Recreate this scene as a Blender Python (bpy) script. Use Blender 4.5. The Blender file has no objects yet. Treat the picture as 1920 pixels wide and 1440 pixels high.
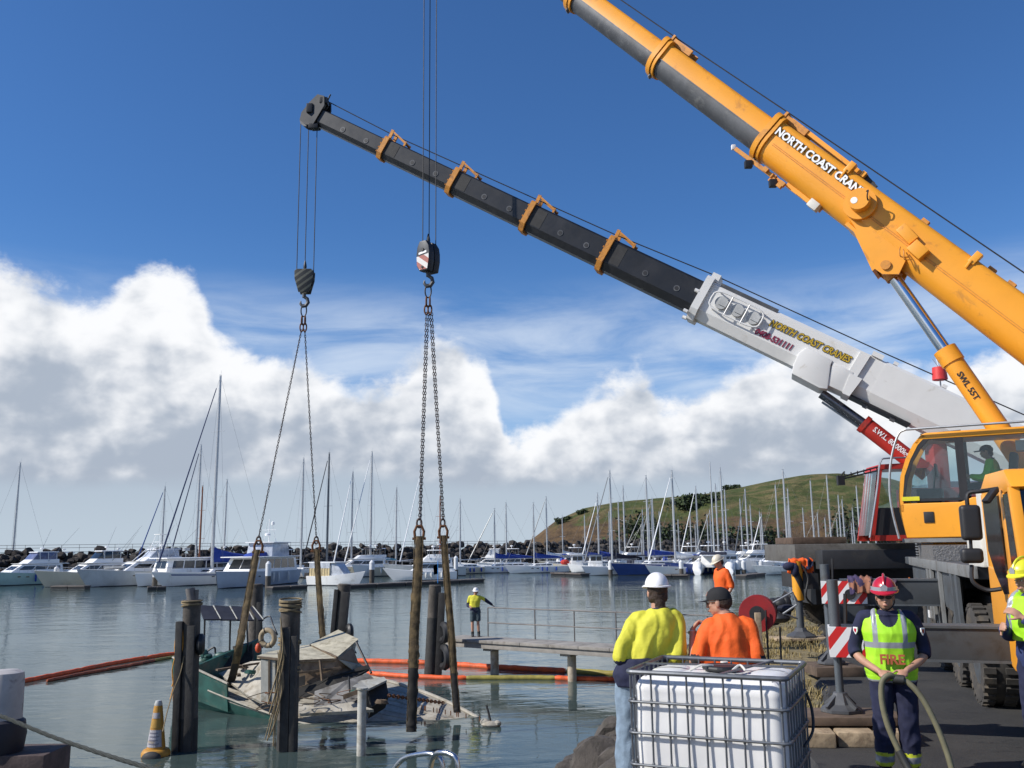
import bpy, bmesh, math, random
from mathutils import Vector as V, Matrix, noise
R = math.radians
random.seed(7)
scene = bpy.context.scene
C = scene.collection

# ---------------------------------------------------------------- camera
FP = 1700.0                       # focal length in photograph pixels (1920 wide)
CAMZ = 4.5
PITCH, ROLL = R(10.14), R(-0.7)
cam_d = bpy.data.cameras.new('camera'); cam_d.sensor_width = 36; cam_d.lens = 36 * FP / 1920
cam_d.clip_start = .1; cam_d.clip_end = 20000
cam = bpy.data.objects.new('camera', cam_d); C.objects.link(cam)
CM = Matrix.Rotation(math.pi / 2 + PITCH, 4, 'X') @ Matrix.Rotation(ROLL, 4, 'Z')
cam.matrix_world = Matrix.Translation((0, 0, CAMZ)) @ CM
scene.camera = cam
CR = CM.to_3x3()
def ray(u, v): return CR @ V(((u - 960) / FP, (720 - v) / FP, -1))
def P(u, v, Y):
    r = ray(u, v); return V((0, 0, CAMZ)) + r * (Y / r.y)
def G(u, v, z=0.0):
    r = ray(u, v); return V((0, 0, CAMZ)) + r * ((z - CAMZ) / r.z)
def proj(p):
    q = CR.transposed() @ (V(p) - V((0, 0, CAMZ)))
    return 960 + FP * q.x / -q.z, 720 - FP * q.y / -q.z
def PX(X, Y, z=2.35): return proj((X, Y, z))

# ---------------------------------------------------------------- sun, sky
SUN = V((-0.74, -0.20, 0.64)).normalized()         # towards the sun: from the left, a little behind us
sd = bpy.data.lights.new('sun', 'SUN'); sd.energy = 4.8; sd.angle = R(.55); sd.color = (1, .95, .87)
so = bpy.data.objects.new('sun', sd); C.objects.link(so)
so.rotation_euler = (-SUN).to_track_quat('-Z', 'Y').to_euler(); so.location = (-40, 10, 60)
world = bpy.data.worlds.new('World'); scene.world = world; world.use_nodes = True
vs = scene.view_settings
vs.view_transform = 'Standard'; vs.look = 'None'; vs.gamma = 1; vs.exposure = 0.18; vs.use_curve_mapping = False

def azel(u, v):
    r = ray(u, v).normalized(); return math.atan2(r.x, r.y), math.asin(r.z)

class NT:
    def __init__(s, nt): s.nt = nt; s.n = nt.nodes; s.l = nt.links; s.n.clear()
    def new(s, t, **k):
        x = s.n.new(t)
        for a, b in k.items(): setattr(x, a, b)
        return x
    def put(s, sock, val):
        if isinstance(val, bpy.types.NodeSocket): s.l.new(val, sock)
        else: sock.default_value = val
    def math(s, op, a, b=None, c=None, clamp=False):
        x = s.new('ShaderNodeMath', operation=op, use_clamp=clamp)
        s.put(x.inputs[0], a)
        if b is not None: s.put(x.inputs[1], b)
        if c is not None: s.put(x.inputs[2], c)
        return x.outputs[0]
    def mix(s, f, a, b, bt='MIX'):
        x = s.new('ShaderNodeMix', data_type='RGBA', blend_type=bt)
        s.put(x.inputs[0], f); s.put(x.inputs[6], a); s.put(x.inputs[7], b)
        return x.outputs[2]
    def noise(s, vec, scale, detail=6, rough=.55, dist=0, dim='3D'):
        x = s.new('ShaderNodeTexNoise', noise_dimensions=dim)
        if vec is not None: s.l.new(vec, x.inputs['Vector'])
        x.inputs['Scale'].default_value = scale; x.inputs['Detail'].default_value = detail
        x.inputs['Roughness'].default_value = rough; x.inputs['Distortion'].default_value = dist
        return x.outputs['Fac']
    def sstep(s, x, lo, hi):
        m = s.new('ShaderNodeMapRange', interpolation_type='SMOOTHSTEP')
        s.put(m.inputs[0], x); m.inputs[1].default_value = lo; m.inputs[2].default_value = hi
        m.inputs[3].default_value = 0; m.inputs[4].default_value = 1
        return m.outputs[0]
    def lin(s, x, lo, hi, a=0., b=1.):
        m = s.new('ShaderNodeMapRange'); s.put(m.inputs[0], x)
        m.inputs[1].default_value = lo; m.inputs[2].default_value = hi
        m.inputs[3].default_value = a; m.inputs[4].default_value = b
        return m.outputs[0]
    def comb(s, x, y, z):
        c = s.new('ShaderNodeCombineXYZ'); s.put(c.inputs[0], x); s.put(c.inputs[1], y); s.put(c.inputs[2], z)
        return c.outputs[0]
    def curve(s, x, pts):
        c = s.new('ShaderNodeFloatCurve'); s.put(c.inputs[1], x)
        cv = c.mapping.curves[0]
        while len(cv.points) < len(pts): cv.points.new(.5, .5)
        for p, (a, b) in zip(cv.points, pts): p.location = (a, b); p.handle_type = 'AUTO_CLAMPED'
        c.mapping.update()
        return c.outputs[0]

def build_world():
    t = NT(world.node_tree)
    out = t.new('ShaderNodeOutputWorld'); bg = t.new('ShaderNodeBackground')
    sky = t.new('ShaderNodeTexSky', sky_type='NISHITA')
    sky.sun_disc = False; sky.sun_elevation = math.asin(SUN.z)
    sky.sun_rotation = math.atan2(SUN.x, SUN.y); sky.altitude = 0; sky.air_density = 1.0
    sky.dust_density = .3; sky.ozone_density = 3.0
    # deepen the blue the way the photograph's camera did
    skyc = t.mix(1.0, sky.outputs[0], (.52, .87, 1.27, 1), 'MULTIPLY')
    tc = t.new('ShaderNodeTexCoord'); sp = t.new('ShaderNodeSeparateXYZ'); t.l.new(tc.outputs['Generated'], sp.inputs[0])
    az = t.math('ARCTAN2', sp.outputs[0], sp.outputs[1]); el = t.math('ARCSINE', sp.outputs[2])
    pts = [(-300, 540), (-120, 490), (0, 490), (90, 525), (170, 555), (230, 520), (300, 492), (360, 520), (395, 590), (440, 650), (500, 665),
           (560, 655), (620, 705), (690, 715), (760, 690), (830, 632), (890, 655), (930, 740), (965, 815), (1010, 800),
           (1080, 745), (1140, 700), (1200, 692), (1260, 742), (1330, 735), (1390, 690), (1450, 672), (1520, 690), (1620, 700), (1760, 690),
           (1900, 640), (2060, 600), (2240, 640)]
    A0, A1, E1 = -.72, .72, .5
    cp = []
    for u, v in pts:
        a, e = azel(u, v); cp.append(((a - A0) / (A1 - A0), e / E1))
    bound = t.math('MULTIPLY', t.curve(t.lin(az, A0, A1), cp), E1)
    q = t.comb(az, t.math('MULTIPLY', el, 1.35), 0.0)
    def cn(off, sc, det, ro=.55):
        m = t.new('ShaderNodeVectorMath', operation='ADD'); t.l.new(q, m.inputs[0]); m.inputs[1].default_value = off
        return t.noise(m.outputs[0], sc, det, ro, .15)
    base = t.math('ADD', .078, t.math('MULTIPLY', t.math('SUBTRACT', cn((5, 9, 0), 5, 5), .5), .05))
    n1 = cn((0, 0, 0), 8, 6, .5); n1s = cn((-.030, .030, 0), 8, 4, .45); n1l = cn((0, 0, 0), 8, 4, .45)
    n2 = cn((3, 1, 0), 26, 10, .62); n2l = cn((3, 1, 0), 22, 4, .5); n2s = cn((3 - .012, 1 + .012, 0), 22, 4, .5)
    d = t.math('DIVIDE', t.math('SUBTRACT', bound, el), .035)
    d = t.math('ADD', d, t.math('MULTIPLY', t.math('SUBTRACT', n1, .5), 2.3))
    d = t.math('ADD', d, t.math('MULTIPLY', t.math('SUBTRACT', n2, .5), 1.7))
    alpha = t.sstep(d, -.20, .58)
    depth = t.sstep(d, .1, 3.0)
    # relief lighting towards the sun, paler towards the tops
    rel = t.math('ADD', t.math('MULTIPLY', t.math('SUBTRACT', n1l, n1s), 1.9), t.math('MULTIPLY', t.math('SUBTRACT', n2l, n2s), 1.25))
    big = cn((8.35, 4.1, 0), 4.6, 4)
    hgt = t.math('DIVIDE', t.math('SUBTRACT', el, base), t.math('MAXIMUM', t.math('SUBTRACT', bound, base), .02), clamp=True)
    lit = t.math('ADD', t.math('ADD', .20, rel), t.math('MULTIPLY', t.math('SUBTRACT', big, .5), 1.9))
    lit = t.math('ADD', lit, t.math('MULTIPLY', hgt, .72))
    lit = t.math('SUBTRACT', lit, t.math('MULTIPLY', depth, .19))
    lit = t.sstep(lit, -.15, 1.0)
    ccol = t.mix(lit, (.37, .425, .51, 1), (.86, .87, .89, 1))
    # flat bases: below them paler, even haze
    hz = t.sstep(t.math('SUBTRACT', base, el), -.006, .018)
    hcol = t.mix(t.sstep(el, 0.0, .09), (.45, .53, .61, 1), (.40, .475, .565, 1))
    # thin high cloud
    qs = t.comb(t.math('MULTIPLY', az, 2.2), t.math('MULTIPLY', el, 10.0), 0.0)
    ci = t.noise(qs, 2.0, 7, .6, .5)
    band = t.math('MULTIPLY', t.sstep(el, .10, .17), t.math('SUBTRACT', 1.0, t.sstep(el, .22, .30)))
    cir = t.math('MULTIPLY', t.math('MULTIPLY', t.sstep(ci, .26, .70), band), .62)
    bgs = t.mix(1.0, skyc, (SKYK, SKYK, SKYK, 1), 'MULTIPLY')
    pale = t.math('MULTIPLY', t.math('SUBTRACT', 1.0, t.sstep(el, .02, .36)), .30)
    c0 = t.mix(pale, bgs, (.36, .53, .78, 1))
    c1 = t.mix(cir, c0, (.72, .79, .87, 1))
    c2 = t.mix(alpha, c1, ccol)
    c3 = t.mix(hz, c2, hcol)
    low = t.math('LESS_THAN', el, 0.0)
    c4 = t.mix(low, c3, (.10, .14, .16, 1))
    t.l.new(c4, bg.inputs[0]); bg.inputs[1].default_value = 1.0
    t.l.new(bg.outputs[0], out.inputs[0])
SKYK = .087
build_world()

# ---------------------------------------------------------------- materials
MATS = {}
def mat(name, col, rough=.6, metal=0., var=.18, scale=3., bump=0., bscale=25., spec=.5, dirt=None, dscale=2., damt=.5, coat=0.):
    if name in MATS: return MATS[name]
    m = bpy.data.materials.new(name); m.use_nodes = True; t = NT(m.node_tree)
    out = t.new('ShaderNodeOutputMaterial'); b = t.new('ShaderNodeBsdfPrincipled'); t.l.new(b.outputs[0], out.inputs[0])
    tc = t.new('ShaderNodeTexCoord'); o = tc.outputs['Object']
    n = t.noise(o, scale, 7, .62, .3)
    f = t.sstep(n, .25, .75)
    c = t.mix(f, tuple(x * (1 - var) for x in col) + (1,), tuple(min(1, x * (1 + var)) for x in col) + (1,))
    if dirt:
        dn = t.noise(o, dscale, 9, .68, .6)
        df = t.math('MULTIPLY', t.sstep(dn, .62 - damt * .3, .70), .85)
        c = t.mix(df, c, tuple(dirt) + (1,))
    t.l.new(c, b.inputs['Base Color'])
    rr = t.math('ADD', rough - .08, t.math('MULTIPLY', t.noise(o, scale * 3.1, 5, .6), .18), clamp=True)
    t.l.new(rr, b.inputs['Roughness'])
    b.inputs['Metallic'].default_value = metal; b.inputs['Specular IOR Level'].default_value = spec
    if coat: b.inputs['Coat Weight'].default_value = coat; b.inputs['Coat Roughness'].default_value = .12
    if bump:
        bp = t.new('ShaderNodeBump'); bp.inputs['Strength'].default_value = min(1, bump); bp.inputs['Distance'].default_value = .02
        t.l.new(t.noise(o, bscale, 6, .6), bp.inputs['Height']); t.l.new(bp.outputs[0], b.inputs['Normal'])
    MATS[name] = m; return m

def mat_custom(name, fn):
    if name in MATS: return MATS[name]
    m = bpy.data.materials.new(name); m.use_nodes = True; t = NT(m.node_tree)
    out = t.new('ShaderNodeOutputMaterial'); fn(t, out); MATS[name] = m; return m

# ---------------------------------------------------------------- mesh helpers
WM = {}
def frame(o, x, y, z):
    return Matrix(((x[0], y[0], z[0], o[0]), (x[1], y[1], z[1], o[1]), (x[2], y[2], z[2], o[2]), (0, 0, 0, 1)))
def basis(d):
    d = V(d).normalized(); a = V((0, 0, 1)) if abs(d.z) < .9 else V((1, 0, 0))
    x = a.cross(d).normalized(); return x, d.cross(x).normalized(), d

class MB:
    def __init__(s, M=None): s.v = []; s.f = []; s.mi = []; s.M = M; s.cur = 0
    def add(s, vs, fs):
        k = len(s.v); M = s.M
        s.v += [tuple(M @ V(p)) for p in vs] if M is not None else [tuple(p) for p in vs]
        s.f += [tuple(i + k for i in f) for f in fs]; s.mi += [s.cur] * len(fs)
        return s
    def box(s, c, d, rot=None):
        c = V(c); h = V(d) / 2; vs = []
        for z in (-1, 1):
            for y in (-1, 1):
                for x in (-1, 1):
                    p = V((x * h.x, y * h.y, z * h.z))
                    if rot is not None: p = rot @ p
                    vs.append(c + p)
        return s.add(vs, [(0, 2, 3, 1), (4, 5, 7, 6), (0, 1, 5, 4), (2, 6, 7, 3), (0, 4, 6, 2), (1, 3, 7, 5)])
    def bx(s, x0, x1, y0, y1, z0, z1):
        return s.box(((x0 + x1) / 2, (y0 + y1) / 2, (z0 + z1) / 2), (abs(x1 - x0), abs(y1 - y0), abs(z1 - z0)))
    def beam(s, p0, p1, w, h, up=(0, 0, 1)):
        p0 = V(p0); p1 = V(p1); d = (p1 - p0); L = d.length; d.normalize()
        y = V(up).cross(d)
        if y.length < 1e-4: y = V((1, 0, 0)).cross(d)
        y.normalize(); z = d.cross(y)
        return s.box((p0 + p1) / 2, (L, w, h), Matrix((d, y, z)).transposed())
    def loft(s, rings, cap=True, closed=True):
        n = len(rings[0]); vs = [p for r in rings for p in r]; fs = []
        for i in range(len(rings) - 1):
            for j in range(n if closed else n - 1):
                a = i * n + j; b = i * n + (j + 1) % n
                fs.append((a, b, b + n, a + n))
        if cap and closed:
            fs.append(tuple(range(n - 1, -1, -1))); k = (len(rings) - 1) * n; fs.append(tuple(range(k, k + n)))
        return s.add(vs, fs)
    def tube(s, pts, r, n=8, cap=True, closed=False, sq=None):
        pts = [V(p) for p in pts]; m = len(pts)
        rs = r if isinstance(r, (list, tuple)) else [r] * m
        rings = []; x = None
        for i, p in enumerate(pts):
            if closed: d = pts[(i + 1) % m] - pts[i - 1]
            else: d = pts[min(i + 1, m - 1)] - pts[max(i - 1, 0)]
            d.normalize()
            if x is None: x = basis(d)[0]
            x = (x - d * x.dot(d)).normalized(); y = d.cross(x)
            a, b = (1, 1) if sq is None else sq
            rings.append([p + (x * math.cos(2 * math.pi * k / n) * a + y * math.sin(2 * math.pi * k / n) * b) * rs[i] for k in range(n)])
        if closed: rings.append(rings[0])
        return s.loft(rings, cap and not closed)
    def cyl(s, p0, p1, r0, r1=None, n=14):
        return s.tube([p0, p1], [r0, r0 if r1 is None else r1], n)
    def lathe(s, prof, M=None, n=20):
        rings = []
        for r, z in prof:
            rings.append([(M @ V((r * math.cos(2 * math.pi * k / n), r * math.sin(2 * math.pi * k / n), z))) if M is not None
                          else V((r * math.cos(2 * math.pi * k / n), r * math.sin(2 * math.pi * k / n), z)) for k in range(n)])
        return s.loft(rings)
    def prism(s, poly, z0, z1, F=None):
        F = F or Matrix.Identity(4); n = len(poly)
        vs = [F @ V((p[0], p[1], z0)) for p in poly] + [F @ V((p[0], p[1], z1)) for p in poly]
        fs = [tuple(range(n - 1, -1, -1)), tuple(range(n, 2 * n))] + [(i, (i + 1) % n, (i + 1) % n + n, i + n) for i in range(n)]
        return s.add(vs, fs)
    def ell(s, c, r, n=14, m=9, rot=None):
        c = V(c); rings = []
        for i in range(m + 1):
            a = -math.pi / 2 + math.pi * i / m; q = max(.02, math.cos(a)); ring = []
            for k in range(n):
                b = 2 * math.pi * k / n
                p = V((r[0] * q * math.cos(b), r[1] * q * math.sin(b), r[2] * math.sin(a)))
                ring.append(c + (rot @ p if rot is not None else p))
            rings.append(ring)
        return s.loft(rings)
    def torus(s, c, Rm, r, ax=(0, 0, 1), n=20, m=8, sx=1, sy=1):
        x, y, z = basis(ax); c = V(c)
        pts = [c + x * math.cos(2 * math.pi * k / n) * Rm * sx + y * math.sin(2 * math.pi * k / n) * Rm * sy for k in range(n)]
        return s.tube(pts, r, m, closed=True)
    def build(s, name, m, parent=None, smooth=False, bevel=0., local=False, fix=True, seg=2, ang=38):
        me = bpy.data.meshes.new(name)
        vs = s.v
        if parent is not None and not local:
            inv = WM[parent.name].inverted(); vs = [tuple(inv @ V(p)) for p in vs]
        me.from_pydata(vs, [], s.f)
        ms = m if isinstance(m, (list, tuple)) else [m]
        for x in ms: me.materials.append(x)
        if len(ms) > 1: me.polygons.foreach_set('material_index', s.mi)
        if fix or bevel:
            bm = bmesh.new(); bm.from_mesh(me)
            if bevel:
                bmesh.ops.remove_doubles(bm, verts=bm.verts, dist=1e-5)
                bmesh.ops.bevel(bm, geom=bm.edges[:], offset=bevel, segments=seg, affect='EDGES', profile=.6, clamp_overlap=True)
            bmesh.ops.recalc_face_normals(bm, faces=bm.faces); bm.to_mesh(me); bm.free()
        if smooth or bevel:
            me.shade_smooth(); me.set_sharp_from_angle(angle=R(ang))
        return link(name, me, parent)
def link(name, me, parent=None):
    o = bpy.data.objects.new(name, me); C.objects.link(o)
    if parent is not None: o.parent = parent; WM[o.name] = WM[parent.name]
    else: WM[o.name] = Matrix.Identity(4)
    return o
def tag(o, label=None, cat=None, group=None, kind=None):
    if label: o['label'] = label
    if cat: o['category'] = cat
    if group: o['group'] = group
    if kind: o['kind'] = kind
    return o
def thing(name, label, cat, loc=(0, 0, 0), rotz=0., group=None):
    o = bpy.data.objects.new(name, None); C.objects.link(o); o.empty_display_size = .2
    M = Matrix.Translation(V(loc)) @ Matrix.Rotation(rotz, 4, 'Z')
    o.location = V(loc); o.rotation_euler = (0, 0, rotz); WM[o.name] = M
    return tag(o, label, cat, group)
def copy_tree(o, parent=None, M=None):
    c = o.copy(); C.objects.link(c)
    c.parent = parent; WM[c.name] = M if M is not None else WM[parent.name]
    for ch in list(o.children): copy_tree(ch, c, WM[c.name])
    return c
def lerp(a, b, t): return a + (b - a) * t
def smooth(pts, n=6):
    pts = [V(p) for p in pts]; out = []
    for i in range(len(pts) - 1):
        p0, p1, p2, p3 = pts[max(i - 1, 0)], pts[i], pts[i + 1], pts[min(i + 2, len(pts) - 1)]
        for k in range(n):
            t = k / n
            out.append(.5 * ((2 * p1) + (p2 - p0) * t + (2 * p0 - 5 * p1 + 4 * p2 - p3) * t * t + (3 * p1 - p0 - 3 * p2 + p3) * t ** 3))
    out.append(pts[-1]); return out
TMP = bpy.data.scenes.new('scratch')
def bake(o):
    TMP.collection.objects.link(o); vl = TMP.view_layers[0]; vl.update()
    me = bpy.data.meshes.new_from_object(o.evaluated_get(vl.depsgraph)); TMP.collection.objects.unlink(o); return me
def text_mesh(s, size, ext, off=0., shear=0., align='LEFT', spacing=1.):
    cu = bpy.data.curves.new('t', 'FONT'); cu.body = s; cu.size = size; cu.extrude = ext; cu.offset = off; cu.shear = shear
    cu.align_x = align; cu.resolution_u = 3; cu.space_character = spacing
    o = bpy.data.objects.new('t', cu); me = bake(o)
    bpy.data.objects.remove(o); bpy.data.curves.remove(cu); return me
def text(name, s, F, length, ext, m, parent, off=0., shear=0., ysc=1., dx=0., ref=None, spacing=1.):
    """lettering in frame F (x along the words, y up, z out), scaled to a given length"""
    me = text_mesh(s, 1, .01, off, shear, spacing=spacing)
    xs = [v.co.x for v in (ref or me).vertices]; x0, x1 = min(xs), max(xs); k = length / (x1 - x0)
    inv = WM[parent.name].inverted()
    zs = [v.co.z for v in me.vertices]; z0 = min(zs)
    for v in me.vertices:
        p = V(((v.co.x - x0) * k + dx, v.co.y * k * ysc, (v.co.z - z0) / .02 * ext)); v.co = inv @ (F @ p)
    me.materials.append(m)
    return link(name, me, parent)
def remesh(mb, voxel, it=5, M=None):
    """closed pieces fused into one continuous surface"""
    me = bpy.data.meshes.new('r'); me.from_pydata(mb.v, [], mb.f)
    bm = bmesh.new(); bm.from_mesh(me); bmesh.ops.recalc_face_normals(bm, faces=bm.faces); bm.to_mesh(me); bm.free()
    o = bpy.data.objects.new('r', me)
    r = o.modifiers.new('r', 'REMESH'); r.mode = 'VOXEL'; r.voxel_size = voxel
    if it:
        sm = o.modifiers.new('s', 'SMOOTH'); sm.iterations = it; sm.factor = .5
    out = bake(o)
    bpy.data.objects.remove(o); bpy.data.meshes.remove(me)
    out.shade_smooth()
    return out
def wrinkle(me, amt, sc, seed=0, aniso=(1, 1, 1)):
    nr = [v.normal.copy() for v in me.vertices]; co = []
    for v, n_ in zip(me.vertices, nr):
        p = V((v.co.x * aniso[0], v.co.y * aniso[1], v.co.z * aniso[2])) * sc + V((seed, seed * 2, 0))
        r = noise.noise(p * .9 + V((noise.noise(p * .6) * 1.5, 0, 0))); r = (1 - abs(r) * 2.2)          # sharp-ridged folds
        co += list(v.co + n_ * (noise.noise(p) * amt * .7 + r * amt * .45 + noise.noise(p * 2.3) * amt * .4))
    me.vertices.foreach_set('co', co); me.update()
# ================================================================ the setting
def water_fn(t, out):
    tc = t.new('ShaderNodeTexCoord'); o = tc.outputs['Object']
    mp = t.new('ShaderNodeMapping'); t.l.new(o, mp.inputs[0]); mp.inputs['Scale'].default_value = (.55, 1.0, 1); mp.inputs['Rotation'].default_value = (0, 0, R(-8))
    a = t.noise(mp.outputs[0], .55, 3, .5, .4); b = t.noise(mp.outputs[0], 2.3, 5, .55, .6); c = t.noise(mp.outputs[0], .09, 3, .5)
    h = t.math('ADD', t.math('MULTIPLY', a, .75), t.math('MULTIPLY', b, .22))
    patch = t.sstep(c, .35, .65)
    bp = t.new('ShaderNodeBump'); t.l.new(t.lin(patch, 0, 1, .09, .21), bp.inputs['Strength']); bp.inputs['Distance'].default_value = .35
    t.l.new(h, bp.inputs['Height'])
    gl = t.new('ShaderNodeBsdfGlossy'); gl.inputs['Roughness'].default_value = .035; gl.inputs['Color'].default_value = (.92, .96, .96, 1)
    t.l.new(bp.outputs[0], gl.inputs['Normal'])
    df = t.new('ShaderNodeBsdfDiffuse'); t.l.new(t.mix(patch, (.060, .092, .090, 1), (.075, .108, .104, 1)), df.inputs[0])
    tr = t.new('ShaderNodeBsdfTransparent'); tr.inputs[0].default_value = (.50, .62, .52, 1)
    m1 = t.new('ShaderNodeMixShader'); m1.inputs[0].default_value = .66
    t.l.new(tr.outputs[0], m1.inputs[1]); t.l.new(df.outputs[0], m1.inputs[2])
    fr = t.new('ShaderNodeFresnel'); fr.inputs[0].default_value = 1.33; t.l.new(bp.outputs[0], fr.inputs['Normal'])
    m2 = t.new('ShaderNodeMixShader'); t.l.new(t.math('MULTIPLY', fr.outputs[0], .95, clamp=True), m2.inputs[0])
    t.l.new(m1.outputs[0], m2.inputs[1]); t.l.new(gl.outputs[0], m2.inputs[2]); t.l.new(m2.outputs[0], out.inputs[0])
m_water = mat_custom('water', water_fn)
m_floor = mat('seabed', (.030, .040, .026), .95, var=.3, scale=.3)
mb = MB(); S = 9000
mb.add([(-S, -60, 0), (S, -60, 0), (S, S, 0), (-S, S, 0)], [(0, 1, 2, 3)])
tag(mb.build('water', m_water), kind='structure')
mb = MB(); mb.add([(-S, -60, -2.6), (S, -60, -2.6), (S, S, -2.6), (-S, S, -2.6)], [(0, 1, 2, 3)])
tag(mb.build('sea_floor', m_floor), kind='structure')

# ---- ground: quay bank with a shoreline, a worn asphalt road on it
GZ = 2.35
SHORE = [(.1, 5.0), (.35, 8.0), (.6, 9.2), (1.5, 11), (1.95, 12.5), (2.2, 13.5), (2.8, 16), (3.9, 20), (5.0, 24), (6.6, 28.5), (9.3, 32), (14, 38), (24, 50), (60, 80)]
def shore_x(y):
    for (x0, y0), (x1, y1) in zip(SHORE, SHORE[1:]):
        if y0 <= y <= y1: return lerp(x0, x1, (y - y0) / (y1 - y0))
    return SHORE[0][0] if y < SHORE[0][1] else SHORE[-1][0]
def dirt_fn(t, out):
    b = t.new('ShaderNodeBsdfPrincipled'); t.l.new(b.outputs[0], out.inputs[0])
    o = t.new('ShaderNodeTexCoord').outputs['Object']
    n = t.noise(o, .8, 8, .65); n2 = t.noise(o, 9, 6, .6)
    c = t.mix(t.sstep(n, .35, .65), (.20, .155, .075, 1), (.12, .105, .062, 1))
    c = t.mix(t.sstep(n2, .45, .7), c, (.27, .215, .11, 1))
    t.l.new(c, b.inputs['Base Color']); b.inputs['Roughness'].default_value = .95
    bp = t.new('ShaderNodeBump'); bp.inputs['Strength'].default_value = .6; bp.inputs['Distance'].default_value = .05
    t.l.new(n2, bp.inputs['Height']); t.l.new(bp.outputs[0], b.inputs['Normal'])
m_dirt = mat_custom('dry_earth', dirt_fn)
mb = MB(); ys = [-12 + i * .8 for i in range(0, 105)]; offs = [-2.6, -1.9, -1.2, -.6, -.15, .3, 1, 2, 3.5, 6, 10, 16, 30, 60, 120, 400]
grid = []
for y in ys:
    row = []
    for o_ in offs:
        x = shore_x(y) + o_
        z = GZ if o_ >= .3 else lerp(-1.0, GZ, max(0, (o_ + 2.6) / 2.9) ** .8)
        nz = noise.noise(V((x * .5, y * .5, 0))) * .10 + noise.noise(V((x * 1.7, y * 1.7, 3))) * .04
        row.append((x, y, z + (nz if o_ < 3 else nz * .3) - .05))
    grid.append(row)
n = len(offs); mb.add([p for r in grid for p in r], [(i * n + j, i * n + j + 1, (i + 1) * n + j + 1, (i + 1) * n + j) for i in range(len(ys) - 1) for j in range(n - 1)])
ground = tag(mb.build('ground', m_dirt, smooth=True), kind='structure')
def road_fn(t, out):
    b = t.new('ShaderNodeBsdfPrincipled'); t.l.new(b.outputs[0], out.inputs[0])
    o = t.new('ShaderNodeTexCoord').outputs['Object']
    n = t.noise(o, .9, 8, .65); n2 = t.noise(o, 60, 5, .7); n3 = t.noise(o, 2.6, 8, .7, 1.2)
    c = t.mix(t.sstep(n, .3, .7), (.018, .018, .019, 1), (.036, .035, .034, 1))
    c = t.mix(t.sstep(n2, .5, .75), c, (.098, .094, .088, 1))
    c = t.mix(t.math('MULTIPLY', t.sstep(n3, .56, .66), .7), c, (.009, .009, .010, 1))
    t.l.new(c, b.inputs['Base Color']); t.l.new(t.lin(n3, .3, .7, .95, .72), b.inputs['Roughness'])
    bp = t.new('ShaderNodeBump'); bp.inputs['Strength'].default_value = .8; bp.inputs['Distance'].default_value = .012
    t.l.new(n2, bp.inputs['Height']); t.l.new(bp.outputs[0], b.inputs['Normal'])
m_road = mat_custom('asphalt', road_fn)
mb = MB(); rows = []
for i in range(0, 60):
    y = -10 + i * .8
    e = max(shore_x(y) + 1.2, 3.6 + (y - 11) * .33 if y > 10 else 3.0 - (10 - y) * .25) + noise.noise(V((y * .7, 0, 5))) * .35 + noise.noise(V((y * 2.3, 0, 9))) * .12
    rows.append([(e + d_, y, GZ + .035 + (0 if k else -.10)) for k, d_ in enumerate((-.12, .0, 1.5, 4, 8, 14, 30, 80))])
n = 8; mb.add([p for r in rows for p in r], [(i * n + j, i * n + j + 1, (i + 1) * n + j + 1, (i + 1) * n + j) for i in range(len(rows) - 1) for j in range(n - 1)])
tag(mb.build('road', m_road), kind='structure')

# ---- dry grass on the bank, weeds between road and rocks
m_grass = mat('dry_grass', (.25, .195, .085), .9, var=.45, scale=1.2, dirt=(.11, .12, .04), dscale=.8, damt=.4)
mb = MB()
for i in range(15000):
    y = random.uniform(12.6, 31); x0 = shore_x(y) - .25
    xe = 3.75 + (y - 11) * .33
    x = random.uniform(x0, max(xe, x0 + .9))
    if noise.noise(V((x * .9, y * .9, 0))) + .5 * noise.noise(V((x * 2.5, y * 2.5, 4))) < -.08: continue
    h = random.uniform(.04, .19) * (1.2 if random.random() < .1 else .8); a = random.uniform(0, 6.28); l = random.uniform(.1, .9) * h
    w = random.uniform(.006, .013); d = V((math.cos(a), math.sin(a), 0)); sdv = V((-d.y, d.x, 0)) * w; p = V((x, y, GZ - .08))
    q = p + d * l * .4 + V((0, 0, h * .7)); e = p + d * l + V((0, 0, h * .95))
    mb.add([p - sdv, p + sdv, q + sdv * .8, q - sdv * .8, e], [(0, 1, 2, 3), (3, 2, 4)])
tag(mb.build('dry_grass', m_grass, fix=False), 'dry straw coloured grass growing on the bank above the rocks', 'grass', kind='stuff')

# ---- rocks: shared meshes
def rock_mesh(seed, name='rock', blocky=0., sub=2):
    bm = bmesh.new(); bmesh.ops.create_icosphere(bm, subdivisions=sub, radius=1)
    rnd = random.Random(seed); pl = [(V((rnd.uniform(-1, 1), rnd.uniform(-1, 1), rnd.uniform(-1, 1))).normalized(), rnd.uniform(.5, .85)) for _ in range(11)]
    if blocky: pl = [(V(a), rnd.uniform(.55, .7)) for a in ((1, 0, 0), (-1, 0, 0), (0, 1, 0), (0, -1, 0), (0, 0, 1), (0, 0, -1))] + pl[:3]
    for v in bm.verts:
        for nrm, dd in pl:
            k = v.co.dot(nrm)
            if k > dd: v.co -= nrm * (k - dd)
        v.co *= 1 + .07 * noise.noise(v.co * 2.2 + V((seed, 0, 0))) + (.05 * noise.noise(v.co * 6 + V((0, seed, 0))) if sub > 2 else 0)
    me = bpy.data.meshes.new(name); bm.to_mesh(me); bm.free()
    me.shade_smooth(); me.set_sharp_from_angle(angle=R(24)); return me
m_rock = mat('shore_rock', (.070, .060, .052), .92, var=.5, scale=2.2, bump=.7, bscale=9, dirt=(.05, .045, .035), dscale=1.5)
rocks = [rock_mesh(i, sub=3) for i in range(7)]
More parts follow.
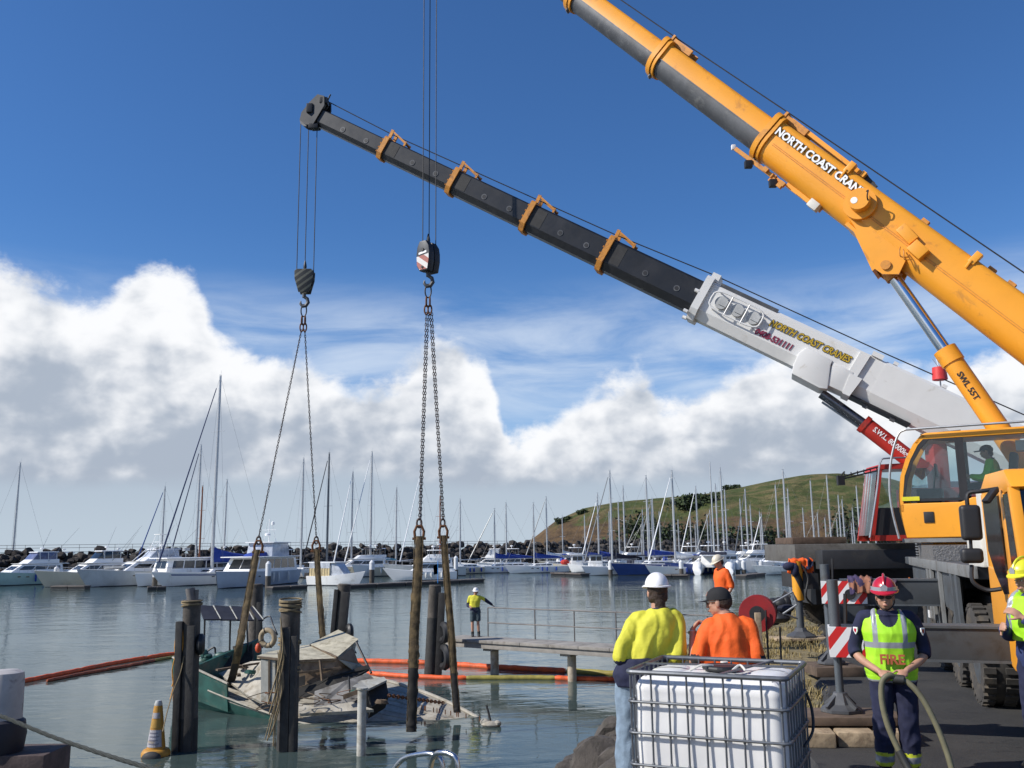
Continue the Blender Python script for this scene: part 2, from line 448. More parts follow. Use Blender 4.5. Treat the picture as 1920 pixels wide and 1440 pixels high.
for me in rocks: me.materials.append(m_rock)
emb = MB()
bank = thing('rock_embankment', None, None); bank['kind'] = 'structure'
k = 0
for i in range(210):
    y = random.uniform(7.5, 33); t_ = random.uniform(0, 1)
    x = shore_x(y) - 1.7 * t_ + .1; z = lerp(GZ - .2, -.15, t_ ** .9)
    s = random.uniform(.2, .5)
    if abs(y - 28.5) < .0: continue
    o = link('rock', random.choice(rocks), bank); o.location = (x, y, z)
    o.scale = (s * random.uniform(.8, 1.3), s, s * random.uniform(.6, .9)); o.rotation_euler = (random.uniform(-.5, .5), random.uniform(-.5, .5), random.uniform(0, 6.3))

for u_, v_, Y_, s_ in ((1082, 1432, 11.6, .26), (1108, 1404, 12.2, .30), (1132, 1432, 11.2, .24), (1158, 1408, 11.9, .26), (1174, 1430, 11.0, .22), (1100, 1450, 11.0, .32), (1066, 1448, 11.4, .22), (1146, 1386, 12.5, .2), (1150, 1378, 12.6, .3), (1122, 1452, 10.6, .4), (1182, 1392, 11.6, .26), (1165, 1450, 10.5, .35)):
    p = P(u_, v_ + 8, Y_); o = link('rock', rocks[int(u_) % 7], bank); o.location = p; o.scale = (s_ * 1.15, s_, s_ * .85); o.rotation_euler = (u_ * .3, v_ * .2, u_)
# ---- breakwater of dark concrete blocks and boulders
def bw_mat(t, out):
    b = t.new('ShaderNodeBsdfPrincipled'); t.l.new(b.outputs[0], out.inputs[0])
    tc = t.new('ShaderNodeTexCoord'); oi = t.new('ShaderNodeObjectInfo')
    n = t.noise(tc.outputs['Object'], 2.2, 8, .65)
    c = t.mix(oi.outputs['Random'], (.014, .014, .016, 1), (.052, .045, .040, 1))
    c = t.mix(t.sstep(n, .4, .7), c, (.085, .068, .055, 1)); t.l.new(c, b.inputs['Base Color']); b.inputs['Roughness'].default_value = .95
    bp = t.new('ShaderNodeBump'); bp.inputs['Strength'].default_value = .7; bp.inputs['Distance'].default_value = .1
    t.l.new(n, bp.inputs['Height']); t.l.new(bp.outputs[0], b.inputs['Normal'])
m_bw = mat_custom('breakwater_rock', bw_mat)
bwr = [rock_mesh(40 + i, 'rock', blocky=1) for i in range(4)] + [rock_mesh(60 + i) for i in range(4)]
for me in bwr: me.materials.append(m_bw)
bw = thing('breakwater', 'long breakwater of dark jumbled rocks behind the moored boats', 'breakwater')
BWL = [P(-260, 1040, 150), P(300, 1040, 158), P(700, 1040, 178), P(1020, 1040, 215), P(1180, 1040, 238), P(1420, 1040, 250)]
def bw_pt(t):
    t = max(0, min(.9999, t)) * (len(BWL) - 1); i = int(t); return BWL[i].lerp(BWL[i + 1], t - i)
mb = MB(); core = []
for i in range(61):
    p = bw_pt(i / 60); q = bw_pt(min(1, i / 60 + .01)) - bw_pt(max(0, i / 60 - .01)); q.z = 0; q.normalize(); nrm = V((-q.y, q.x, 0))
    h = 3.9 + .3 * noise.noise(V((i * .6, 0, 0)))
    core.append([V((p.x, p.y, 0)) + nrm * a + V((0, 0, z)) for a, z in ((-8, -1.5), (-3.0, h - 1.6), (-1.2, h), (5, h), (13, -1.5))])
n = 5; mb.add([p for r in core for p in r], [(i * n + j, i * n + j + 1, (i + 1) * n + j + 1, (i + 1) * n + j) for i in range(60) for j in range(n - 1)])
mb.build('core', m_bw, bw)
rest = MB(); ico = bmesh.new()
cnt = 0
rn = random.Random(3)
for row, (off, zz, s0, s1, num) in enumerate(((-.8, 4.05, .62, 1.05, 165), (-2.0, 3.4, .65, 1.1, 133), (-2.9, 2.9, .6, 1.0, 190), (-4.0, 2.3, .6, 1.0, 190), (-5.0, 1.5, .6, 1.0, 190), (-6.0, .6, .6, .9, 190))):
    for i in range(num):
        t_ = (i + rn.uniform(-.35, .35)) / num; p = bw_pt(t_); q = bw_pt(min(1, t_ + .01)) - bw_pt(max(0, t_ - .01)); q.z = 0; q.normalize(); nrm = V((-q.y, q.x, 0))
        s = rn.uniform(s0, s1) * (1 + .35 * t_); loc = V((p.x, p.y, 0)) + nrm * (off + rn.uniform(-.6, .6)) + V((0, 0, zz + rn.uniform(-.5, .45) + (1.0 * t_ if row == 0 else .5 * t_)))
        me = rn.choice(bwr[:4]) if rn.random() < (.65 if t_ < .5 else .35) else rn.choice(bwr)
        rot = (rn.uniform(-.5, .5), rn.uniform(-.5, .5), rn.uniform(0, 6.3)); sc = (s * rn.uniform(.9, 1.4), s, s * rn.uniform(.75, 1.05))
        cnt += 1
        if cnt <= 298:
            o = link('rock', me, bw); o.location = loc; o.rotation_euler = rot; o.scale = sc
        else:
            from mathutils import Euler
            M = Matrix.LocRotScale(loc, Euler(rot), V(sc)); rest.add([M @ v.co for v in me.vertices], [tuple(p_.vertices) for p_ in me.polygons])
rr = rest.build('rubble', m_bw, bw, fix=False); rr['kind'] = 'stuff'
# handrail along the breakwater walk
m_galv = mat('galvanised_steel', (.42, .43, .44), .45, .85, var=.15, scale=6)
m_galvd = mat('weathered_pipe', (.15, .14, .135), .6, .4, var=.2, scale=6)
rail = thing('handrail', 'thin metal handrail running along the top of the breakwater', 'handrail')
for hh in (.55, 1.05):
    mb = MB(); mb.tube([V((bw_pt(i / 40).x, bw_pt(i / 40).y + 3.2, 4.6 + hh)) for i in range(0, 23)], .035, 5); mb.build('rail', m_galvd, rail)
for i in range(0, 45):
    p = bw_pt(i / 80); mb = MB(); mb.cyl((p.x, p.y + 3.2, 3.4), (p.x, p.y + 3.2, 5.66), .035, n=5); mb.build('post', m_galvd, rail)

# ---- the green headland
def hill_fn(t, out):
    b = t.new('ShaderNodeBsdfPrincipled'); t.l.new(b.outputs[0], out.inputs[0])
    o = t.new('ShaderNodeTexCoord').outputs['Object']; sp = t.new('ShaderNodeSeparateXYZ'); t.l.new(o, sp.inputs[0])
    n = t.noise(o, .022, 8, .6, .8); n2 = t.noise(o, .16, 8, .7); n3 = t.noise(o, .055, 6, .65, 1.5)
    c = t.mix(t.sstep(n2, .3, .7), (.050, .066, .022, 1), (.088, .106, .040, 1))
    c = t.mix(t.math('MULTIPLY', t.sstep(n3, .44, .62), .80), c, (.17, .135, .068, 1))
    c = t.mix(t.sstep(n, .55, .68), c, (.030, .046, .016, 1))
    low = t.math('SUBTRACT', t.math('ADD', 14.0, t.math('MULTIPLY', t.math('SUBTRACT', n3, .5), 22)), sp.outputs[2])
    brown = t.mix(t.sstep(n2, .35, .65), (.15, .098, .052, 1), (.072, .052, .036, 1))
    c = t.mix(t.sstep(low, -2.5, 3.5), c, brown)
    t.l.new(c, b.inputs['Base Color']); b.inputs['Roughness'].default_value = 1; b.inputs['Specular IOR Level'].default_value = .1
    bp = t.new('ShaderNodeBump'); bp.inputs['Strength'].default_value = 1; bp.inputs['Distance'].default_value = 2.2
    t.l.new(n2, bp.inputs['Height']); t.l.new(bp.outputs[0], b.inputs['Normal'])
m_hill = mat_custom('hill_grass', hill_fn)
HY = 400.0
ridge = [(950, 1038), (972, 1020), (1000, 1006), (1018, 992), (1042, 974), (1085, 955), (1135, 946), (1210, 937), (1285, 928), (1335, 922), (1385, 912), (1440, 900), (1500, 890), (1540, 889), (1580, 893), (1620, 901), (1680, 916), (1760, 938), (1850, 958), (2000, 990), (2200, 1000)]
RX = [(P(u, v, HY).x, P(u, v, HY).z) for u, v in ridge]
def ridge_z(x):
    if x <= RX[0][0]: return -3
    for (x0, z0), (x1, z1) in zip(RX, RX[1:]):
        if x <= x1: return lerp(z0, z1, (x - x0) / (x1 - x0))
    return RX[-1][1]
def hillz(x, y):
    f = math.sin(max(0, min(1, (y - 285) / (HY - 285))) * math.pi / 2) ** .8 if y <= HY else math.cos(min(1, (y - HY) / 150) * math.pi / 2) ** .7
    z = ridge_z(x) * f
    g = noise.noise(V((x * .02, y * .02, 0))) * 5 + noise.noise(V((x * .07, y * .07, 4))) * 1.6 + noise.noise(V((x * .2, y * .2, 7))) * .5
    return z + g * min(1, f * 1.5) * (1 - f ** 6 * .92) * min(1, max(0, z) / 12) - .6
mb = MB(); NX, NY = 190, 46; pts = []
for j in range(NY):
    tt = j / (NY - 1); y = 285 + tt * 260
    for i in range(NX):
        x = RX[0][0] - 3 + (RX[-1][0] - RX[0][0] + 6) * i / (NX - 1)
        pts.append((x, y, hillz(x, y)))
mb.add(pts, [(j * NX + i, j * NX + i + 1, (j + 1) * NX + i + 1, (j + 1) * NX + i) for j in range(NY - 1) for i in range(NX - 1)])
tag(mb.build('hill', m_hill, smooth=True, fix=False), kind='structure')
# shrubs on the headland
def on_hill(u, v):
    y = 288.
    while y < 402:
        p = P(u, v, y)
        if p.z <= hillz(p.x, p.y): return p
        y += .7
    p = P(u, v, HY); p.z = hillz(p.x, p.y); return p
m_leaf = mat('shrub_leaf', (.028, .044, .014), .9, var=.5, scale=.4)
m_bark = mat('shrub_bark', (.06, .05, .04), .9)
def bush(name, label, u, v, Y, rx, rz, nleaf, group=None, sink=.3, plant=False):
    p = P(u, v, Y); p = on_hill(u, v) if plant else p; t = thing(name, label, 'shrub' if name == 'shrub' else 'tree', (p.x, p.y, p.z + (.05 * rz if plant else -rz * sink)), 0, group)
    mb = MB(); mb.cyl((0, 0, -rz * .8), (0, 0, rz * .5), rx * .06, rx * .03, 6)
    for k in range(4):
        a = k * 1.6; mb.cyl((0, 0, 0), (math.cos(a) * rx * .5, math.sin(a) * rx * .4, rz * .5), rx * .03, rx * .015, 5)
    mb.build('stem', m_bark, t, local=True)
    mb = MB(); rnd = random.Random(int(u * 7 + v))
    cl = [V((rnd.gauss(0, .45) * rx, rnd.gauss(0, .4) * rx * .7, rnd.uniform(0, .85) * rz)) for _ in range(max(5, nleaf // 40))]
    for k in range(nleaf):
        c = rnd.choice(cl) + V((rnd.gauss(0, .2) * rx, rnd.gauss(0, .2) * rx, rnd.gauss(0, .18) * rz)); c.z = max(c.z, -.2 * rz)
        s = rnd.uniform(.05, .12) * min(rx, 6) + .15; n_ = V((rnd.uniform(-1, 1), rnd.uniform(-1, 1), rnd.uniform(-.3, 1))).normalized(); x, y, _ = basis(n_)
        mb.add([c - x * s, c + y * s * .7, c + x * s, c - y * s * .7], [(0, 1, 2, 3)])
    mb.build('foliage', m_leaf, t, local=True, fix=False)
for a in ((1300, 948, 372, 7, 3.4), (1318, 940, 378, 6, 3.2), (1283, 956, 366, 5, 3), (1308, 945, 366, 6, 3.2), (1292, 953, 366, 6, 3), (1048, 982, 396, 3, 1.8), (1064, 975, 398, 2, 1.3), (1091, 964, 398, 2.6, 1.6), (1365, 910, 398, 3, 1.8), (1378, 907, 398, 2.2, 1.4)):
    bush('shrub', 'dark green shrub crowding the gully on the headland' if 940 < a[1] < 960 and a[0] > 1200 else 'small dark shrub standing on the headland ridge', *a, 420, 'shrubs on the headland', plant=True)
for a in ((1190, 1004, 292, 7, 9), (1215, 1008, 290, 6, 7), (1300, 1012, 290, 9, 8), (1340, 1012, 290, 9, 7), (1385, 1016, 290, 8, 6), (1600, 1000, 292, 9, 12), (1625, 1004, 292, 7, 10), (1255, 1016, 288, 6, 5), (1430, 1018, 290, 8, 5)):
    bush('tree', 'dark tree standing at the foot of the green headland', *a, 700, 'trees at the foot of the headland')
# ================================================================ the two cranes
m_yel = mat('crane_yellow', (.80, .325, .018), .42, var=.07, scale=.8, coat=.15, dirt=(.52, .21, .025), dscale=2.3, damt=.20, bump=.06, bscale=3)
m_yel2 = mat('worn_yellow', (.62, .25, .03), .6, var=.25, scale=5, dirt=(.16, .07, .03), dscale=5, damt=.6)
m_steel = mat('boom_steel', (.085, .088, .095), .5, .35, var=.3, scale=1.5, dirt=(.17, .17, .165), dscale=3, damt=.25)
m_blk = mat('boom_black', (.0085, .0095, .0125), .40, .0, var=.35, scale=.9, dirt=(.022, .022, .025), dscale=1.4, damt=.5)
m_white = mat('crane_white', (.69, .69, .68), .42, var=.04, scale=1.5, dirt=(.52, .49, .44), dscale=1.2, damt=.10)
m_red = mat('crane_red', (.44, .030, .020), .45, var=.12, scale=2, dirt=(.2, .03, .02), damt=.3)
m_chrome = mat('chrome_rod', (.75, .77, .80), .12, 1., var=.05)
m_grey = mat('carrier_grey', (.072, .082, .092), .55, var=.15, scale=2, dirt=(.055, .052, .048), dscale=3, damt=.5)
m_bgrey = mat('beam_grey', (.050, .056, .062), .55, var=.15, scale=2, dirt=(.03, .028, .026), dscale=3, damt=.5)
m_lgrey = mat('deck_grey', (.17, .175, .175), .6, var=.15, scale=2, dirt=(.10, .085, .07), dscale=3, damt=.4)
m_dark = mat('underbody', (.022, .022, .023), .7, var=.3)
m_tyre = mat('tyre_rubber', (.050, .046, .042), .9, var=.3, scale=5, dirt=(.13, .105, .075), dscale=4, damt=.5)
m_rub = mat('black_rubber', (.016, .016, .018), .5, var=.2)
m_alu = mat('chequer_plate', (.22, .21, .20), .5, .6, var=.2, scale=14, bump=.8, bscale=30)
m_rope = mat('wire_rope', (.028, .028, .030), .6, .3, var=.2)
m_ltxt = mat('white_lettering', (.80, .80, .80), .5, var=.04)
m_ktxt = mat('black_lettering', (.015, .015, .015), .5, var=.05)
m_gold = mat('gold_lettering', (.50, .34, .03), .5, var=.08)
m_mar = mat('maroon_lettering', (.22, .012, .05), .5, var=.05)
m_tan = mat('pale_panel', (.60, .58, .53), .5, var=.05)
def glass_fn(tint, k):
    def fn(t, out):
        g = t.new('ShaderNodeBsdfGlossy'); g.inputs['Roughness'].default_value = .03; g.inputs['Color'].default_value = (.9, .95, .95, 1)
        tr = t.new('ShaderNodeBsdfTransparent'); tr.inputs[0].default_value = tint
        lw = t.new('ShaderNodeFresnel'); lw.inputs[0].default_value = 1.5
        n = t.noise(t.new('ShaderNodeTexCoord').outputs['Object'], 1.3, 4)
        mx = t.new('ShaderNodeMixShader'); t.l.new(t.math('ADD', t.math('MULTIPLY', lw.outputs[0], 1.2), t.math('MULTIPLY', n, k), clamp=True), mx.inputs[0])
        t.l.new(tr.outputs[0], mx.inputs[1]); t.l.new(g.outputs[0], mx.inputs[2]); t.l.new(mx.outputs[0], out.inputs[0])
    return fn
m_glass = mat_custom('tinted_glass', glass_fn((.86, .92, .92, 1), .05))
m_dglass = mat('dark_glass', (.015, .018, .022), .08, var=.2, spec=.8)
def stripe_fn(t, out):
    b = t.new('ShaderNodeBsdfPrincipled'); t.l.new(b.outputs[0], out.inputs[0])
    sp = t.new('ShaderNodeSeparateXYZ'); t.l.new(t.new('ShaderNodeTexCoord').outputs['Object'], sp.inputs[0])
    q = t.math('ADD', t.math('SUBTRACT', t.math('MULTIPLY', sp.outputs[0], .952), t.math('MULTIPLY', sp.outputs[1], .305)), t.math('MULTIPLY', sp.outputs[2], -.8))
    f = t.math('GREATER_THAN', t.math('FRACT', t.math('ADD', t.math('MULTIPLY', q, 4.4), .35)), .5)
    c = t.mix(f, (.72, .72, .72, 1), (.55, .018, .018, 1)); t.l.new(c, b.inputs['Base Color']); b.inputs['Roughness'].default_value = .5
m_stripe = mat_custom('hazard_stripes', stripe_fn)
def bstripe_fn(t, out):
    b = t.new('ShaderNodeBsdfPrincipled'); t.l.new(b.outputs[0], out.inputs[0])
    sp = t.new('ShaderNodeSeparateXYZ'); t.l.new(t.new('ShaderNodeTexCoord').outputs['Object'], sp.inputs[0])
    q = t.math('ADD', sp.outputs[0], t.math('MULTIPLY', sp.outputs[2], .42))
    f = t.math('GREATER_THAN', t.math('FRACT', t.math('MULTIPLY', q, 3.0)), .52)
    c = t.mix(f, (.70, .30, .015, 1), (.018, .018, .018, 1)); t.l.new(c, b.inputs['Base Color']); b.inputs['Roughness'].default_value = .5
m_bstripe = mat_custom('yellow_black_stripes', bstripe_fn)

def line_tip(a, b, hook):
    """point of the camera plane through the picture line a-b that lies plumb above hook"""
    lo, hi = -1.0, 3.0
    f = lambda s: P(lerp(a[0], b[0], s), lerp(a[1], b[1], s), hook.y).x - hook.x
    for _ in range(60):
        m = (lo + hi) / 2
        if f(lo) * f(m) <= 0: hi = m
        else: lo = m
    s = (lo + hi) / 2; return P(lerp(a[0], b[0], s), lerp(a[1], b[1], s), hook.y)
class Boom:
    def __init__(s, o, tip):
        s.o = V(o); s.tip = V(tip); s.b = (s.tip - s.o); s.L = s.b.length; s.b.normalize()
        s.n = V((0, 0, 1)).cross(s.b).normalized()
        if s.n.dot(V((0, 0, 0)) - s.o) < 0: s.n = -s.n
        s.u = s.n.cross(s.b).normalized()
        if s.u.z < 0: s.u = -s.u
        s.h = V((s.b.x, s.b.y, 0)).normalized()
    def pt(s, t, sn=0., su=0.): return s.o + s.b * t + s.n * sn + s.u * su
    def t_of(s, u):
        lo, hi = -8., s.L + 3
        for _ in range(60):
            m = (lo + hi) / 2
            if proj(s.pt(m))[0] > u: lo = m
            else: hi = m
        return (lo + hi) / 2
    def onplane(s, u, v, sn=0.):
        r = ray(u, v); c = V((0, 0, CAMZ)); nn = V((s.n.x, s.n.y, 0)).normalized()
        k = (s.o + s.n * sn - c).dot(nn) / r.dot(nn); return c + r * k
    def sect(s, mb, poly, t0, t1, k1=1.):
        mb.loft([[s.pt(t0, x, y) for x, y in poly], [s.pt(t1, x * k1, y * k1) for x, y in poly]])
def egg(hw, h, part='all', n=12):
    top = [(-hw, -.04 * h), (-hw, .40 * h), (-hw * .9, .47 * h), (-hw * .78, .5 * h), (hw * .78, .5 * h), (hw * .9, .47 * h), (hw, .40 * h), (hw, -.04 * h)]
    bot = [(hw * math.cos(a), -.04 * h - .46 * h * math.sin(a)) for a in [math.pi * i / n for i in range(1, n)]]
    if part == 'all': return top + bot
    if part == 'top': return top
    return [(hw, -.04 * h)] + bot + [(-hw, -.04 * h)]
def hexs(hw, h):
    return [(-hw * .62, -.5 * h), (-hw, -.27 * h), (-hw, .44 * h), (-hw * .88, .5 * h), (hw * .88, .5 * h), (hw, .44 * h), (hw, -.27 * h), (hw * .62, -.5 * h)]

# ---------------- yellow crane ----------------
yc = thing('mobile_crane', 'yellow mobile crane with raised yellow telescopic boom and glazed cab', 'crane', (9.05, 17.4, GZ))
ca = V((.305, .952, 0)).normalized(); cs = V((-.952, .305, 0)).normalized(); C1 = V((9.05, 17.4, 0))
def K(l, s, z): return C1 + ca * l + cs * s + V((0, 0, z))
KF = Matrix((tuple(ca), tuple(cs), (0, 0, 1))).transposed()
def kbox(mb, l0, l1, s0, s1, z0, z1): return mb.box(K((l0 + l1) / 2, (s0 + s1) / 2, (z0 + z1) / 2), (abs(l1 - l0), abs(s1 - s0), abs(z1 - z0)), KF)
HOOKB = P(803, 485, 24.2)
LA, LB = (1920, 621), (1432, 257)
ytip = line_tip(LA, LB, HOOKB)
yb = Boom(P(*LA, 17.0), ytip)
tc1 = yb.t_of(1437); tc2 = yb.t_of(1236); tc3 = yb.t_of(1078)
mb = MB(); yb.sect(mb, egg(.43, 1.04), -4.6, tc1, .90); base = mb.build('boom_base', m_yel, yc, smooth=True)
secs = [(tc1, tc2, .345, .80), (tc2, tc3, .305, .70), (tc3, yb.L - 1.2, .27, .61)]
for t0, t1, hw, h in secs:
    mb = MB(); yb.sect(mb, egg(hw, h, 'top'), t0 - .1, t1); mb.build('boom_section', m_yel, yc, smooth=True)
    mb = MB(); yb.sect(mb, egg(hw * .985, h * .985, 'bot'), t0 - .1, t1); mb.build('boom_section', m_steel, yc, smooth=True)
    mb = MB(); yb.sect(mb, [(hw * .99, -.05 * h), (hw * .99, -.02 * h), (hw + .012, -.02 * h), (hw + .012, -.05 * h)], t0, t1); mb.build('weld_seam', m_steel, yc)
for tt, hw, h in ((tc1, .42, 1.0), (tc2, .375, .86), (tc3, .335, .76)):
    mb = MB(); yb.sect(mb, [(x, y + .02) for x, y in egg(hw * 1.10, h * 1.12)], tt - .13, tt + .0)
    yb.sect(mb, [(x, y + .02) for x, y in egg(hw * 1.05, h * 1.07)], tt - .24, tt - .16)
    mb.build('boom_collar', m_yel, yc, smooth=True)
    mb = MB(); yb.sect(mb, [(-.22, h * .5), (-.22, h * .5 + .20), (.22, h * .5 + .20), (.22, h * .5)], tt - .10, tt - .04)
    yb.sect(mb, [(-.20, h * .5), (-.20, h * .5 + .15), (-.15, h * .5 + .15), (-.15, h * .5)], tt - .75, tt - .1); yb.sect(mb, [(.20, h * .5), (.20, h * .5 + .15), (.15, h * .5 + .15), (.15, h * .5)], tt - .75, tt - .1)
    mb.build('rope_guide', m_yel2, yc)
    for k in range(3):
        mb = MB(); p = yb.pt(tt - .06 - .05 * k, .1 * (k - 1), -h * .58); mb.cyl(p, p + yb.u * .10, .035, n=8); mb.build('bolt', m_steel, yc)
# side line, hub, pads, access arm, small fittings
mb = MB()
for su in (-.085, -.045): yb.sect(mb, [(.40, su), (.40, su + .012), (.436, su + .012), (.436, su)], -4.6, tc1 - .4, .94)
mb.build('cable', m_yel2, yc)
hub_t = yb.t_of(1619)
mb = MB(); p = yb.pt(hub_t, .38, .02); mb.cyl(p, p + yb.n * .12, .335, n=32); hub = mb.build('hub', m_yel, yc, smooth=True)
mb = MB(); mb.cyl(p + yb.n * .12 + yb.u * .02, p + yb.n * .36 + yb.u * .02, .215, n=28); mb.build('hub_drum', m_yel, hub, smooth=True)
mb = MB(); mb.cyl(p + yb.n * .36 - yb.u * .05 + yb.b * .05, p + yb.n * .365 - yb.u * .05 + yb.b * .05, .07, n=14); mb.build('badge', m_ltxt, hub)
mb = MB(); mb.tube(smooth([p + yb.n * .3 + yb.u * .2, p + yb.n * .42 + yb.u * .26 - yb.b * .05, p + yb.n * .42 + yb.u * .16 - yb.b * .12, p + yb.n * .3 + yb.u * .08 - yb.b * .2]), .014, 6); mb.build('hose', m_rub, hub)
mb = MB(); a0 = yb.t_of(1452); a1 = yb.t_of(1588)
for sn in (-.15, .15): mb.beam(yb.pt(a0, sn, .62), yb.pt(a1, sn, .56), .05, .09, yb.u)
mb.beam(yb.pt(a1, -.2, .56), yb.pt(a1, .3, .56), .09, .12, yb.u); mb.beam(yb.pt(a1, .12, .45), yb.pt(a1, .12, .6), .1, .1)
mb.build('access_arm', m_yel, yc)
mb = MB(); mb.beam(yb.pt(a1 + .1, .15, .58), yb.pt(yb.t_of(1612), .15, .50), .06, .1, yb.u); mb.build('arm_damper', m_rub, yc)
for uu, w in ((1570, .16), (1797, .20)):
    tt = yb.t_of(uu); mb = MB(); mb.beam(yb.pt(tt, .36, .36), yb.pt(tt, .36, .62), .16, .14, yb.b); mb.beam(yb.pt(tt, .40, .24), yb.pt(tt + .02, .42, .42), .05, .10, yb.n); mb.build('bracket', m_yel, yc, bevel=.012)
for uu in (1600, 1700, 1822, 1858):
    tt = yb.t_of(uu); mb = MB(); mb.beam(yb.pt(tt, .1, .50), yb.pt(tt, .1, .58), .12, .16, yb.b); mb.build('pad', m_yel2, yc)
# box and hoses near the lift cylinder
tt = yb.t_of(1712); mb = MB(); mb.beam(yb.pt(tt + .35, .46, .12), yb.pt(tt - .05, .46, .06), .14, .22, yb.u); mb.build('junction_box', m_yel, yc, bevel=.01)
mb = MB(); tt = yb.t_of(1722); mb.beam(yb.pt(tt + .05, .50, -.02), yb.pt(tt - .28, .50, -.05), .22, .26, yb.u); mb.build('junction_box', m_yel, yc, bevel=.01)
rn = random.Random(5)
mb = MB()
for k in range(2):
    q = [yb.pt(tt + .2 - .09 * k + rn.uniform(-.05, .05), .47, -.18), yb.pt(tt + .15 - .09 * k, .54, -.28 + rn.uniform(-.05, .05)), yb.pt(tt + .05 - .09 * k, .53, -.33), yb.pt(tt - .05 - .08 * k, .46, -.24)]
    mb.tube(smooth(q, 4), .013, 5)
mb.build('hose', m_yel2, yc, smooth=True)
# work lamps hanging under the head of the base section
tt = tc1 - .25
mb = MB(); mb.beam(yb.pt(tt + .55, .25, -.60), yb.pt(tt - .6, .25, -.58), .08, .09, yb.u); mb.build('lamp_bar', m_yel2, yc)
for d_ in (.02, -.75):
    mb = MB(); q = yb.pt(tt + d_, .3, -.70); mb.box(q, (.17, .14, .17)); mb.build('work_lamp', m_rub, yc, bevel=.02)
mb = MB(); mb.box(yb.pt(tt + .62, .25, -.6), (.10, .08, .12)); mb.build('work_lamp', m_ltxt, yc, bevel=.02)
mb = MB(); rn = random.Random(2)
for k in range(7): mb.box(yb.pt(tt - .35 - rn.uniform(0, .6), .2 + rn.uniform(-.1, .15), -.58 + rn.uniform(-.08, .05)), (.12, .1, .1), yb_rot := Matrix((tuple(yb.b), tuple(yb.n), tuple(yb.u))).transposed())
mb.build('valve_block', m_yel2, yc)
mb = MB(); yb.sect(mb, [(-.06, -.56), (-.06, -.44), (.06, -.44), (.06, -.56)], yb.t_of(1570), tt - .9); mb.build('slide_rail', m_yel, yc)
mb = MB(); mb.box(yb.pt(yb.t_of(1563), .2, -.53), (.24, .2, .18), yb_rot); mb.build('slide_pad', m_tan, yc, bevel=.01)
# bracket and lift cylinder
def bp2(u, v):
    q = yb.onplane(u, v) - yb.o; return (q.dot(yb.b), q.dot(yb.u))
poly = [bp2(*q) for q in ((1590, 405), (1612, 440), (1646, 512), (1660, 522), (1690, 522), (1702, 498), (1700, 440))]
mb = MB()
for sn in (-.36, .30): mb.prism(poly, sn, sn + .06, frame(yb.o, yb.b, yb.u, yb.n))
mb.prism([bp2(*q) for q in ((1596, 425), (1612, 440), (1646, 512), (1641, 516), (1607, 444), (1590, 430))], -.36, .36, frame(yb.o, yb.b, yb.u, yb.n))
mb.build('lift_bracket', m_yel, yc)
c0 = yb.onplane(1672, 514); c1 = yb.onplane(1772, 657); c2 = yb.onplane(1905, 850)
mb = MB(); mb.cyl(c0, c1, .125, n=24); mb.build('lift_rod', m_chrome, yc, smooth=True)
mb = MB(); d_ = (c2 - c1).normalized()
mb.cyl(c1, c2 + d_ * .6, .20, n=28); mb.cyl(c1 - d_ * .02, c1 + d_ * .30, .225, n=28); barrel = mb.build('lift_cylinder', m_yel, yc, smooth=True)
mb = MB(); mb.cyl(c0 - d_ * .12 - yb.n * .38, c0 - d_ * .12 + yb.n * .40, .10, n=16); mb.cyl(c0 - d_ * .1 , c0 + d_ * .12, .17, n=16); mb.build('pivot_pin', m_yel2, yc, smooth=True)
# lettering on cylinder and boom
up_c = yb.n.cross(d_).normalized(); up_c = up_c if up_c.x > 0 else -up_c
text('lettering', 'SWL 55T', frame(c1 + d_ * .55 + yb.n * .203 - up_c * .075, d_, up_c, yb.n), .62, .006, m_ktxt, yc, off=.02)
a0 = yb.t_of(1454); a1 = yb.t_of(1618)
F = frame(yb.pt(a0, .4225, .15), -yb.b, yb.u, yb.n)
words = 'NORTH COAST CRANES'; ref = text_mesh(words, 1, .01)
text('lettering_outline', words, F, a0 - a1, .006, m_ktxt, yc, off=.07, ysc=1.0, ref=ref, dx=.0)
F2 = frame(yb.pt(a0, .4305, .15), -yb.b, yb.u, yb.n)
text('lettering', words, F2, a0 - a1, .006, m_ltxt, yc, off=.036, ysc=1.0, ref=ref)
# hoist rope along the boom, head sheaves
mb = MB(); mb.tube([yb.pt(-4.2, .05, .95), yb.pt(tc1, .05, .72), yb.pt(tc2, .05, .62), yb.pt(tc3, .05, .56), yb.pt(yb.L, .05, .5)], .015, 6); mb.build('hoist_rope', m_rope, yc)
mb = MB(); mb.beam(yb.pt(yb.L - 1.3), yb.pt(yb.L + .2), .6, .75, yb.u); mb.build('boom_head', m_yel, yc, bevel=.04)
# --- superstructure
bn = yb.n.copy(); bn.z = 0; bn.normalize(); bh = yb.h
piv = yb.pt(-4.4)
SC = V((9.05, 17.4, 0))
Rh = Matrix((tuple(-bh), tuple(-bn), (0, 0, 1))).transposed()     # x back, y away from the camera, z up
def hbox(mb, x0, x1, y0, y1, z0, z1): return mb.box(SC + Rh @ V(((x0 + x1) / 2, (y0 + y1) / 2, (z0 + z1) / 2)), (x1 - x0, y1 - y0, z1 - z0), Rh)
mb = MB(); mb.cyl((9.05, 17.4, 4.1), (9.05, 17.4, 4.42), 1.05, n=32); mb.build('slew_ring', m_dark, yc, smooth=True)
mb = MB(); hbox(mb, -1.2, 4.2, -.55, .95, 4.42, 4.95); mb.build('slew_platform', m_yel, yc, bevel=.03)
mb = MB()
for y in (-.62, .56): mb.prism([(1.2, 4.9), (4.3, 4.9), (4.5, 6.1), (4.0, 6.4), (3.4, 6.2), (2.0, 5.3)], y, y + .08, frame(SC, -bh, V((0, 0, 1)), bn))
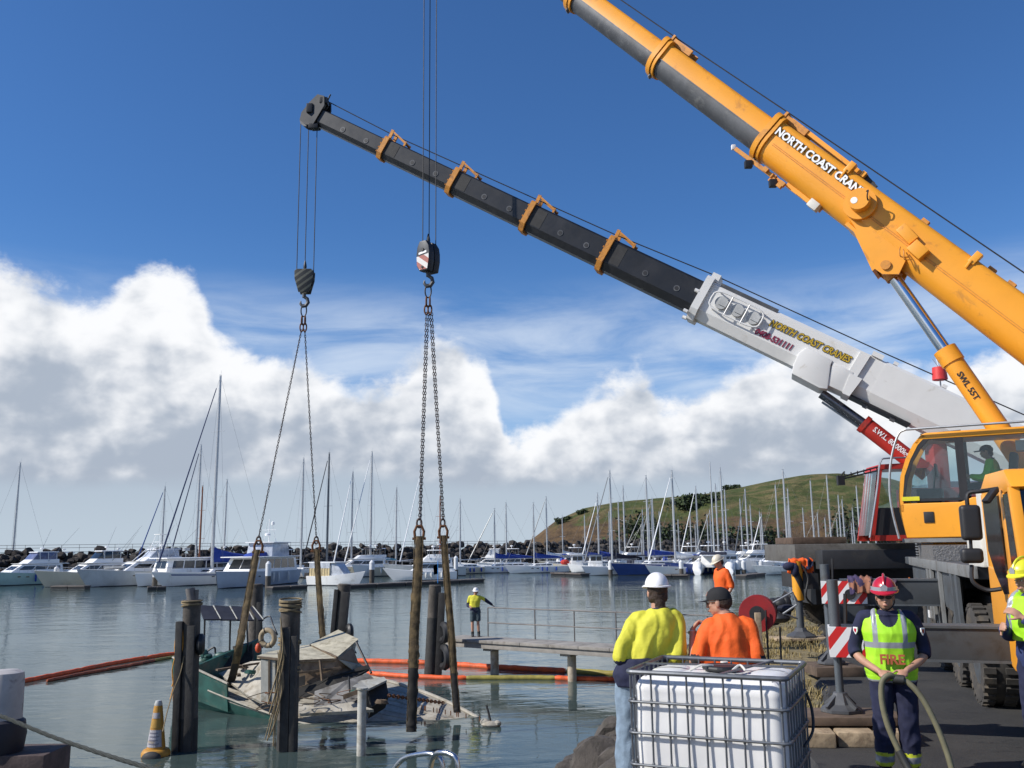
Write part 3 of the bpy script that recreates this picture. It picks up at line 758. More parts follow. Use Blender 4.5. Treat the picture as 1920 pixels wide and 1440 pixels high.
mb.build('boom_foot', m_yel, yc)
mb = MB(); hbox(mb, 3.2, 4.9, -1.25, 1.25, 4.3, 5.6); mb.build('counterweight', m_yel, yc, bevel=.05)
mb = MB(); mb.cyl(SC + Rh @ V((2.6, -.45, 5.4)), SC + Rh @ V((2.6, .45, 5.4)), .42, n=20); mb.build('winch_drum', m_steel, yc, smooth=True)
# --- operator's cab: frame x right (back), z up, y away
oc = yb.onplane(1690, 1008, 1.35); CF = frame(oc, -bh, -bn, V((0, 0, 1)))
def cw(u, v):
    q = yb.onplane(u, v, 1.35) - oc; return q.dot(-bh), q.z
prof = [cw(*q) for q in ((1700, 1009), (1687, 960), (1685, 930), (1688, 893), (1698, 860), (1712, 832), (1727, 815))]
xr = cw(1935, 815)[0]; zt = prof[-1][1]; zw = cw(1800, 941)[1]; D = 1.05
mb = MB(CF); low = [p for p in prof if p[1] < zw]
side = low + [(lerp(prof[2][0], prof[3][0], .15) if False else prof[2][0], zw), (1.05, zw), (1.25, zw + .08), (xr, zw + .08), (xr, 0)]
LF = frame((0, 0, 0), (1, 0, 0), (0, 0, 1), (0, -1, 0))
mb.prism(side, 0, -D, LF); cabo = mb.build('operator_cab', m_yel, yc, bevel=.02, seg=3)
mb = MB(CF); tp = [prof[-2], prof[-1], (prof[-1][0] + .08, zt + .03), (xr, zt + .03), (xr, zt - .09), (prof[-1][0] + .02, zt - .09), (prof[-2][0] + .07, prof[-2][1] - .02)]
mb.prism(tp, 0, -D, LF); mb.build('cab_roof', m_yel, yc, bevel=.015)
for y in (.0, D - .05):   # front pillars follow the bulged nose
    mb = MB(CF); pl = [p for p in prof if p[1] > zw - .5]
    inner = [(p[0] + .075, p[1] - (.03 if i > 2 else 0)) for i, p in enumerate(pl)]
    mb.prism(pl + inner[::-1], -y - (.05 if y == 0 else 0), -y - (.0 if y == 0 else .05), LF); mb.build('front_pillar', m_yel, yc)
mb = MB(CF); mb.bx(1.08, 1.18, .008, .05, zw + .02, zt - .05); mb.bx(xr - .12, xr, .008, .05, zw + .05, zt - .05); mb.bx(1.1, 1.16, D - .06, D - .01, zw, zt - .05); mb.build('door_pillar', m_rub, yc)
gin = [(p[0] + .075, p[1] - (.03 if p[1] > 1.6 else 0)) for p in prof if p[1] > zw - .02]
pane = [(gin[0][0], zw + .03)] + gin + [(1.08, zt - .10), (1.08, zw + .03)]
mb = MB(CF); mb.prism(pane, -.015, -.022, LF); gp = mb.build('window', m_glass, yc)
mb = MB(CF)
ib = [(x + .05 if x < .6 else x - .04, z + (.05 if z < zw + .2 else -.07)) for x, z in pane]
n_ = len(pane)
for i in range(n_):
    a, b_ = pane[i], pane[(i + 1) % n_]; c_, d2 = ib[(i + 1) % n_], ib[i]
    mb.prism([a, b_, c_, d2], -.006, -.014, LF)
mb.build('window_seal', m_rub, gp)
mb = MB(CF); mb.prism([(1.18, zw + .10), (1.18, zt - .10), (xr - .12, zt - .10), (xr - .12, zw + .10)], -.015, -.022, LF); mb.build('window', m_glass, yc)
mb = MB(CF); mb.prism(pane, -D + .02, -D + .027, LF); mb.build('window', m_glass, yc)
mb = MB(CF); mb.loft([[(x, y, z) for y in (.05, D - .05)] for x, z in [(p[0] + .03, p[1]) for p in prof if p[1] > .3]], closed=False); mb.build('windscreen', m_glass, yc, smooth=True)
mb = MB(CF); mb.box((.22, -.006, zw + .085), (.30, .008, .075)); mb.build('warning_sticker', mat('sticker_yellow', (.62, .56, .02), .5), yc)
mb = MB(CF); mb.box((.50, -.008, .36), (.17, .02, .20)); mb.build('door_recess', m_rub, yc, bevel=.006)
mb = MB(CF); mb.box((1.22, -.01, zw - .16), (.10, .03, .20)); mb.build('door_handle', m_rub, yc, bevel=.008)
mb = MB(CF); mb.bx(.02, xr, -.06, .02, -.09, -.02); mb.build('step_rail', m_lgrey, yc)
hp = [(-.02, -.12, -.02), (-.10, -.12, .5), (-.11, -.12, .95), (-.04, -.12, 1.45), (.10, -.12, 1.86), (.22, -.12, zt + .09), (.5, -.12, zt + .10), (xr, -.12, zt + .10)]
mb = MB(CF); mb.tube(smooth(hp, 5), .022, 8); mb.build('grab_rail', m_galv, yc, smooth=True)
mb = MB(CF); mb.cyl((.45, .3, zt + .04), (1.15, .15, zt + .05), .012, n=6); mb.cyl((.45, .3, zt + .04), (1.2, .42, zt + .045), .012, n=6); mb.build('wiper', m_rub, yc)
# inside: console, seat and levers
mb = MB(CF); mb.box((.50, .55, zw + .10), (.42, .5, .35)); mb.cyl((.55, .5, zw + .1), (.62, .5, zw + .62), .02, n=6); mb.box((.64, .5, zw + .62), (.03, .34, .24)); mb.build('console', m_rub, yc, bevel=.03)
mb = MB(CF); mb.box((1.62, .52, zw + .04), (.50, .5, .16)); mb.box((1.90, .52, zw + .45), (.14, .48, .85), Matrix.Rotation(R(8), 3, 'Y')); mb.build('seat', mat('seat_cloth', (.04, .045, .05), .9), yc, bevel=.05)
mb = MB(CF); mb.bx(2.0, 2.35, .35, .75, zw + .9, zw + 1.08); mb.build('notice', m_tan, yc)
# --- carrier: chassis, deck, wheels
mb = MB(); kbox(mb, -8.6, 2.6, -1.0, 1.0, 3.05, 3.75); mb.build('chassis', m_dark, yc, bevel=.03)
mb = MB(); kbox(mb, -6.5, 2.6, -1.33, 1.33, 4.02, 4.17); mb.build('deck', m_grey, yc, bevel=.02)
mb = MB(); kbox(mb, -6.6, 1.1, 1.335, 1.40, 4.03, 4.185); mb.build('deck_edge', m_lgrey, yc, bevel=.01)
mb = MB(); kbox(mb, -2.6, -.5, .5, 1.36, 4.175, 4.43); mb.build('tread_plate', m_alu, yc)
mb = MB()
for k in range(6): kbox(mb, -.48, -.18, 1.1, 1.38, 4.19 + k * .05, 4.215 + k * .05)
mb.build('step_ladder', m_galv, yc)
for l0, l1, z0 in ((-1.4, 1.0, 3.55), (-3.3, -2.5, 3.60), (-5.0, -3.3, 3.50)):
    mb = MB(); mb.prism([(l0, 4.02), (l1, 4.02), (l1, z0 + .12), (l1 - .2, z0), (l0 + .35, z0 - .05), (l0, z0 + .2)], 1.30, 1.345, frame(C1, ca, V((0, 0, 1)), cs)); mb.build('mudguard', m_grey, yc)
for l in (-1.9, -2.35, -3.35, -4.7, -5.15):
    mb = MB(); mb.prism([(l, 4.03), (l + .22, 4.03), (l + .05, 3.2), (l - .08, 3.2)], 1.35, 1.395, frame(C1, ca, V((0, 0, 1)), cs)); mb.build('side_guard', m_lgrey if l > -4 else m_grey, yc)
for l in (1.05, -1.72, -1.72):
    mb = MB(); kbox(mb, l, l + .05, 1.41, 1.43, 3.66, 3.78); mb.build('reflector', mat('amber', (.6, .14, .02), .4), yc)
mb = MB(); kbox(mb, -1.74, -1.62, 1.40, 1.42, 3.55, 3.70); kbox(mb, -1.80, -1.68, 1.40, 1.42, 3.2, 3.32); mb.build('reflector', m_ltxt, yc)
def wheel(parent, c, axd, r=.63, w=.42):
    axd = V(axd); x, y, z = basis(axd); F = frame(c, x, y, z)
    mb = MB(); mb.lathe([(r * .62, -w * .42), (r * .80, -w * .5), (r * .95, -w * .46), (r, -w * .32), (r, w * .32), (r * .95, w * .46), (r * .80, w * .5), (r * .62, w * .42), (r * .55, 0)], F, 36)
    for k in range(30):
        a = 2 * math.pi * k / 30; d = x * math.cos(a) + y * math.sin(a); tg = axd.cross(d).normalized()
        for sg in (-1, 1): mb.box(V(c) + d * (r + .005) + axd * sg * w * .30, (.075, w * .34, .045), Matrix((tuple(tg), tuple(axd), tuple(d))).transposed())
    ty = mb.build('wheel', m_tyre, parent, smooth=True)
    mb = MB(); mb.lathe([(r * .60, w * .40), (r * .58, w * .30), (r * .42, w * .18), (r * .40, w * .12), (r * .2, w * .12), (r * .18, w * .34), (.01, w * .36)], F, 24); mb.lathe([(r * .6, -w * .4), (r * .5, -w * .2), (.01, -w * .2)], F, 20)
    rim = mb.build('rim', m_grey, ty, smooth=True)
for l in (-5.55, -3.85, -2.0, -.55):
    for sg in (1, -1): wheel(yc, K(l, sg * 1.12, GZ + .035 + .63), cs * sg)
# outriggers (near pair carries the weight on cribbing)
def outrigger(l, z0, z1, s_end, ztop, foot, plate=True, rj=.062):
    mb = MB(); kbox(mb, l - .17, l + .17, 1.0, s_end - .04, z0, z1); bo = mb.build('outrigger_beam', m_bgrey, yc, bevel=.012)
    mb = MB(); kbox(mb, l - .19, l + .19, 1.0, s_end - .2, z1 - .005, z1 + .02); kbox(mb, l - .19, l + .19, 1.0, s_end - .2, z0 - .02, z0 + .005); mb.build('flange', m_grey, bo)
    mb = MB(); kbox(mb, l - .21, l + .19, s_end - .60, s_end + .10, z0 + .01, z1 - .01); mb.build('warning_plate', m_stripe, bo)
    mb = MB(); q = K(l - .215, s_end - .34, (z0 + z1) / 2 - .03); mb.cyl(q, q - ca * .02, .085, n=20); mb.build('plate_hole', m_rub, bo)
    q = K(l - .05, s_end + .02, 0)
    mb = MB(); mb.cyl((q.x, q.y, z1 - .02), (q.x, q.y, ztop), rj, n=24); mb.cyl((q.x, q.y, z0), (q.x, q.y, z1), rj * 1.06, n=24); mb.build('jack', m_grey, yc, smooth=True)
    mb = MB(); mb.cyl((q.x, q.y, foot + .12), (q.x, q.y, z0 + .02), rj * .72, n=20); mb.build('jack_leg', mat('jack_steel', (.16, .18, .20), .35, .6, var=.1), yc, smooth=True)
    mb = MB(); mb.lathe([(.23, foot), (.23, foot + .03), (.13, foot + .08), (.075, foot + .20), (.01, foot + .21)], Matrix.Translation((q.x, q.y, 0)), 8)
    for k in range(4):
        a = k * 1.57 + .5; mb.beam((q.x, q.y, foot + .2), (q.x + .21 * math.cos(a), q.y + .21 * math.sin(a), foot + .04), .03, .06)
    mb.build('jack_foot', m_yel2 if not plate else m_steel, yc)
    mb = MB(); mb.cyl((q.x + .10, q.y - .05, z1 + .02), (q.x + .12, q.y - .05, z1 + .35), .02, n=6); mb.build('hose', m_rub, yc)
    return q
jq = outrigger(-8.1, 3.235, 3.575, 3.07, 4.08, GZ + .30)
jq2 = outrigger(-3.0, 3.50, 3.88, 3.07, 4.14, GZ + .2, rj=.078)
# --- driver's cab at the carrier's front
mb = MB(); FS = frame(C1, ca, V((0, 0, 1)), cs)
bprof = [(-7.45, 3.35), (-7.45, 4.22), (-9.1, 4.18), (-9.25, 3.9), (-9.25, 3.15), (-8.4, 3.15)]
mb.prism(bprof, -1.32, 1.36, FS); dc = mb.build('driver_cab', m_yel, yc, bevel=.04, seg=3)
mb = MB(); rp = [(-7.40, 4.93), (-7.35, 5.11), (-7.7, 5.25), (-8.75, 5.23), (-9.05, 5.03), (-8.9, 4.99)]
mb.prism(rp, -1.30, 1.34, FS); mb.build('roof', m_yel, dc, bevel=.04)
for lp in ([(-7.45, 4.10), (-7.40, 5.03), (-7.60, 5.03), (-7.68, 4.20)], [(-8.55, 4.10), (-8.45, 5.03), (-8.62, 5.03), (-8.74, 4.10)], [(-9.1, 4.10), (-8.9, 5.03), (-9.0, 5.03), (-9.22, 4.10)]):
    for s0 in (-1.30, 1.25):
        mb = MB(); mb.prism(lp, s0, s0 + .10, FS); mb.build('pillar', m_yel, dc, bevel=.012)
mb = MB(); mb.prism([(-7.63, 4.38), (-7.58, 4.95), (-8.44, 4.97), (-8.54, 3.95), (-8.30, 3.93), (-7.9, 4.15)], 1.345, 1.366, FS); dw = mb.build('side_window', m_dglass, dc)
mb = MB(); mb.prism([(-8.76, 4.12), (-8.66, 4.97), (-8.92, 4.97), (-9.08, 4.12)], 1.30, 1.35, FS); mb.build('side_window', m_dglass, dc)
mb = MB(); mb.add([K(-9.13, 1.25, 4.15), K(-8.95, 1.25, 5.03), K(-8.95, -1.2, 5.03), K(-9.13, -1.2, 4.15)], [(0, 1, 2, 3)]); mb.add([K(-9.11, 1.25, 4.15), K(-8.93, 1.25, 5.03), K(-8.93, -1.2, 5.03), K(-9.11, -1.2, 4.15)], [(3, 2, 1, 0)]); mb.build('windscreen', m_dglass, dc)
mb = MB(); kbox(mb, -9.5, -9.2, -1.3, 1.3, 2.85, 3.35); mb.build('bumper', m_grey, yc, bevel=.04)
mb = MB(); kbox(mb, -7.35, -6.75, .75, 1.30, 4.18, 5.12); mb.build('air_intake', m_tan, yc, bevel=.03)
mb = MB(); kbox(mb, -7.05, -6.0, 1.28, 1.34, 4.18, 4.62); mb.build('side_panel', m_tan, yc, bevel=.02)
# mirrors on their arm
mq = P(1820, 980, 9.7); mq2 = P(1822, 1042, 9.7)
mb = MB(); mb.box(mq, (.20, .14, .37), KF @ Matrix.Rotation(R(90), 3, 'Z')); mr = mb.build('mirror', m_rub, yc, bevel=.05, seg=4)
mb = MB(); mb.box(mq2, (.215, .15, .155), KF @ Matrix.Rotation(R(90), 3, 'Z')); mb.build('mirror', m_rub, yc, bevel=.05, seg=4)
arm = [P(1822, 1060, 9.7), P(1824, 1090, 9.65), P(1850, 1106, 9.6), P(1878, 1104, 9.5)]
mb = MB(); mb.tube(smooth([P(1872, 916, 9.6), P(1840, 921, 9.65), P(1818, 924, 9.7), P(1813, 935, 9.7), P(1816, 960, 9.7)], 5), .022, 8); mb.build('mirror_arm', m_rub, yc, smooth=True)
mb = MB(); mb.tube([P(1819, 1000, 9.7), P(1821, 1032, 9.7)], .018, 8); mb.build('mirror_link', m_rub, yc, smooth=True)
mb = MB(); mb.tube(smooth(arm, 4), .022, 8); mb.build('mirror_arm', m_rub, yc, smooth=True)
mb = MB(); mb.beam(P(1866, 918, 9.55), P(1848, 942, 9.55), .12, .05); mb.build('lamp', m_rub, yc, bevel=.012)

# ---------------- white crane behind ----------------
wc = thing('mobile_crane', 'white boomed crane with red cab standing behind the yellow crane', 'crane', (11.5, 23.6, GZ))
HOOKW = P(571, 530, 27.0)
wtip0 = line_tip((1800, 796), (1300, 557), HOOKW)
wb = Boom(P(1800, 796, 22.0), wtip0)
tw = wb.t_of(1312); wt = [wb.t_of(u) for u in (1137, 992, 852, 722)]
mb = MB(); wb.sect(mb, hexs(.36, 1.14), -6.0, wb.t_of(1640)); wb.sect(mb, hexs(.355, 1.10), wb.t_of(1640), tw, .98); mb.build('boom_base', m_white, wc)
hs = [(.315, .90), (.28, .80), (.25, .71), (.22, .62), (.195, .54)]
ts = [tw] + wt + [wb.L - .25]
for (t0, t1, (hw, h)) in zip(ts, ts[1:], hs):
    mb = MB(); wb.sect(mb, hexs(hw, h), t0 - .15, t1); sc_ = mb.build('boom_section', m_blk, wc)
    for k in (.22, .55):
        tt = lerp(t0, t1, k); q = wb.pt(tt, hw, -.04); mb = MB(); mb.cyl(q, q + wb.n * .012, .085, n=18); rg = mb.build('pin_hole', m_steel, wc); mb = MB(); mb.cyl(q + wb.n * .012, q + wb.n * .016, .055, n=16); mb.build('hole_centre', m_rub, rg)
for tt, (hw, h) in zip(wt, hs[:4]):
    mb = MB(); wb.sect(mb, hexs(hw * 1.22, h * 1.16), tt - .10, tt + .06)
    for k in range(4):
        q = wb.pt(tt + .07, hw * 1.14, -.30 * h + k * .22 * h); mb.cyl(q, q + wb.b * .03, .025, n=6)
    mb.build('boom_collar', m_yel2, wc)
    mb = MB()
    for sn in (-.16, .16): mb.beam(wb.pt(tt - .04, sn, h * .52), wb.pt(tt - .02, sn, h * .52 + .30), .05, .10, wb.b); mb.beam(wb.pt(tt - .03, sn, h * .52 + .26), wb.pt(tt - .62, sn, h * .52 + .10), .045, .05, wb.u); mb.beam(wb.pt(tt - .62, sn, h * .52 + .14), wb.pt(tt - .62, sn, h * .5), .04, .06, wb.b)
    mb.beam(wb.pt(tt - .6, -.18, h * .52 + .10), wb.pt(tt - .6, .18, h * .52 + .10), .06, .06); mb.build('rope_guide', m_yel2, wc)
    mb = MB(); wb.sect(mb, [(hw + .003, -.24 * h), (hw + .003, .40 * h), (hw + .006, .40 * h), (hw + .006, -.24 * h)], tt - .55, tt - .11); mb.build('wear_pad', m_dark, wc)
# head with sheaves
mb = MB(); hp_ = [(-.10, -.30), (.14, -.42), (.42, -.36), (.50, -.12), (.42, .30), (.30, .62), (.05, .66), (-.12, .40)]
for sn in (-.24, .20): mb.prism(hp_, sn, sn + .05, frame(wb.pt(wb.L - .4), wb.b, wb.u, wb.n))
mb.build('boom_head', m_blk, wc)
for a_, b_, r_ in ((.28, -.20, .26), (.18, .46, .19)):
    for sn in (-.11, 0, .11):
        q = wb.pt(wb.L - .4 + a_, sn, b_); mb = MB(); mb.lathe([(r_ * .3, -.03), (r_, -.035), (r_ * .9, 0), (r_, .035), (r_ * .3, .03)], frame(q, wb.b, wb.u, wb.n), 22); mb.build('sheave', m_steel, wc, smooth=True)
for q_, d_ in ((wb.pt(wb.L - .1, .22, .1), (.2, .2, .3)), (wb.pt(wb.L - .35, .1, .52), (.25, .3, .2)), (wb.pt(wb.L - .5, .15, -.35), (.3, .2, .16))): mb = MB(); mb.box(q_, d_); mb.build('head_bracket', m_rub, wc, bevel=.02)
mb = MB(); mb.cyl(wb.pt(wb.L - .45, .1, .3), wb.pt(wb.L - .42, .1, .82), .025, n=6); mb.build('wind_sensor', m_rub, wc)
mb = MB(); mb.tube([wb.pt(-5, .04, .95)] + [wb.pt(t, .04, .5 * h + .20) for t, h in ((wb.t_of(1640), 1.2), (tw, 1.14), (wt[0], .86), (wt[1], .78), (wt[2], .7), (wt[3], .62))] + [wb.pt(wb.L - .2, .04, .60)], .016, 6); mb.build('hoist_rope', m_rope, wc)
# nose of the white section
mb = MB(); wb.sect(mb, hexs(.44, 1.26), tw - .16, tw + .05); mb.build('boom_nose', m_white, wc)
mb = MB(); wb.sect(mb, [(-.3, .55), (-.3, .78), (.3, .78), (.3, .55)], tw - .25, tw - .02); mb.build('rope_guide', m_white, wc)
for sn, su in ((.4, .12), (.42, -.5), (.1, -.62)):
    q = wb.pt(tw + .05, sn, su); mb = MB(); mb.cyl(q, q + wb.b * .12, .05, n=10); mb.build('bolt', m_white, wc)
# hose guard: rounded tube frame with three reels behind it
ta, tb = wb.t_of(1333), wb.t_of(1425)
mb = MB(); ring = []
w_ = ta - tb
for k in range(24):
    a = 2 * math.pi * k / 24; cx = math.copysign(abs(math.cos(a)) ** .5, math.cos(a)); cy = math.copysign(abs(math.sin(a)) ** .5, math.sin(a))
    ring.append(wb.pt((ta + tb) / 2 + cx * w_ / 2, .50, .10 + cy * .27))
mb.tube(ring, .022, 7, closed=True)
for f in (.35, .68): mb.cyl(wb.pt(lerp(ta, tb, f), .50, -.19), wb.pt(lerp(ta, tb, f), .50, .38), .02, n=6)
for f in (.1, .9):
    for su in (-.14, .34): mb.cyl(wb.pt(lerp(ta, tb, f), .34, su), wb.pt(lerp(ta, tb, f), .50, su), .02, n=6)
mb.build('hose_guard', m_white, wc, smooth=True)
for f in (.20, .52, .84):
    q = wb.pt(lerp(ta, tb, f), .36, .10); mb = MB(); mb.cyl(q, q + wb.n * .09, .17, n=20); mb.box(q + wb.n * .07 + wb.u * .02 - wb.b * .05, (.22, .10, .18), Matrix((tuple(wb.b), tuple(wb.n), tuple(wb.u))).transposed()); mb.build('reel', mat('pale_grey', (.42, .43, .43), .5), wc, smooth=True)
mb = MB(); wb.sect(mb, [(.30, .44), (.30, .60), (.34, .60), (.34, .44)], wb.t_of(1440), wb.t_of(1335)); mb.build('top_plate', m_steel, wc)
# lettering
a0 = wb.t_of(1438); a1 = wb.t_of(1586)
ref = text_mesh(words, 1, .01, 0, .25)
F = frame(wb.pt(a0, .3625, .12), -wb.b, wb.u, wb.n); text('lettering_outline', words, F, a0 - a1, .006, m_ktxt, wc, off=.07, shear=.25, ref=ref, ysc=1.25)
F = frame(wb.pt(a0, .3705, .12), -wb.b, wb.u, wb.n); text('lettering', words, F, a0 - a1, .006, m_gold, wc, off=.026, shear=.25, ref=ref, ysc=1.25)
a0 = wb.t_of(1423); a1 = wb.t_of(1490)
F = frame(wb.pt(a0, .3625, -.235), -wb.b, wb.u, wb.n); text('lettering', '0408-531111', F, a0 - a1, .008, m_mar, wc, off=.035, shear=.15, ysc=1.2)
# reinforced saddle where the ram joins, collar rib, lug
RB = Matrix((tuple(wb.b), tuple(wb.n), tuple(wb.u))).transposed()
def wp2(u, v):
    q = wb.onplane(u, v) - wb.o; return (q.dot(wb.b), q.dot(wb.u))
FB = frame(wb.o, wb.b, wb.u, wb.n)
mb = MB(); mb.prism([wp2(*q) for q in ((1487, 690), (1497, 668), (1512, 658), (1560, 682), (1556, 690), (1550, 735), (1535, 733), (1484, 706))], -.42, .46, FB); mb.build('ram_saddle', m_white, wc, bevel=.03)
mb = MB(); mb.prism([wp2(*q) for q in ((1560, 684), (1598, 704), (1583, 742), (1552, 728), (1548, 735))], -.40, .43, FB); mb.build('ram_saddle', m_white, wc, bevel=.02)
mb = MB(); mb.prism([wp2(*q) for q in ((1592, 706), (1614, 716), (1590, 748), (1577, 742))], -.42, .45, FB); mb.build('rib', m_white, wc)
mb = MB(); mb.prism([wp2(*q) for q in ((1612, 664), (1630, 672), (1602, 716), (1588, 704))], .33, .42, FB); mb.build('rib', m_white, wc)
mb = MB(); wb.sect(mb, [(-.38, .54), (-.38, .66), (.40, .66), (.40, .54)], wb.t_of(1632), wb.t_of(1612)); mb.build('rib', m_white, wc)
for uu, su in ((1644, -.60), (1695, -.60), (1655, .60), (1745, .60)):
    mb = MB(); mb.beam(wb.pt(wb.t_of(uu), .2, su), wb.pt(wb.t_of(uu), .2, su - .10 if su < 0 else su + .08), .1, .12); mb.build('lug', m_steel if su < 0 else m_white, wc)
mb = MB(); wb.sect(mb, [(-.30, -.60), (-.30, -.555), (.33, -.555), (.33, -.60)], wb.t_of(1725), wb.t_of(1600)); mb.build('slide_rail', m_rub, wc)
# red rope marker drum
q = wb.pt(wb.t_of(1728), .0, .92)
mb = MB(); mb.lathe([(.16, -.16), (.18, -.15), (.16, .16), (.01, .17)], Matrix.Translation(q), 18); mk = mb.build('marker_drum', mat('marker_red', (.62, .04, .04), .5), wc, smooth=True)
mb = MB(); mb.cyl(q - V((0, 0, .14)), q - V((0, 0, .42)), .018, n=6); mb.build('marker_stem', m_galv, mk)
mb = MB()
for k in range(9): mb.cyl(q + V((0, 0, .14)), q + V((math.cos(k * .7) * .14, math.sin(k * .7) * .14, .40)), .004, n=4)
mb.build('bristle', m_galv, mk)
# lift ram
r0 = wb.onplane(1540, 738); r1 = wb.onplane(1617, 793); r2 = wb.onplane(1740, 888); dd = (r2 - r1).normalized()
mb = MB(); mb.cyl(r0, r1, .125, n=20); mb.build('lift_rod', mat('dull_rod', (.16, .17, .20), .25, .9, var=.15), wc, smooth=True)
mb = MB(); mb.cyl(r0 - V((0, 0, .22)), r1 - V((0, 0, .18)), .03, n=8); mb.build('oil_pipe', m_chrome, wc)
mb = MB(); mb.cyl(r1, r2, .215, n=24); mb.cyl(r1, r1 + dd * .12, .235, n=24); mb.build('lift_cylinder', m_red, wc, smooth=True)
upc = wb.n.cross(dd).normalized(); upc = upc if upc.z > 0 else -upc
text('lettering', 'S.W.L. 80,000kg', frame(r1 + dd * .30 + wb.n * .218 + upc * -.03, dd, upc, wb.n), 1.0, .006, m_ltxt, wc, off=.02, ysc=1.2)
# red cab with black windows (its raked front to the left)
q0 = P(1632, 1012, 21.6); X = V((1, -.08, 0)).normalized(); Yv = V((.08, 1, 0)).normalized(); RCF = frame(q0, X, V((0, 0, 1)), -Yv)
mb = MB()
for y in (0., -1.0): mb.prism([(0, 0), (.34, 1.72), (.42, 1.72), (.10, 0)], y - .06, y, RCF); mb.prism([(.0, -.03), (1.4, -.03), (1.4, .10), (.03, .10)], y - .05, y, RCF)
mb.prism([(.30, 1.64), (.36, 1.76), (1.5, 1.80), (1.5, 1.66)], -1.06, .01, RCF); redcab = mb.build('operator_cab', m_red, wc)
mb = MB(); mb.prism([(.12, .72), (.33, 1.64), (1.4, 1.66), (1.4, .72)], -.035, -.02, RCF); mb.prism([(.02, .1), (.30, 1.64), (.33, 1.64), (.05, .1)], -1.0, -.06, RCF); mb.build('window', m_glass, redcab)
mb = MB(); mb.prism([(.10, .10), (.22, .74), (1.4, .74), (1.4, .10)], -1.0, -.02, RCF); mb.build('cab_interior', m_rub, redcab)
mb = MB(); mb.tube(smooth([q0 + V((-.05, -.1, .05)), q0 + V((.22, -.1, 1.2)), q0 + V((.34, -.1, 1.80)), q0 + V((.55, -.1, 1.90)), q0 + V((1.3, -.1, 1.90))], 4), .022, 6); mb.build('grab_rail', m_galv, redcab)
mb = MB()
am0, am1 = P(1656, 880, 21.6), P(1572, 897, 21.6)
for dz in (0, .09): mb.cyl(am0 + V((0, 0, dz)), am1 + V((.15, 0, dz * .6)), .022, n=6)
for k in range(8): a = lerp(0, 1, k / 7); mb.cyl(am0.lerp(am1, a), am0.lerp(am1, a) + V((0, 0, .09)), .014, n=5)
mb.cyl(am1, am1 + V((.16, 0, .16)), .02, n=6); mb.box(am1 + V((.05, 0, -.05)), (.16, .12, .22)); mb.build('lamp_arm', m_rub, wc)
mb = MB(); mb.box(P(1760, 900, 22.4), (.35, .5, 2.2)); mb.box(P(1770, 935, 22.4), (2.0, .8, .5)); mb.build('red_housing', m_red, wc, bevel=.03)
mb = MB(); mb.box((12.3, 23.5, 5.3), (3.2, 2.0, 1.3)); mb.build('slew_platform', m_white, wc, bevel=.05)
mb = MB(); mb.box((15.2, 22.6, 6.0), (1.5, 2.6, 1.8)); mb.build('counterweight', m_white, wc, bevel=.05)
# carrier
xl = P(1490, 1030, 22.3).x
mb = MB(); mb.bx(xl, 17.5, 22.3, 25.0, 4.04, 4.46); mb.build('deck', mat('old_deck', (.105, .10, .092), .75, var=.25, scale=2, dirt=(.05, .042, .035), dscale=2, damt=.6), wc, bevel=.02)
mb = MB(); mb.bx(xl + .02, xl + 1.35, 22.5, 24.0, 4.465, 4.63); mb.build('timber_mat', mat('dark_timber', (.085, .055, .038), .85, var=.4, scale=6), wc, bevel=.02)
mb = MB(); mb.bx(P(1541, 1050, 21.8).x, P(1735, 1050, 21.8).x, 21.75, 22.28, P(1600, 1067, 21.8).z, P(1600, 1031, 21.8).z); mb.build('tool_box', mat('tool_box_black', (.026, .028, .032), .6, var=.2, dirt=(.05, .045, .04), damt=.4), wc, bevel=.02)
mb = MB(); mb.bx(xl + .6, 17.3, 22.8, 24.6, 3.0, 4.03); mb.build('chassis', m_dark, wc)
for x in (8.15, 9.45, 12.8, 14.2):
    for y, sg in ((22.75, -1), (24.7, 1)): wheel(wc, (x, y, GZ + .03 + .55), V((0, sg, 0)), .55, .36)
# yellow and black outrigger leg
jw = P(1502, 1190, 21.4); jt = P(1497, 1052, 21.4)
mb = MB(); mb.cyl((jw.x, jw.y, GZ + .85), (jw.x, jw.y, jt.z), .125, n=20); ob = mb.build('jack', m_bstripe, wc, smooth=True)
mb = MB(); mb.cyl((jw.x, jw.y, GZ + .15), (jw.x, jw.y, GZ + .9), .085, n=18); mb.build('jack_leg', m_grey, wc, smooth=True)
mb = MB(); mb.lathe([(.34, GZ + .02), (.34, GZ + .07), (.16, GZ + .16), (.12, GZ + .24), (.01, GZ + .25)], Matrix.Translation((jw.x, jw.y, 0)), 8); mb.build('jack_foot', m_steel, wc)
mb = MB(); mb.bx(jw.x + .1, jw.x + .45, 21.3, 23, 3.45, 3.8); mb.build('outrigger_beam', m_dark, wc)
mb = MB(); mb.tube(smooth([(jw.x + .1, jw.y - .1, jt.z - .1), (jw.x + .2, jw.y - .15, 3.7), (jw.x + .12, jw.y - .16, 3.3), (jw.x + .3, jw.y, 3.1)], 5), .025, 6); mb.build('hose', m_rub, wc)
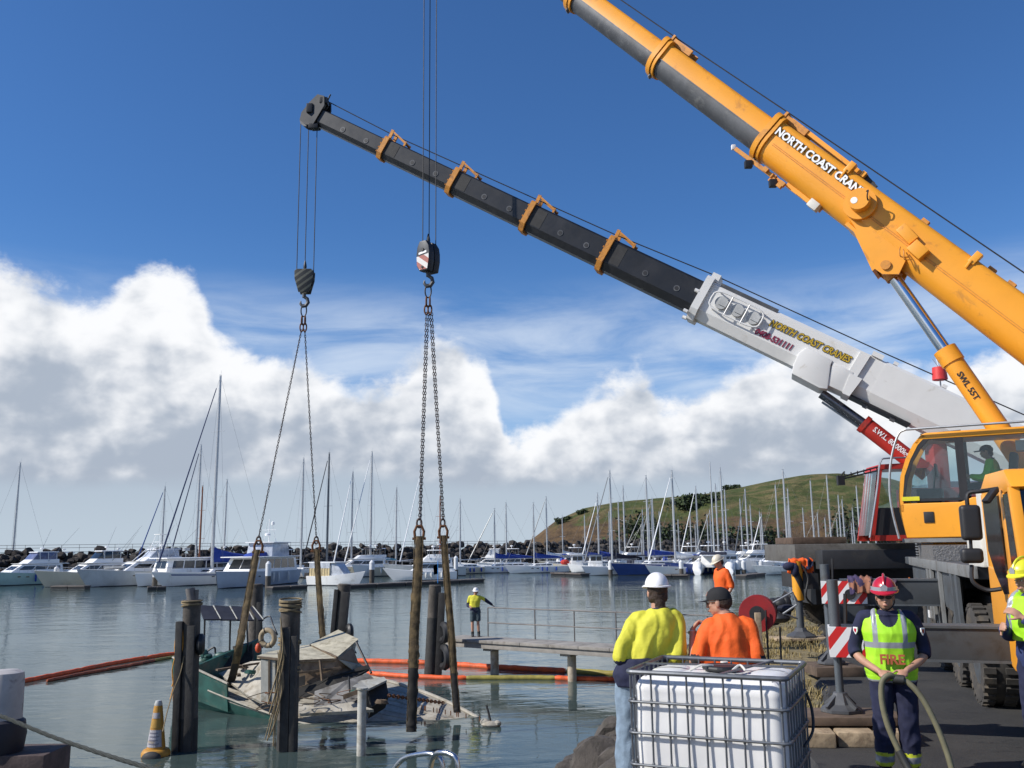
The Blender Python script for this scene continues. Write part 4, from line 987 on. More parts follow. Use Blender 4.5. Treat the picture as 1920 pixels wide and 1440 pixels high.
# ================================================================ lifting gear
m_hookd = mat('hook_steel', (.030, .034, .042), .5, .3, var=.2)
m_rust = mat('rusty_steel', (.16, .065, .025), .75, .3, var=.4, scale=8, dirt=(.06, .03, .02), dscale=7)
m_chain = mat('chain_steel', (.075, .055, .05), .55, .5, var=.4, scale=3)
m_web = mat('webbing_tan', (.115, .080, .036), .85, var=.6, scale=5, bump=.8, bscale=30, dirt=(.055, .038, .022), dscale=2.0, damt=.7)
m_webk = mat('webbing_black', (.020, .018, .016), .8, var=.4, scale=5)
def chain(p0, p1, pitch=.082, wire=.0105, name='chain', parent=None, m=None):
    p0, p1 = V(p0), V(p1); d = p1 - p0; n = max(2, int(d.length / pitch)); d.normalize(); x, y, _ = basis(d); mb = MB(); L = d
    step = (p1 - p0).length / n
    for i in range(n):
        c = p0 + d * step * (i + .5); a = x if i % 2 else y
        pts = [c + d * (math.sin(k * math.pi / 4) * (step * .5 + wire)) + a * (math.cos(k * math.pi / 4) * wire * 2.1) for k in range(8)]
        mb.tube(pts, wire, 5, closed=True)
    return mb.build(name, m or m_chain, parent, smooth=True, fix=False)
def ringlink(mb, c, ax, a, b, r): mb.torus(c, 1, r, ax, 18, 7, a, b)
def hook_block(label, top, blk, ropes, style):
    """ropes fall from `top` to the block; hook, then master link"""
    t = thing('hook_block', label, 'hook block', blk)
    right = V((1, 0, 0)); fwd = V((0, 1, 0)); up = V((0, 0, 1))
    for dx, dy in ropes:
        mb = MB(); mb.cyl(blk + right * dx + fwd * dy + up * .2, V((top.x + dx * 1.0, top.y + dy, top.z)), .0135, n=6); mb.build('hoist_rope', m_rope, t)
    if style == 'a':
        poly = [(-.29, .36), (-.22, .42), (.22, .42), (.29, .36), (.28, .10), (.17, -.32), (-.15, -.32), (-.28, .12)]
        def st(t_, out):
            b = t_.new('ShaderNodeBsdfPrincipled'); t_.l.new(b.outputs[0], out.inputs[0]); sp = t_.new('ShaderNodeSeparateXYZ'); t_.l.new(t_.new('ShaderNodeTexCoord').outputs['Object'], sp.inputs[0])
            q = t_.math('SUBTRACT', sp.outputs[2], t_.math('MULTIPLY', sp.outputs[0], .75)); f = t_.math('GREATER_THAN', t_.math('FRACT', t_.math('MULTIPLY', q, 4.6)), .62)
            c = t_.mix(f, (.022, .025, .026, 1), (.13, .13, .10, 1)); t_.l.new(c, b.inputs['Base Color']); b.inputs['Roughness'].default_value = .6
        mside = mat_custom('block_stripes', st)
        for y in (.16, -.12): mb = MB(); mb.prism(poly, y - .04, y, frame(blk, right, up, -fwd)); mb.build('side_plate', mside, t, bevel=.012)
        for y in (-.05, .06): mb = MB(); mb.lathe([(.08, -.03), (.25, -.035), (.22, 0), (.25, .035), (.08, .03)], frame(blk + up * .08 + fwd * y, right, up, -fwd), 20); mb.build('sheave', m_hookd, t, smooth=True)
        hk = -.34
    else:
        poly = [(-.20, .30), (-.12, .46), (.10, .46), (.20, .30), (.23, .12), (.23, -.10), (.17, -.40), (-.12, -.40), (-.21, -.25), (-.23, .1)]
        rt = V((.82, -.57, 0)); fw = V((.57, .82, 0))
        for y in (.24, -.02): mb = MB(); mb.prism(poly, y - .22, y, frame(blk - fw * .0, rt, up, -fw)); mb.build('side_plate', m_hookd, t, bevel=.02)
        mb = MB(); mb.prism([(-.21, .02), (.22, .06), (.22, -.10), (.17, -.37), (-.10, -.37), (-.20, -.22)], .242, .252, frame(blk, rt, up, -fw))
        def st2(t_, out):
            b = t_.new('ShaderNodeBsdfPrincipled'); t_.l.new(b.outputs[0], out.inputs[0]); sp = t_.new('ShaderNodeSeparateXYZ'); t_.l.new(t_.new('ShaderNodeTexCoord').outputs['Object'], sp.inputs[0])
            q = t_.math('ADD', sp.outputs[2], t_.math('MULTIPLY', sp.outputs[0], .9)); f = t_.math('GREATER_THAN', t_.math('FRACT', t_.math('ADD', t_.math('MULTIPLY', q, 3.0), .15)), .5)
            c = t_.mix(f, (.62, .60, .58, 1), (.33, .10, .08, 1)); t_.l.new(c, b.inputs['Base Color']); b.inputs['Roughness'].default_value = .6
        mb.build('warning_plate', mat_custom('block_warning', st2), t)
        mb = MB(); mb.prism([(-.14, .07), (.14, .10), (.14, .16), (-.14, .13)], .242, .250, frame(blk, rt, up, -fw)); mb.build('name_plate', m_ltxt, t)
        mb = MB(); mb.cyl(blk + up * .2 - fw * .27, blk + up * .2 - fw * .23, .05, n=12); mb.cyl(blk - up * .3 - fw * .275, blk - up * .3 - fw * .25, .035, n=10); mb.build('pin', m_rub, t)
        hk = -.40
    mb = MB(); mb.tube([blk + up * .40, blk + up * .52, blk + up * .60, blk + up * .72], [.03, .055, .045, .02], 8); mb.build('rope_socket', m_hookd, t, smooth=True)
    c = blk + up * (hk - .26)
    mb = MB(); mb.cyl(blk + up * hk, blk + up * (hk - .12), .06, n=12)
    mb.tube([c + up * .17, c + up * .10 + right * .10, c + right * .125 - up * .02, c - up * .12 + right * .06, c - up * .14 - right * .04, c - right * .11 - up * .05, c - right * .10 + up * .03], [.05, .055, .06, .06, .055, .04, .02], 8); mb.build('hook', m_steel, t, smooth=True)
    return t, c - up * .10
# left hook: over the stern
blkA = P(571, 531, 27.0); hA, linkA = hook_block('striped hook block hanging plumb below the black boom tip', wb.pt(wb.L - .1, 0, -.2), blkA, ((-.24, -.05), (.0, .0), (.26, .05)), 'a')
blkB = HOOKB; hB, linkB = hook_block('dark hook block with red and white plate on the long ropes', ytip, blkB, ((-.15, -.06), (.02, 0), (.20, .08)), 'b')
def sling_set(name, label, top, ends, dbl, group):
    t = thing(name, label, 'chain sling', top)
    mb = MB(); ringlink(mb, top - V((0, 0, .17)), (0, 1, 0), .085, .19, .021); mb.build('master_link', m_hookd, t, smooth=True)
    for k, e in enumerate(ends):
        s = top - V((0, 0, .36)) + V(((-.05, .05)[k], 0, 0))
        mb = MB(); ringlink(mb, s - V((0, 0, .12)), (1, 0, 0), .05, .13, .022); ringlink(mb, s - V((0, 0, .34)), (0, 1, 0), .05, .13, .022); mb.build('coupling_link', m_rust, t, smooth=True)
        for j in range(2 if dbl else 1):
            dx = V((.055 * j, .05 * j, 0)); chain(s - V((0, 0, .42)) + dx, V(e) + dx * .6, parent=t)
        mb = MB(); ringlink(mb, V(e) - V((0, 0, .08)), (0, 1, 0), .06, .11, .026); mb.build('end_link', m_chain, t, smooth=True)
    return t
eA = [P(485, 1008, 26.4), P(593, 1008, 28.6)]; eB = [P(786, 975, 23.3), P(830, 975, 25.6)]
sling_set('chain_sling', 'two leg chain sling hanging from the striped hook block', linkA, eA, False, None)
sling_set('chain_sling', 'doubled chain sling hanging from the red and white plated hook block', linkB, eB, True, None)
def web_sling(label, pts, w, black_from, seed):
    """shackle at the top, folded webbing sleeve below"""
    t = thing('lifting_strap', label, 'strap', pts[0])
    p0 = V(pts[0]); mb = MB(); d = (V(pts[1]) - p0).normalized()
    mb.tube([p0 + V((-.10, 0, -.34)), p0 + V((-.12, 0, -.14)), p0 + V((-.06, 0, .0)), p0 + V((.06, 0, .0)), p0 + V((.12, 0, -.14)), p0 + V((.10, 0, -.34))], .035, 8); mb.cyl(p0 + V((-.17, 0, -.32)), p0 + V((.17, 0, -.32)), .035, n=10); mb.build('shackle', m_rust, t, smooth=True)
    path = smooth([p0 + d * .26] + [V(q) for q in pts[1:]], 22); x = V((1, 0, 0)); rings = []; mats = []
    for i, p in enumerate(path):
        f = i / (len(path) - 1); ww = w * (.75 + .25 * min(1, f * 3)) * (1 + .10 * noise.noise(V((seed, f * 30, 0))))
        ring = []
        for k in range(14):
            a = 2 * math.pi * k / 14; rr = 1 + .26 * noise.noise(V((math.cos(a) * 1.3 + seed, math.sin(a) * 1.3, f * 34))) + .16 * noise.noise(V((math.cos(a) * 2.5, seed + math.sin(a) * 2.5, f * 90)))
            ring.append(p + V((math.cos(a) * ww / 2 * rr, math.sin(a) * ww * .22 * rr, 0)))
        rings.append(ring)
    cut = max(2, int(black_from * len(rings)))
    mb = MB(); mb.loft(rings[:cut + 1]); mb.build('sleeve', m_web, t, smooth=True)
    mb = MB(); mb.loft(rings[cut:]) if cut < len(rings) - 1 else None
    if mb.v: mb.build('wet_strap', m_webk, t, smooth=True)
    mb = MB()
    for k, e in ((-.45, 1), (.45, 1)): mb.tube([p + V((k * w, -.02, 0)) for p in path], .012, 5)
    mb.build('edge_binding', m_web, t)
    return t
web_sling('brown lifting strap entering the water beside the green stern', [P(485, 1014, 26.4), P(462, 1140, 25.9), P(444, 1235, 25.7), G(430, 1318, -.1) + V((0, -.2, 0)), G(425, 1345, -.8) + V((0, 1.5, 0))], .21, .52, 1)
web_sling('brown lifting strap running down behind the pale wheelhouse roof', [P(593, 1014, 28.6), P(598, 1100, 28.4), P(605, 1195, 28.2), P(612, 1262, 28.0)], .18, 1.0, 5)
web_sling('thick brown lifting strap with black wet end at the bow', [P(786, 986, 23.3), P(783, 1080, 23.1), P(777, 1180, 23.0), P(775, 1252, 22.9), P(772, 1352, 22.9), P(771, 1372, 22.9)], .245, .60, 9)
web_sling('slim brown lifting strap at the bow beside the jetty end', [P(831, 986, 25.6), P(838, 1090, 25.5), P(847, 1195, 25.4), P(851, 1262, 25.4), P(856, 1325, 25.3), P(858, 1336, 25.3)], .19, .60, 13)

# ================================================================ the half sunk boat
m_hullg = mat('green_hull', (.020, .085, .070), .5, var=.35, scale=2, dirt=(.10, .11, .085), dscale=2.2, damt=.4)
m_deck = mat('grimy_deck', (.35, .325, .275), .8, var=.3, scale=2.2, bump=.4, bscale=14, dirt=(.17, .135, .085), dscale=1.9, damt=.45)
m_roofm = mat('mildewed_roof', (.42, .385, .29), .8, var=.25, scale=3, bump=.3, bscale=20, dirt=(.15, .125, .07), dscale=5.5, damt=.45)
m_canv = mat('tan_canvas', (.27, .20, .135), .9, var=.3, scale=2.5, dirt=(.10, .06, .035), dscale=1.8, damt=.6)
m_rust = m_rust; m_wood = mat('wet_wood', (.12, .085, .055), .8, var=.4, scale=6)
m_wall = mat('cabin_paint', (.36, .36, .33), .7, var=.2, scale=3, dirt=(.17, .14, .09), dscale=3, damt=.6)
m_blue = mat('solar_blue', (.026, .027, .036), .6, var=.2, spec=.15)
bow = G(935, 1357, 0); st_ = V((P(428, 1230, 28.2).x, 28.2, 0)); e_h = (st_ - bow); LBOAT = e_h.length; e_h.normalize(); n_h = V((e_h.y, -e_h.x, 0))
if n_h.y > 0: n_h = -n_h
PT, RL = R(7.5), R(11)
ex = (e_h * math.cos(PT) + V((0, 0, math.sin(PT)))).normalized()
ny = (n_h * math.cos(RL) + V((0, 0, -math.sin(RL)))); ny = (ny - ex * ny.dot(ex)).normalized(); nz = ex.cross(ny); nz = nz if nz.z > 0 else -nz
BF = frame(bow + V((0, 0, -.345)), ex, ny, nz)
wr = thing('sunken_boat', 'half sunk wooden fishing boat with green stern and mildewed wheelhouse roof', 'boat', (bow.x, bow.y, 0))
def hb(x):       # half beam
    if x < 5: return 1.75 * math.sin(min(1, (x + .05) / 5) * math.pi / 2) ** .8
    return lerp(1.75, 1.35, ((x - 5) / (LBOAT - 5)) ** 1.5)
st = [0, .4, .9, 1.6, 2.5, 3.6, 4.8, 6, 7.2, 8.4, 9.4, LBOAT]
rings = []
for x in st:
    b = max(.03, hb(x)); g = .03 + .18 * max(0, (x - 5) / 5) ** 2
    rings.append([(x, b, g), (x, b * .97, -.2), (x, b * .8, -.8), (x, b * .3, -1.3), (x, -b * .3, -1.3), (x, -b * .8, -.8), (x, -b * .97, -.2), (x, -b, g)])
mb = MB(BF); mb.loft([r for r in rings if r[0][0] < 6.5], closed=False); mb.build('hull', m_deck, wr, smooth=True)
mb = MB(BF); mb.loft([r for r in rings if r[0][0] > 5.5], closed=False)
r_ = rings[-1]; mb.add(r_, [tuple(range(len(r_)))]); hs_ = mb.build('hull_stern', m_hullg, wr, smooth=True)
NPL = 14
for pk in range(NPL):
    k0, k1 = -1 + 2 * pk / NPL + .008, -1 + 2 * (pk + 1) / NPL - .008; dz = .012 * noise.noise(V((pk * 3.1, 0, 0))); dk = []
    for x in [i * .3 for i in range(int(LBOAT / .3) + 1)]:
        b = max(.02, hb(x)); ring = []
        for k in (k0, k1): ring.append((x, b * k, .02 + .10 * (1 - k * k) + dz + .02 * noise.noise(V((x * 2, k * 3, 0)))))
        ring += [(ring[1][0], ring[1][1], ring[1][2] - .04), (ring[0][0], ring[0][1], ring[0][2] - .04)]; dk.append(ring)
    mb = MB(BF); mb.loft(dk); mb.build('deck_plank', m_deck, wr)
mb = MB(BF); mb.tube([(x, hb(x) + .02, .05 + .18 * max(0, (x - 5) / 5) ** 2) for x in [i * .4 for i in range(1, int(LBOAT / .4))]], .03, 6); mb.tube([(x, -hb(x) - .02, .05 + .18 * max(0, (x - 5) / 5) ** 2) for x in [i * .4 for i in range(1, int(LBOAT / .4))]], .05, 6); mb.build('gunwale', m_deck, wr, smooth=True)
# raised green bulwark round the stern quarter
mb = MB(BF); q = [(x, hb(x)) for x in (7.6, 8.2, 8.8, 9.4, 10, LBOAT)]
mb.loft([[(x, y, -.3), (x, y + .06, .46 + .05 * i), (x, y, .46 + .05 * i), (x, y - .06, -.3)] for i, (x, y) in enumerate(q)]); mb.loft([[(LBOAT, hb(LBOAT) * k, -.3), (LBOAT + .06, hb(LBOAT) * k, .70), (LBOAT, hb(LBOAT) * k, .70), (LBOAT - .06, hb(LBOAT) * k, -.3)] for k in (1, .5, 0, -.5, -1)]); mb.build('bulwark', m_hullg, wr)
mb = MB(BF); mb.tube([(x, y + .02, .51 + .05 * i) for i, (x, y) in enumerate(q)], .035, 6); mb.build('bulwark_rail', m_deck, wr, smooth=True)
# picture point -> point at a given depth, for fitting the broken upperworks
def W(u, v, Y): return P(u, v, Y)
def slab(name, pts, th, m, parent=wr, bev=.0):
    pts = [V(p) for p in pts]; nn = (pts[1] - pts[0]).cross(pts[2] - pts[1]).normalized(); nn = nn if nn.z >= 0 else -nn
    mb = MB(); k = len(pts); mb.add(pts + [p - nn * th for p in pts], [tuple(range(k)), tuple(range(2 * k - 1, k - 1, -1))] + [(i, (i + 1) % k, (i + 1) % k + k, i + k) for i in range(k)])
    return mb.build(name, m, parent, bevel=bev)
# wheelhouse
slab('roof', [W(482, 1230, 25.0), W(560, 1237, 24.6), W(632, 1234, 24.8), W(582, 1209, 26.6), W(560, 1211, 26.8), W(505, 1222, 26.4)], .07, m_roofm, bev=.015)
slab('roof_hatch', [W(582, 1207, 26.4), W(634, 1181, 27.2), W(671, 1198, 26.3), W(631, 1232, 24.8)], .07, m_roofm, bev=.015)
slab('wheelhouse_wall', [W(492, 1236, 25.0), W(519, 1238, 24.9), W(517, 1322, 24.9), W(492, 1318, 25.0)], .08, m_wall)
slab('wheelhouse_wall', [W(519, 1238, 24.95), W(556, 1240, 24.8), W(556, 1330, 24.7), W(517, 1324, 24.9)], .06, m_wall)
slab('canvas_side', [W(556, 1238, 24.65), W(632, 1235, 24.8), W(662, 1214, 25.7), W(671, 1240, 25.6), W(676, 1252, 25.5), W(620, 1268, 24.7), W(556, 1290, 24.6)], .04, m_canv)
slab('canvas_front', [W(632, 1236, 24.85), W(668, 1200, 26.3), W(660, 1235, 26.0), W(684, 1252, 25.6), W(662, 1258, 25.2)], .03, m_roofm)
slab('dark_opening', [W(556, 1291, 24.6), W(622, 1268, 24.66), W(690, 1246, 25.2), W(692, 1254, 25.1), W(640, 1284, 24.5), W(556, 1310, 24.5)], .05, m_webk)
slab('cabin_side', [W(590, 1296, 24.45), W(648, 1276, 24.5), W(690, 1262, 25.0), W(712, 1282, 24.6), W(660, 1318, 24.0), W(588, 1326, 24.1)], .06, mat('grey_side', (.17, .165, .16), .8, var=.4, scale=3, dirt=(.06, .05, .04), damt=.6))
slab('cabin_window', [W(560, 1270, 24.52), W(572, 1266, 24.52), W(572, 1284, 24.5), W(560, 1288, 24.5)], .02, m_webk)
slab('side_deck', [W(556, 1318, 24.2), W(590, 1326, 23.9), W(660, 1316, 23.9), W(700, 1330, 23.7), W(640, 1334, 23.6), W(562, 1338, 23.75)], .08, m_deck)
slab('hatch_box', [W(690, 1290, 24.3), W(724, 1276, 24.6), W(729, 1306, 24.3), W(697, 1326, 23.9)], .5, m_dark)
slab('hatch_lid', [W(660, 1288, 23.9), W(676, 1276, 24.6), W(720, 1269, 24.8), W(725, 1275, 24.5), W(692, 1291, 23.95)], .05, m_wall)
slab('plank', [W(644, 1302, 23.8), W(672, 1292, 23.8), W(673, 1300, 23.8), W(645, 1311, 23.8)], .08, m_wood)
for a, b, r in (((668, 1204, 26.0), (696, 1262, 25.2), .035), ((662, 1215, 26.0), (668, 1225, 25.9), .02), ((654, 1268, 24.2), (656, 1298, 24.1), .025)):
    mb = MB(); mb.cyl(W(*a), W(*b), r, n=6); mb.build('stay', m_rub, wr)
mb = MB(); rn = random.Random(4)
for k in range(9): a = W(rn.uniform(445, 500), rn.uniform(1245, 1275), 26.8 + rn.uniform(-.5, .5)); mb.beam(a, a + V((rn.uniform(-.8, .8), rn.uniform(-.8, .6), rn.uniform(-.1, .1))), .10, .05)
mb.build('loose_planks', m_wood, wr)
slab('aft_deck', [W(410, 1262, 27.6), W(470, 1240, 27.4), W(500, 1238, 26.4), W(494, 1318, 25.0), W(462, 1302, 25.6)], .08, m_deck)
mb = MB(); rn = random.Random(8)
for k in range(16): a = W(rn.uniform(372, 420), rn.uniform(1226, 1258), 27.9); mb.ell(a, (rn.uniform(.08, .25), rn.uniform(.1, .2), rn.uniform(.06, .16)), 8, 5)
mb.build('net_heap', m_hullg, wr, smooth=True)
slab('aft_locker', [W(404, 1228, 28.0), W(434, 1218, 28.2), W(436, 1248, 27.9), W(408, 1252, 27.8)], .3, m_dark)
slab('aft_locker', [W(436, 1212, 28.8), W(472, 1203, 28.9), W(474, 1240, 28.4), W(440, 1246, 28.4)], .3, m_webk)
mb = MB(); mb.tube(smooth([W(372, 1232, 28.2), W(390, 1220, 28.2), W(402, 1214, 28.2), W(404, 1226, 28.2), W(408, 1245, 28.0)], 4), .03, 6); mb.build('stern_rail', m_rub, wr)
# solar panels on poles over the stern
for i in range(4):
    u0 = 372 + i * 31; o_ = [W(u0, 1134 + i * 1, 29.0), W(u0 + 28, 1136 + i * 1, 29.0), W(u0 + 42, 1161 + i * .6, 27.9), W(u0 + 10, 1161 + i * .6, 27.9)]
    if i == 3: o_ = [W(468, 1137, 29.0), W(474, 1137, 29.0), W(494, 1162, 27.9), W(484, 1162, 27.9)]
    sp = slab('solar_panel', o_, .04, m_blue)
    mb = MB(); mb.cyl(o_[1] + V((0, 0, .01)), o_[2] + V((0, 0, .01)), .018, n=6); mb.build('panel_frame', m_wall, sp)
for a, b in (((432, 1160, 28.2), (430, 1238, 28.2)), ((462, 1150, 28.9), (466, 1240, 28.6)), ((384, 1160, 28.2), (382, 1235, 28.2)), ((490, 1160, 28.2), (492, 1215, 28.2))):
    mb = MB(); mb.cyl(W(*a), W(*b), .028, n=6); mb.build('pole', m_rub, wr)
mb = MB(); mb.tube(smooth([W(494, 1160, 27.6), W(506, 1156, 27.6), W(512, 1172, 27.2), W(520, 1190, 27.0)], 4), .025, 6); mb.build('rail', m_rub, wr)
# chain and anchor roller at the bow, stump with a staff
mb = MB(); c_ = G(921, 1356, .08); mb.ell(c_ - V((0, 0, .03)), (.26, .16, .09), 10, 6); mb.ell(c_ + V((-.16, .06, .02)), (.13, .12, .09), 8, 5); mb.ell(c_ + V((.16, -.04, .0)), (.10, .1, .08), 8, 5); mb.build('anchor_winch', m_deck, wr, smooth=True)
mb = MB(); mb.cyl(c_, c_ + V((-.12, .1, .42)), .03, n=6); mb.build('staff', m_rub, wr)
chain(W(728, 1304, 24.0), G(832, 1318, .22), .1, .018, 'deck_chain', wr, m_rust)
mb = MB(); rn = random.Random(21)
for k in range(22): u = rn.uniform(690, 900); a = G(u, lerp(1312, 1352, (u - 690) / 210), .14); mb.cyl(a, a + V((0, 0, .12)), .014, n=5)
mb.build('cleat', m_rust, wr)
for a, b in (((560, 1239, 24.6), (632, 1236, 24.75)), ((556, 1262, 24.55), (640, 1252, 24.75)), ((600, 1238, 24.6), (604, 1276, 24.55)), ((582, 1209, 26.5), (632, 1233, 24.75)), ((484, 1232, 24.95), (560, 1240, 24.55)), ((505, 1238, 24.85), (505, 1320, 24.85))):
    mb = MB(); mb.beam(W(*a), W(*b), .05, .05); mb.build('batten', m_wood, wr)
rn = random.Random(14)
for k in range(12):
    a = W(rn.uniform(465, 700), rn.uniform(1290, 1325), 24.2 - rn.uniform(0, .6)); q = [a]
    for j_ in range(4): q.append(q[-1] + V((rn.uniform(-.35, .35), rn.uniform(-.2, .2), rn.uniform(-.10, .06))))
    mb = MB(); mb.tube(smooth(q, 4), rn.uniform(.008, .018), 5); mb.build('rope_end', m_rust if k % 3 == 0 else m_wood, wr)
for k, (u_, v_, Y_) in enumerate(((470, 1262, 26.4), (455, 1252, 27.0), (668, 1300, 24.0), (716, 1318, 23.9))):
    mb = MB(); c_ = W(u_, v_, Y_)
    for j_ in range(3): mb.torus(c_ + V((0, 0, .03 * j_)), .16 - .02 * j_, .022, (.1, .1, 1), 16, 5)
    mb.build('rope_coil', m_wood if k % 2 else m_hullg, wr, smooth=True)
lr = thing('life_ring', 'cream life ring hanging above the sunken boat', 'life ring', W(502, 1196, 27.0))
mb = MB(); mb.torus(W(502, 1196, 27.0), .22, .075, (.3, 1, .1), 24, 10); lrr = mb.build('ring', mat('cream_foam', (.30, .235, .15), .7, var=.2, scale=5), lr, smooth=True)
mb = MB()
for k in range(4): a = k * 1.571 + .4; mb.torus(W(502, 1196, 27.0) + V((.22 * math.cos(a), 0, .22 * math.sin(a))), .082, .014, (-math.sin(a), 0, math.cos(a)), 10, 5)
mb.build('band', m_dark, lrr)
mb = MB(); mb.ell(W(484, 1215, 27.2), (.09, .09, .14), 10, 6); fl = mb.build('float', mat('orange_float', (.50, .07, .02), .5), smooth=True); tag(fl, 'small orange float beside the life ring', 'float')

# ================================================================ timber piles
m_pile = mat('old_pile', (.088, .076, .064), .9, var=.4, scale=3, bump=.6, bscale=18, dirt=(.04, .035, .03), dscale=2, damt=.5)
m_piled = mat('tarred_pile', (.030, .028, .026), .75, var=.4, scale=4, bump=.4, bscale=15)
m_ropey = mat('old_rope', (.21, .16, .09), .9, var=.3, scale=9)
m_orope = mat('orange_rope', (.50, .23, .03), .8, var=.3, scale=9)
def pile(label, u0, v0, u1, v1, Y, w, tar, planks, ropes, seed):
    top = P(u0, v0, Y); bot = P(u1, v1, Y); d = (top - bot).normalized(); base_ = bot - d * 3.0
    t = thing('mooring_pile', label, 'pile', (bot.x, bot.y, 0)); rn = random.Random(seed)
    rings = []; N = 16; n = 20
    for i in range(N + 1):
        f = i / N; c = base_.lerp(top, f); ring = []
        for k in range(n):
            a = 2 * math.pi * k / n; r = w / 2 * (1.05 - .1 * f) * (1 + .05 * noise.noise(V((math.cos(a) * 2, math.sin(a) * 2, f * 5 + seed))))
            ring.append(c + V((math.cos(a) * r, math.sin(a) * r, 0)))
        rings.append(ring)
    cut = int(N * tar)
    mb = MB(); mb.loft(rings[cut:]); mb.build('shaft', m_pile, t, smooth=True)
    if cut: mb = MB(); mb.loft([[p.lerp(rings[i][0].lerp(rings[i][n // 2], .5), -.03) for p in rings[i]] for i in range(cut + 1)]); mb.build('tarred_shaft', m_piled, t, smooth=True)
    mb = MB(); mb.tube([top - d * .02, top + d * .02], [w * .49, w * .44], 20); mb.build('cap', m_pile, t)
    for (dx, wd, za, zb) in planks:
        c = bot + V((dx, -w * .45, 0)); mb = MB(); mb.beam(c + d * za, c + d * zb, .14, wd); mb.build('fender_plank', m_piled, t, bevel=.015)
    for z in ropes:
        c = bot + d * z
        mb = MB()
        for j in range(3): mb.torus(c + V((0, 0, .05 * j)), w * .54, .02, d + V((rn.uniform(-.15, .15), rn.uniform(-.15, .15), 0)), 20, 5)
        mb.build('lashing', m_ropey, t, smooth=True)
    return t, top, bot, d
T1 = pile('dark timber pile with lamp cap nearest the orange rope', 360, 1126, 352, 1378, 21.9, .42, .62, ((-.20, .16, -.5, 2.55), (.08, .18, -.5, 2.45)), (2.9,), 1)
tp = T1[1]; mb = MB(); mb.cyl(tp, tp + V((-.06, 0, .28)), .11, n=14); ltn = mb.build('lamp_body', m_galvd, T1[0], smooth=True); mb = MB(); mb.cyl(tp + V((.10, 0, 0)), tp + V((.10, 0, .25)), .05, n=8); mb.build('lamp_bracket', m_galvd, T1[0])
mb = MB(); rn = random.Random(3)
for k in range(16):
    a = P(338 + rn.uniform(-5, 4), 1172, 21.7); mb.tube(smooth([a, a + V((rn.uniform(-.05, .05), 0, -.5)), a + V((rn.uniform(-.08, .04), 0, -1.0)), a + V((rn.uniform(-.1, .02), 0, -1.25 - rn.uniform(0, .5)))], 3), .014, 4)
orp = mb.build('rope_bundle', m_orope); tag(orp, 'frayed orange rope bundle hanging on the lamp topped pile', 'rope')
mb = MB(); mb.tube(smooth([P(345, 1230, 21.7), P(338, 1262, 21.6), P(325, 1295, 21.4), P(312, 1340, 20.6), P(305, 1372, 20.2)], 4), .014, 5); tag(mb.build('mooring_rope', m_ropey), 'thin slack rope from the lamp topped pile to the yellow buoy', 'rope')
mb = MB(); mb.torus(P(376, 1208, 21.9), .15, .10, (1, .3, 0), 18, 8); tag(mb.build('tyre_fender', m_rub, smooth=True), 'small black tyre fender on the lamp topped pile', 'fender')
T2 = pile('rope lashed timber pile standing in front of the wheelhouse', 545, 1130, 539, 1377, 21.8, .47, .60, ((-.02, .20, -.5, 2.4), (.16, .14, -.5, 2.2)), (2.75, 2.9, 2.0, 1.4), 2)
mb = MB(); rn = random.Random(6)
for k in range(9):
    a = P(524 + rn.uniform(-4, 6), 1150 + rn.uniform(0, 90), 21.5); mb.tube(smooth([a, a + V((rn.uniform(-.12, .12), -.05, -.7)), a + V((rn.uniform(-.2, .1), -.05, -1.3)), a + V((rn.uniform(-.25, .05), -.05, -1.9))], 3), rn.uniform(.008, .02), 4)
tag(mb.build('hanging_rope', m_ropey), 'tangle of old ropes hanging on the lashed pile', 'rope')
T3 = pile('distant timber pile behind the solar panels', 481, 1096, 477, 1235, 34, .50, .45, ((.18, .16, -.5, 2.0),), (), 3)
T4 = pile('timber pile with black planks behind the tilted roof', 646, 1096, 634, 1228, 35, .50, .50, ((-.24, .16, -.5, 2.4), (.10, .3, -.5, 2.3)), (), 4)
mb = MB(); mb.torus(P(655, 1186, 34.6), .22, .12, (1, .4, 0), 18, 8); tag(mb.build('tyre_fender', m_rub, smooth=True), 'black tyre fender on the pile behind the tilted roof', 'fender')
T5 = pile('square topped dark pile at the end of the jetty', 816, 1098, 808, 1258, 33.3, .46, .85, ((.28, .24, -.5, 2.7),), (), 5)
mb = MB(); mb.torus(P(832, 1186, 33.0), .26, .13, (1, .5, 0), 18, 8); tag(mb.build('tyre_fender', m_rub, smooth=True), 'upper black tyre fender at the jetty end', 'fender')
mb = MB(); mb.torus(P(833, 1232, 33.0), .32, .14, (1, .5, 0), 18, 8); tag(mb.build('tyre_fender', m_rub, smooth=True), 'lower black tyre fender at the jetty end', 'fender')
pw = thing('white_post', 'slim white post standing in the water before the hatch box', 'post', G(679, 1388, 0))
mb = MB(); a = P(679, 1292, 21.1); mb.cyl((a.x, a.y, -2.5), (a.x, a.y, a.z), .10, n=20); mb.build('shaft', mat('white_pvc', (.46, .45, .41), .6, var=.15, scale=3, dirt=(.16, .135, .08), dscale=3, damt=.7), pw, smooth=True)
mb = MB(); mb.cyl((a.x, a.y, a.z), (a.x, a.y, a.z + .03), .13, n=20); mb.build('cap', m_wall, pw)

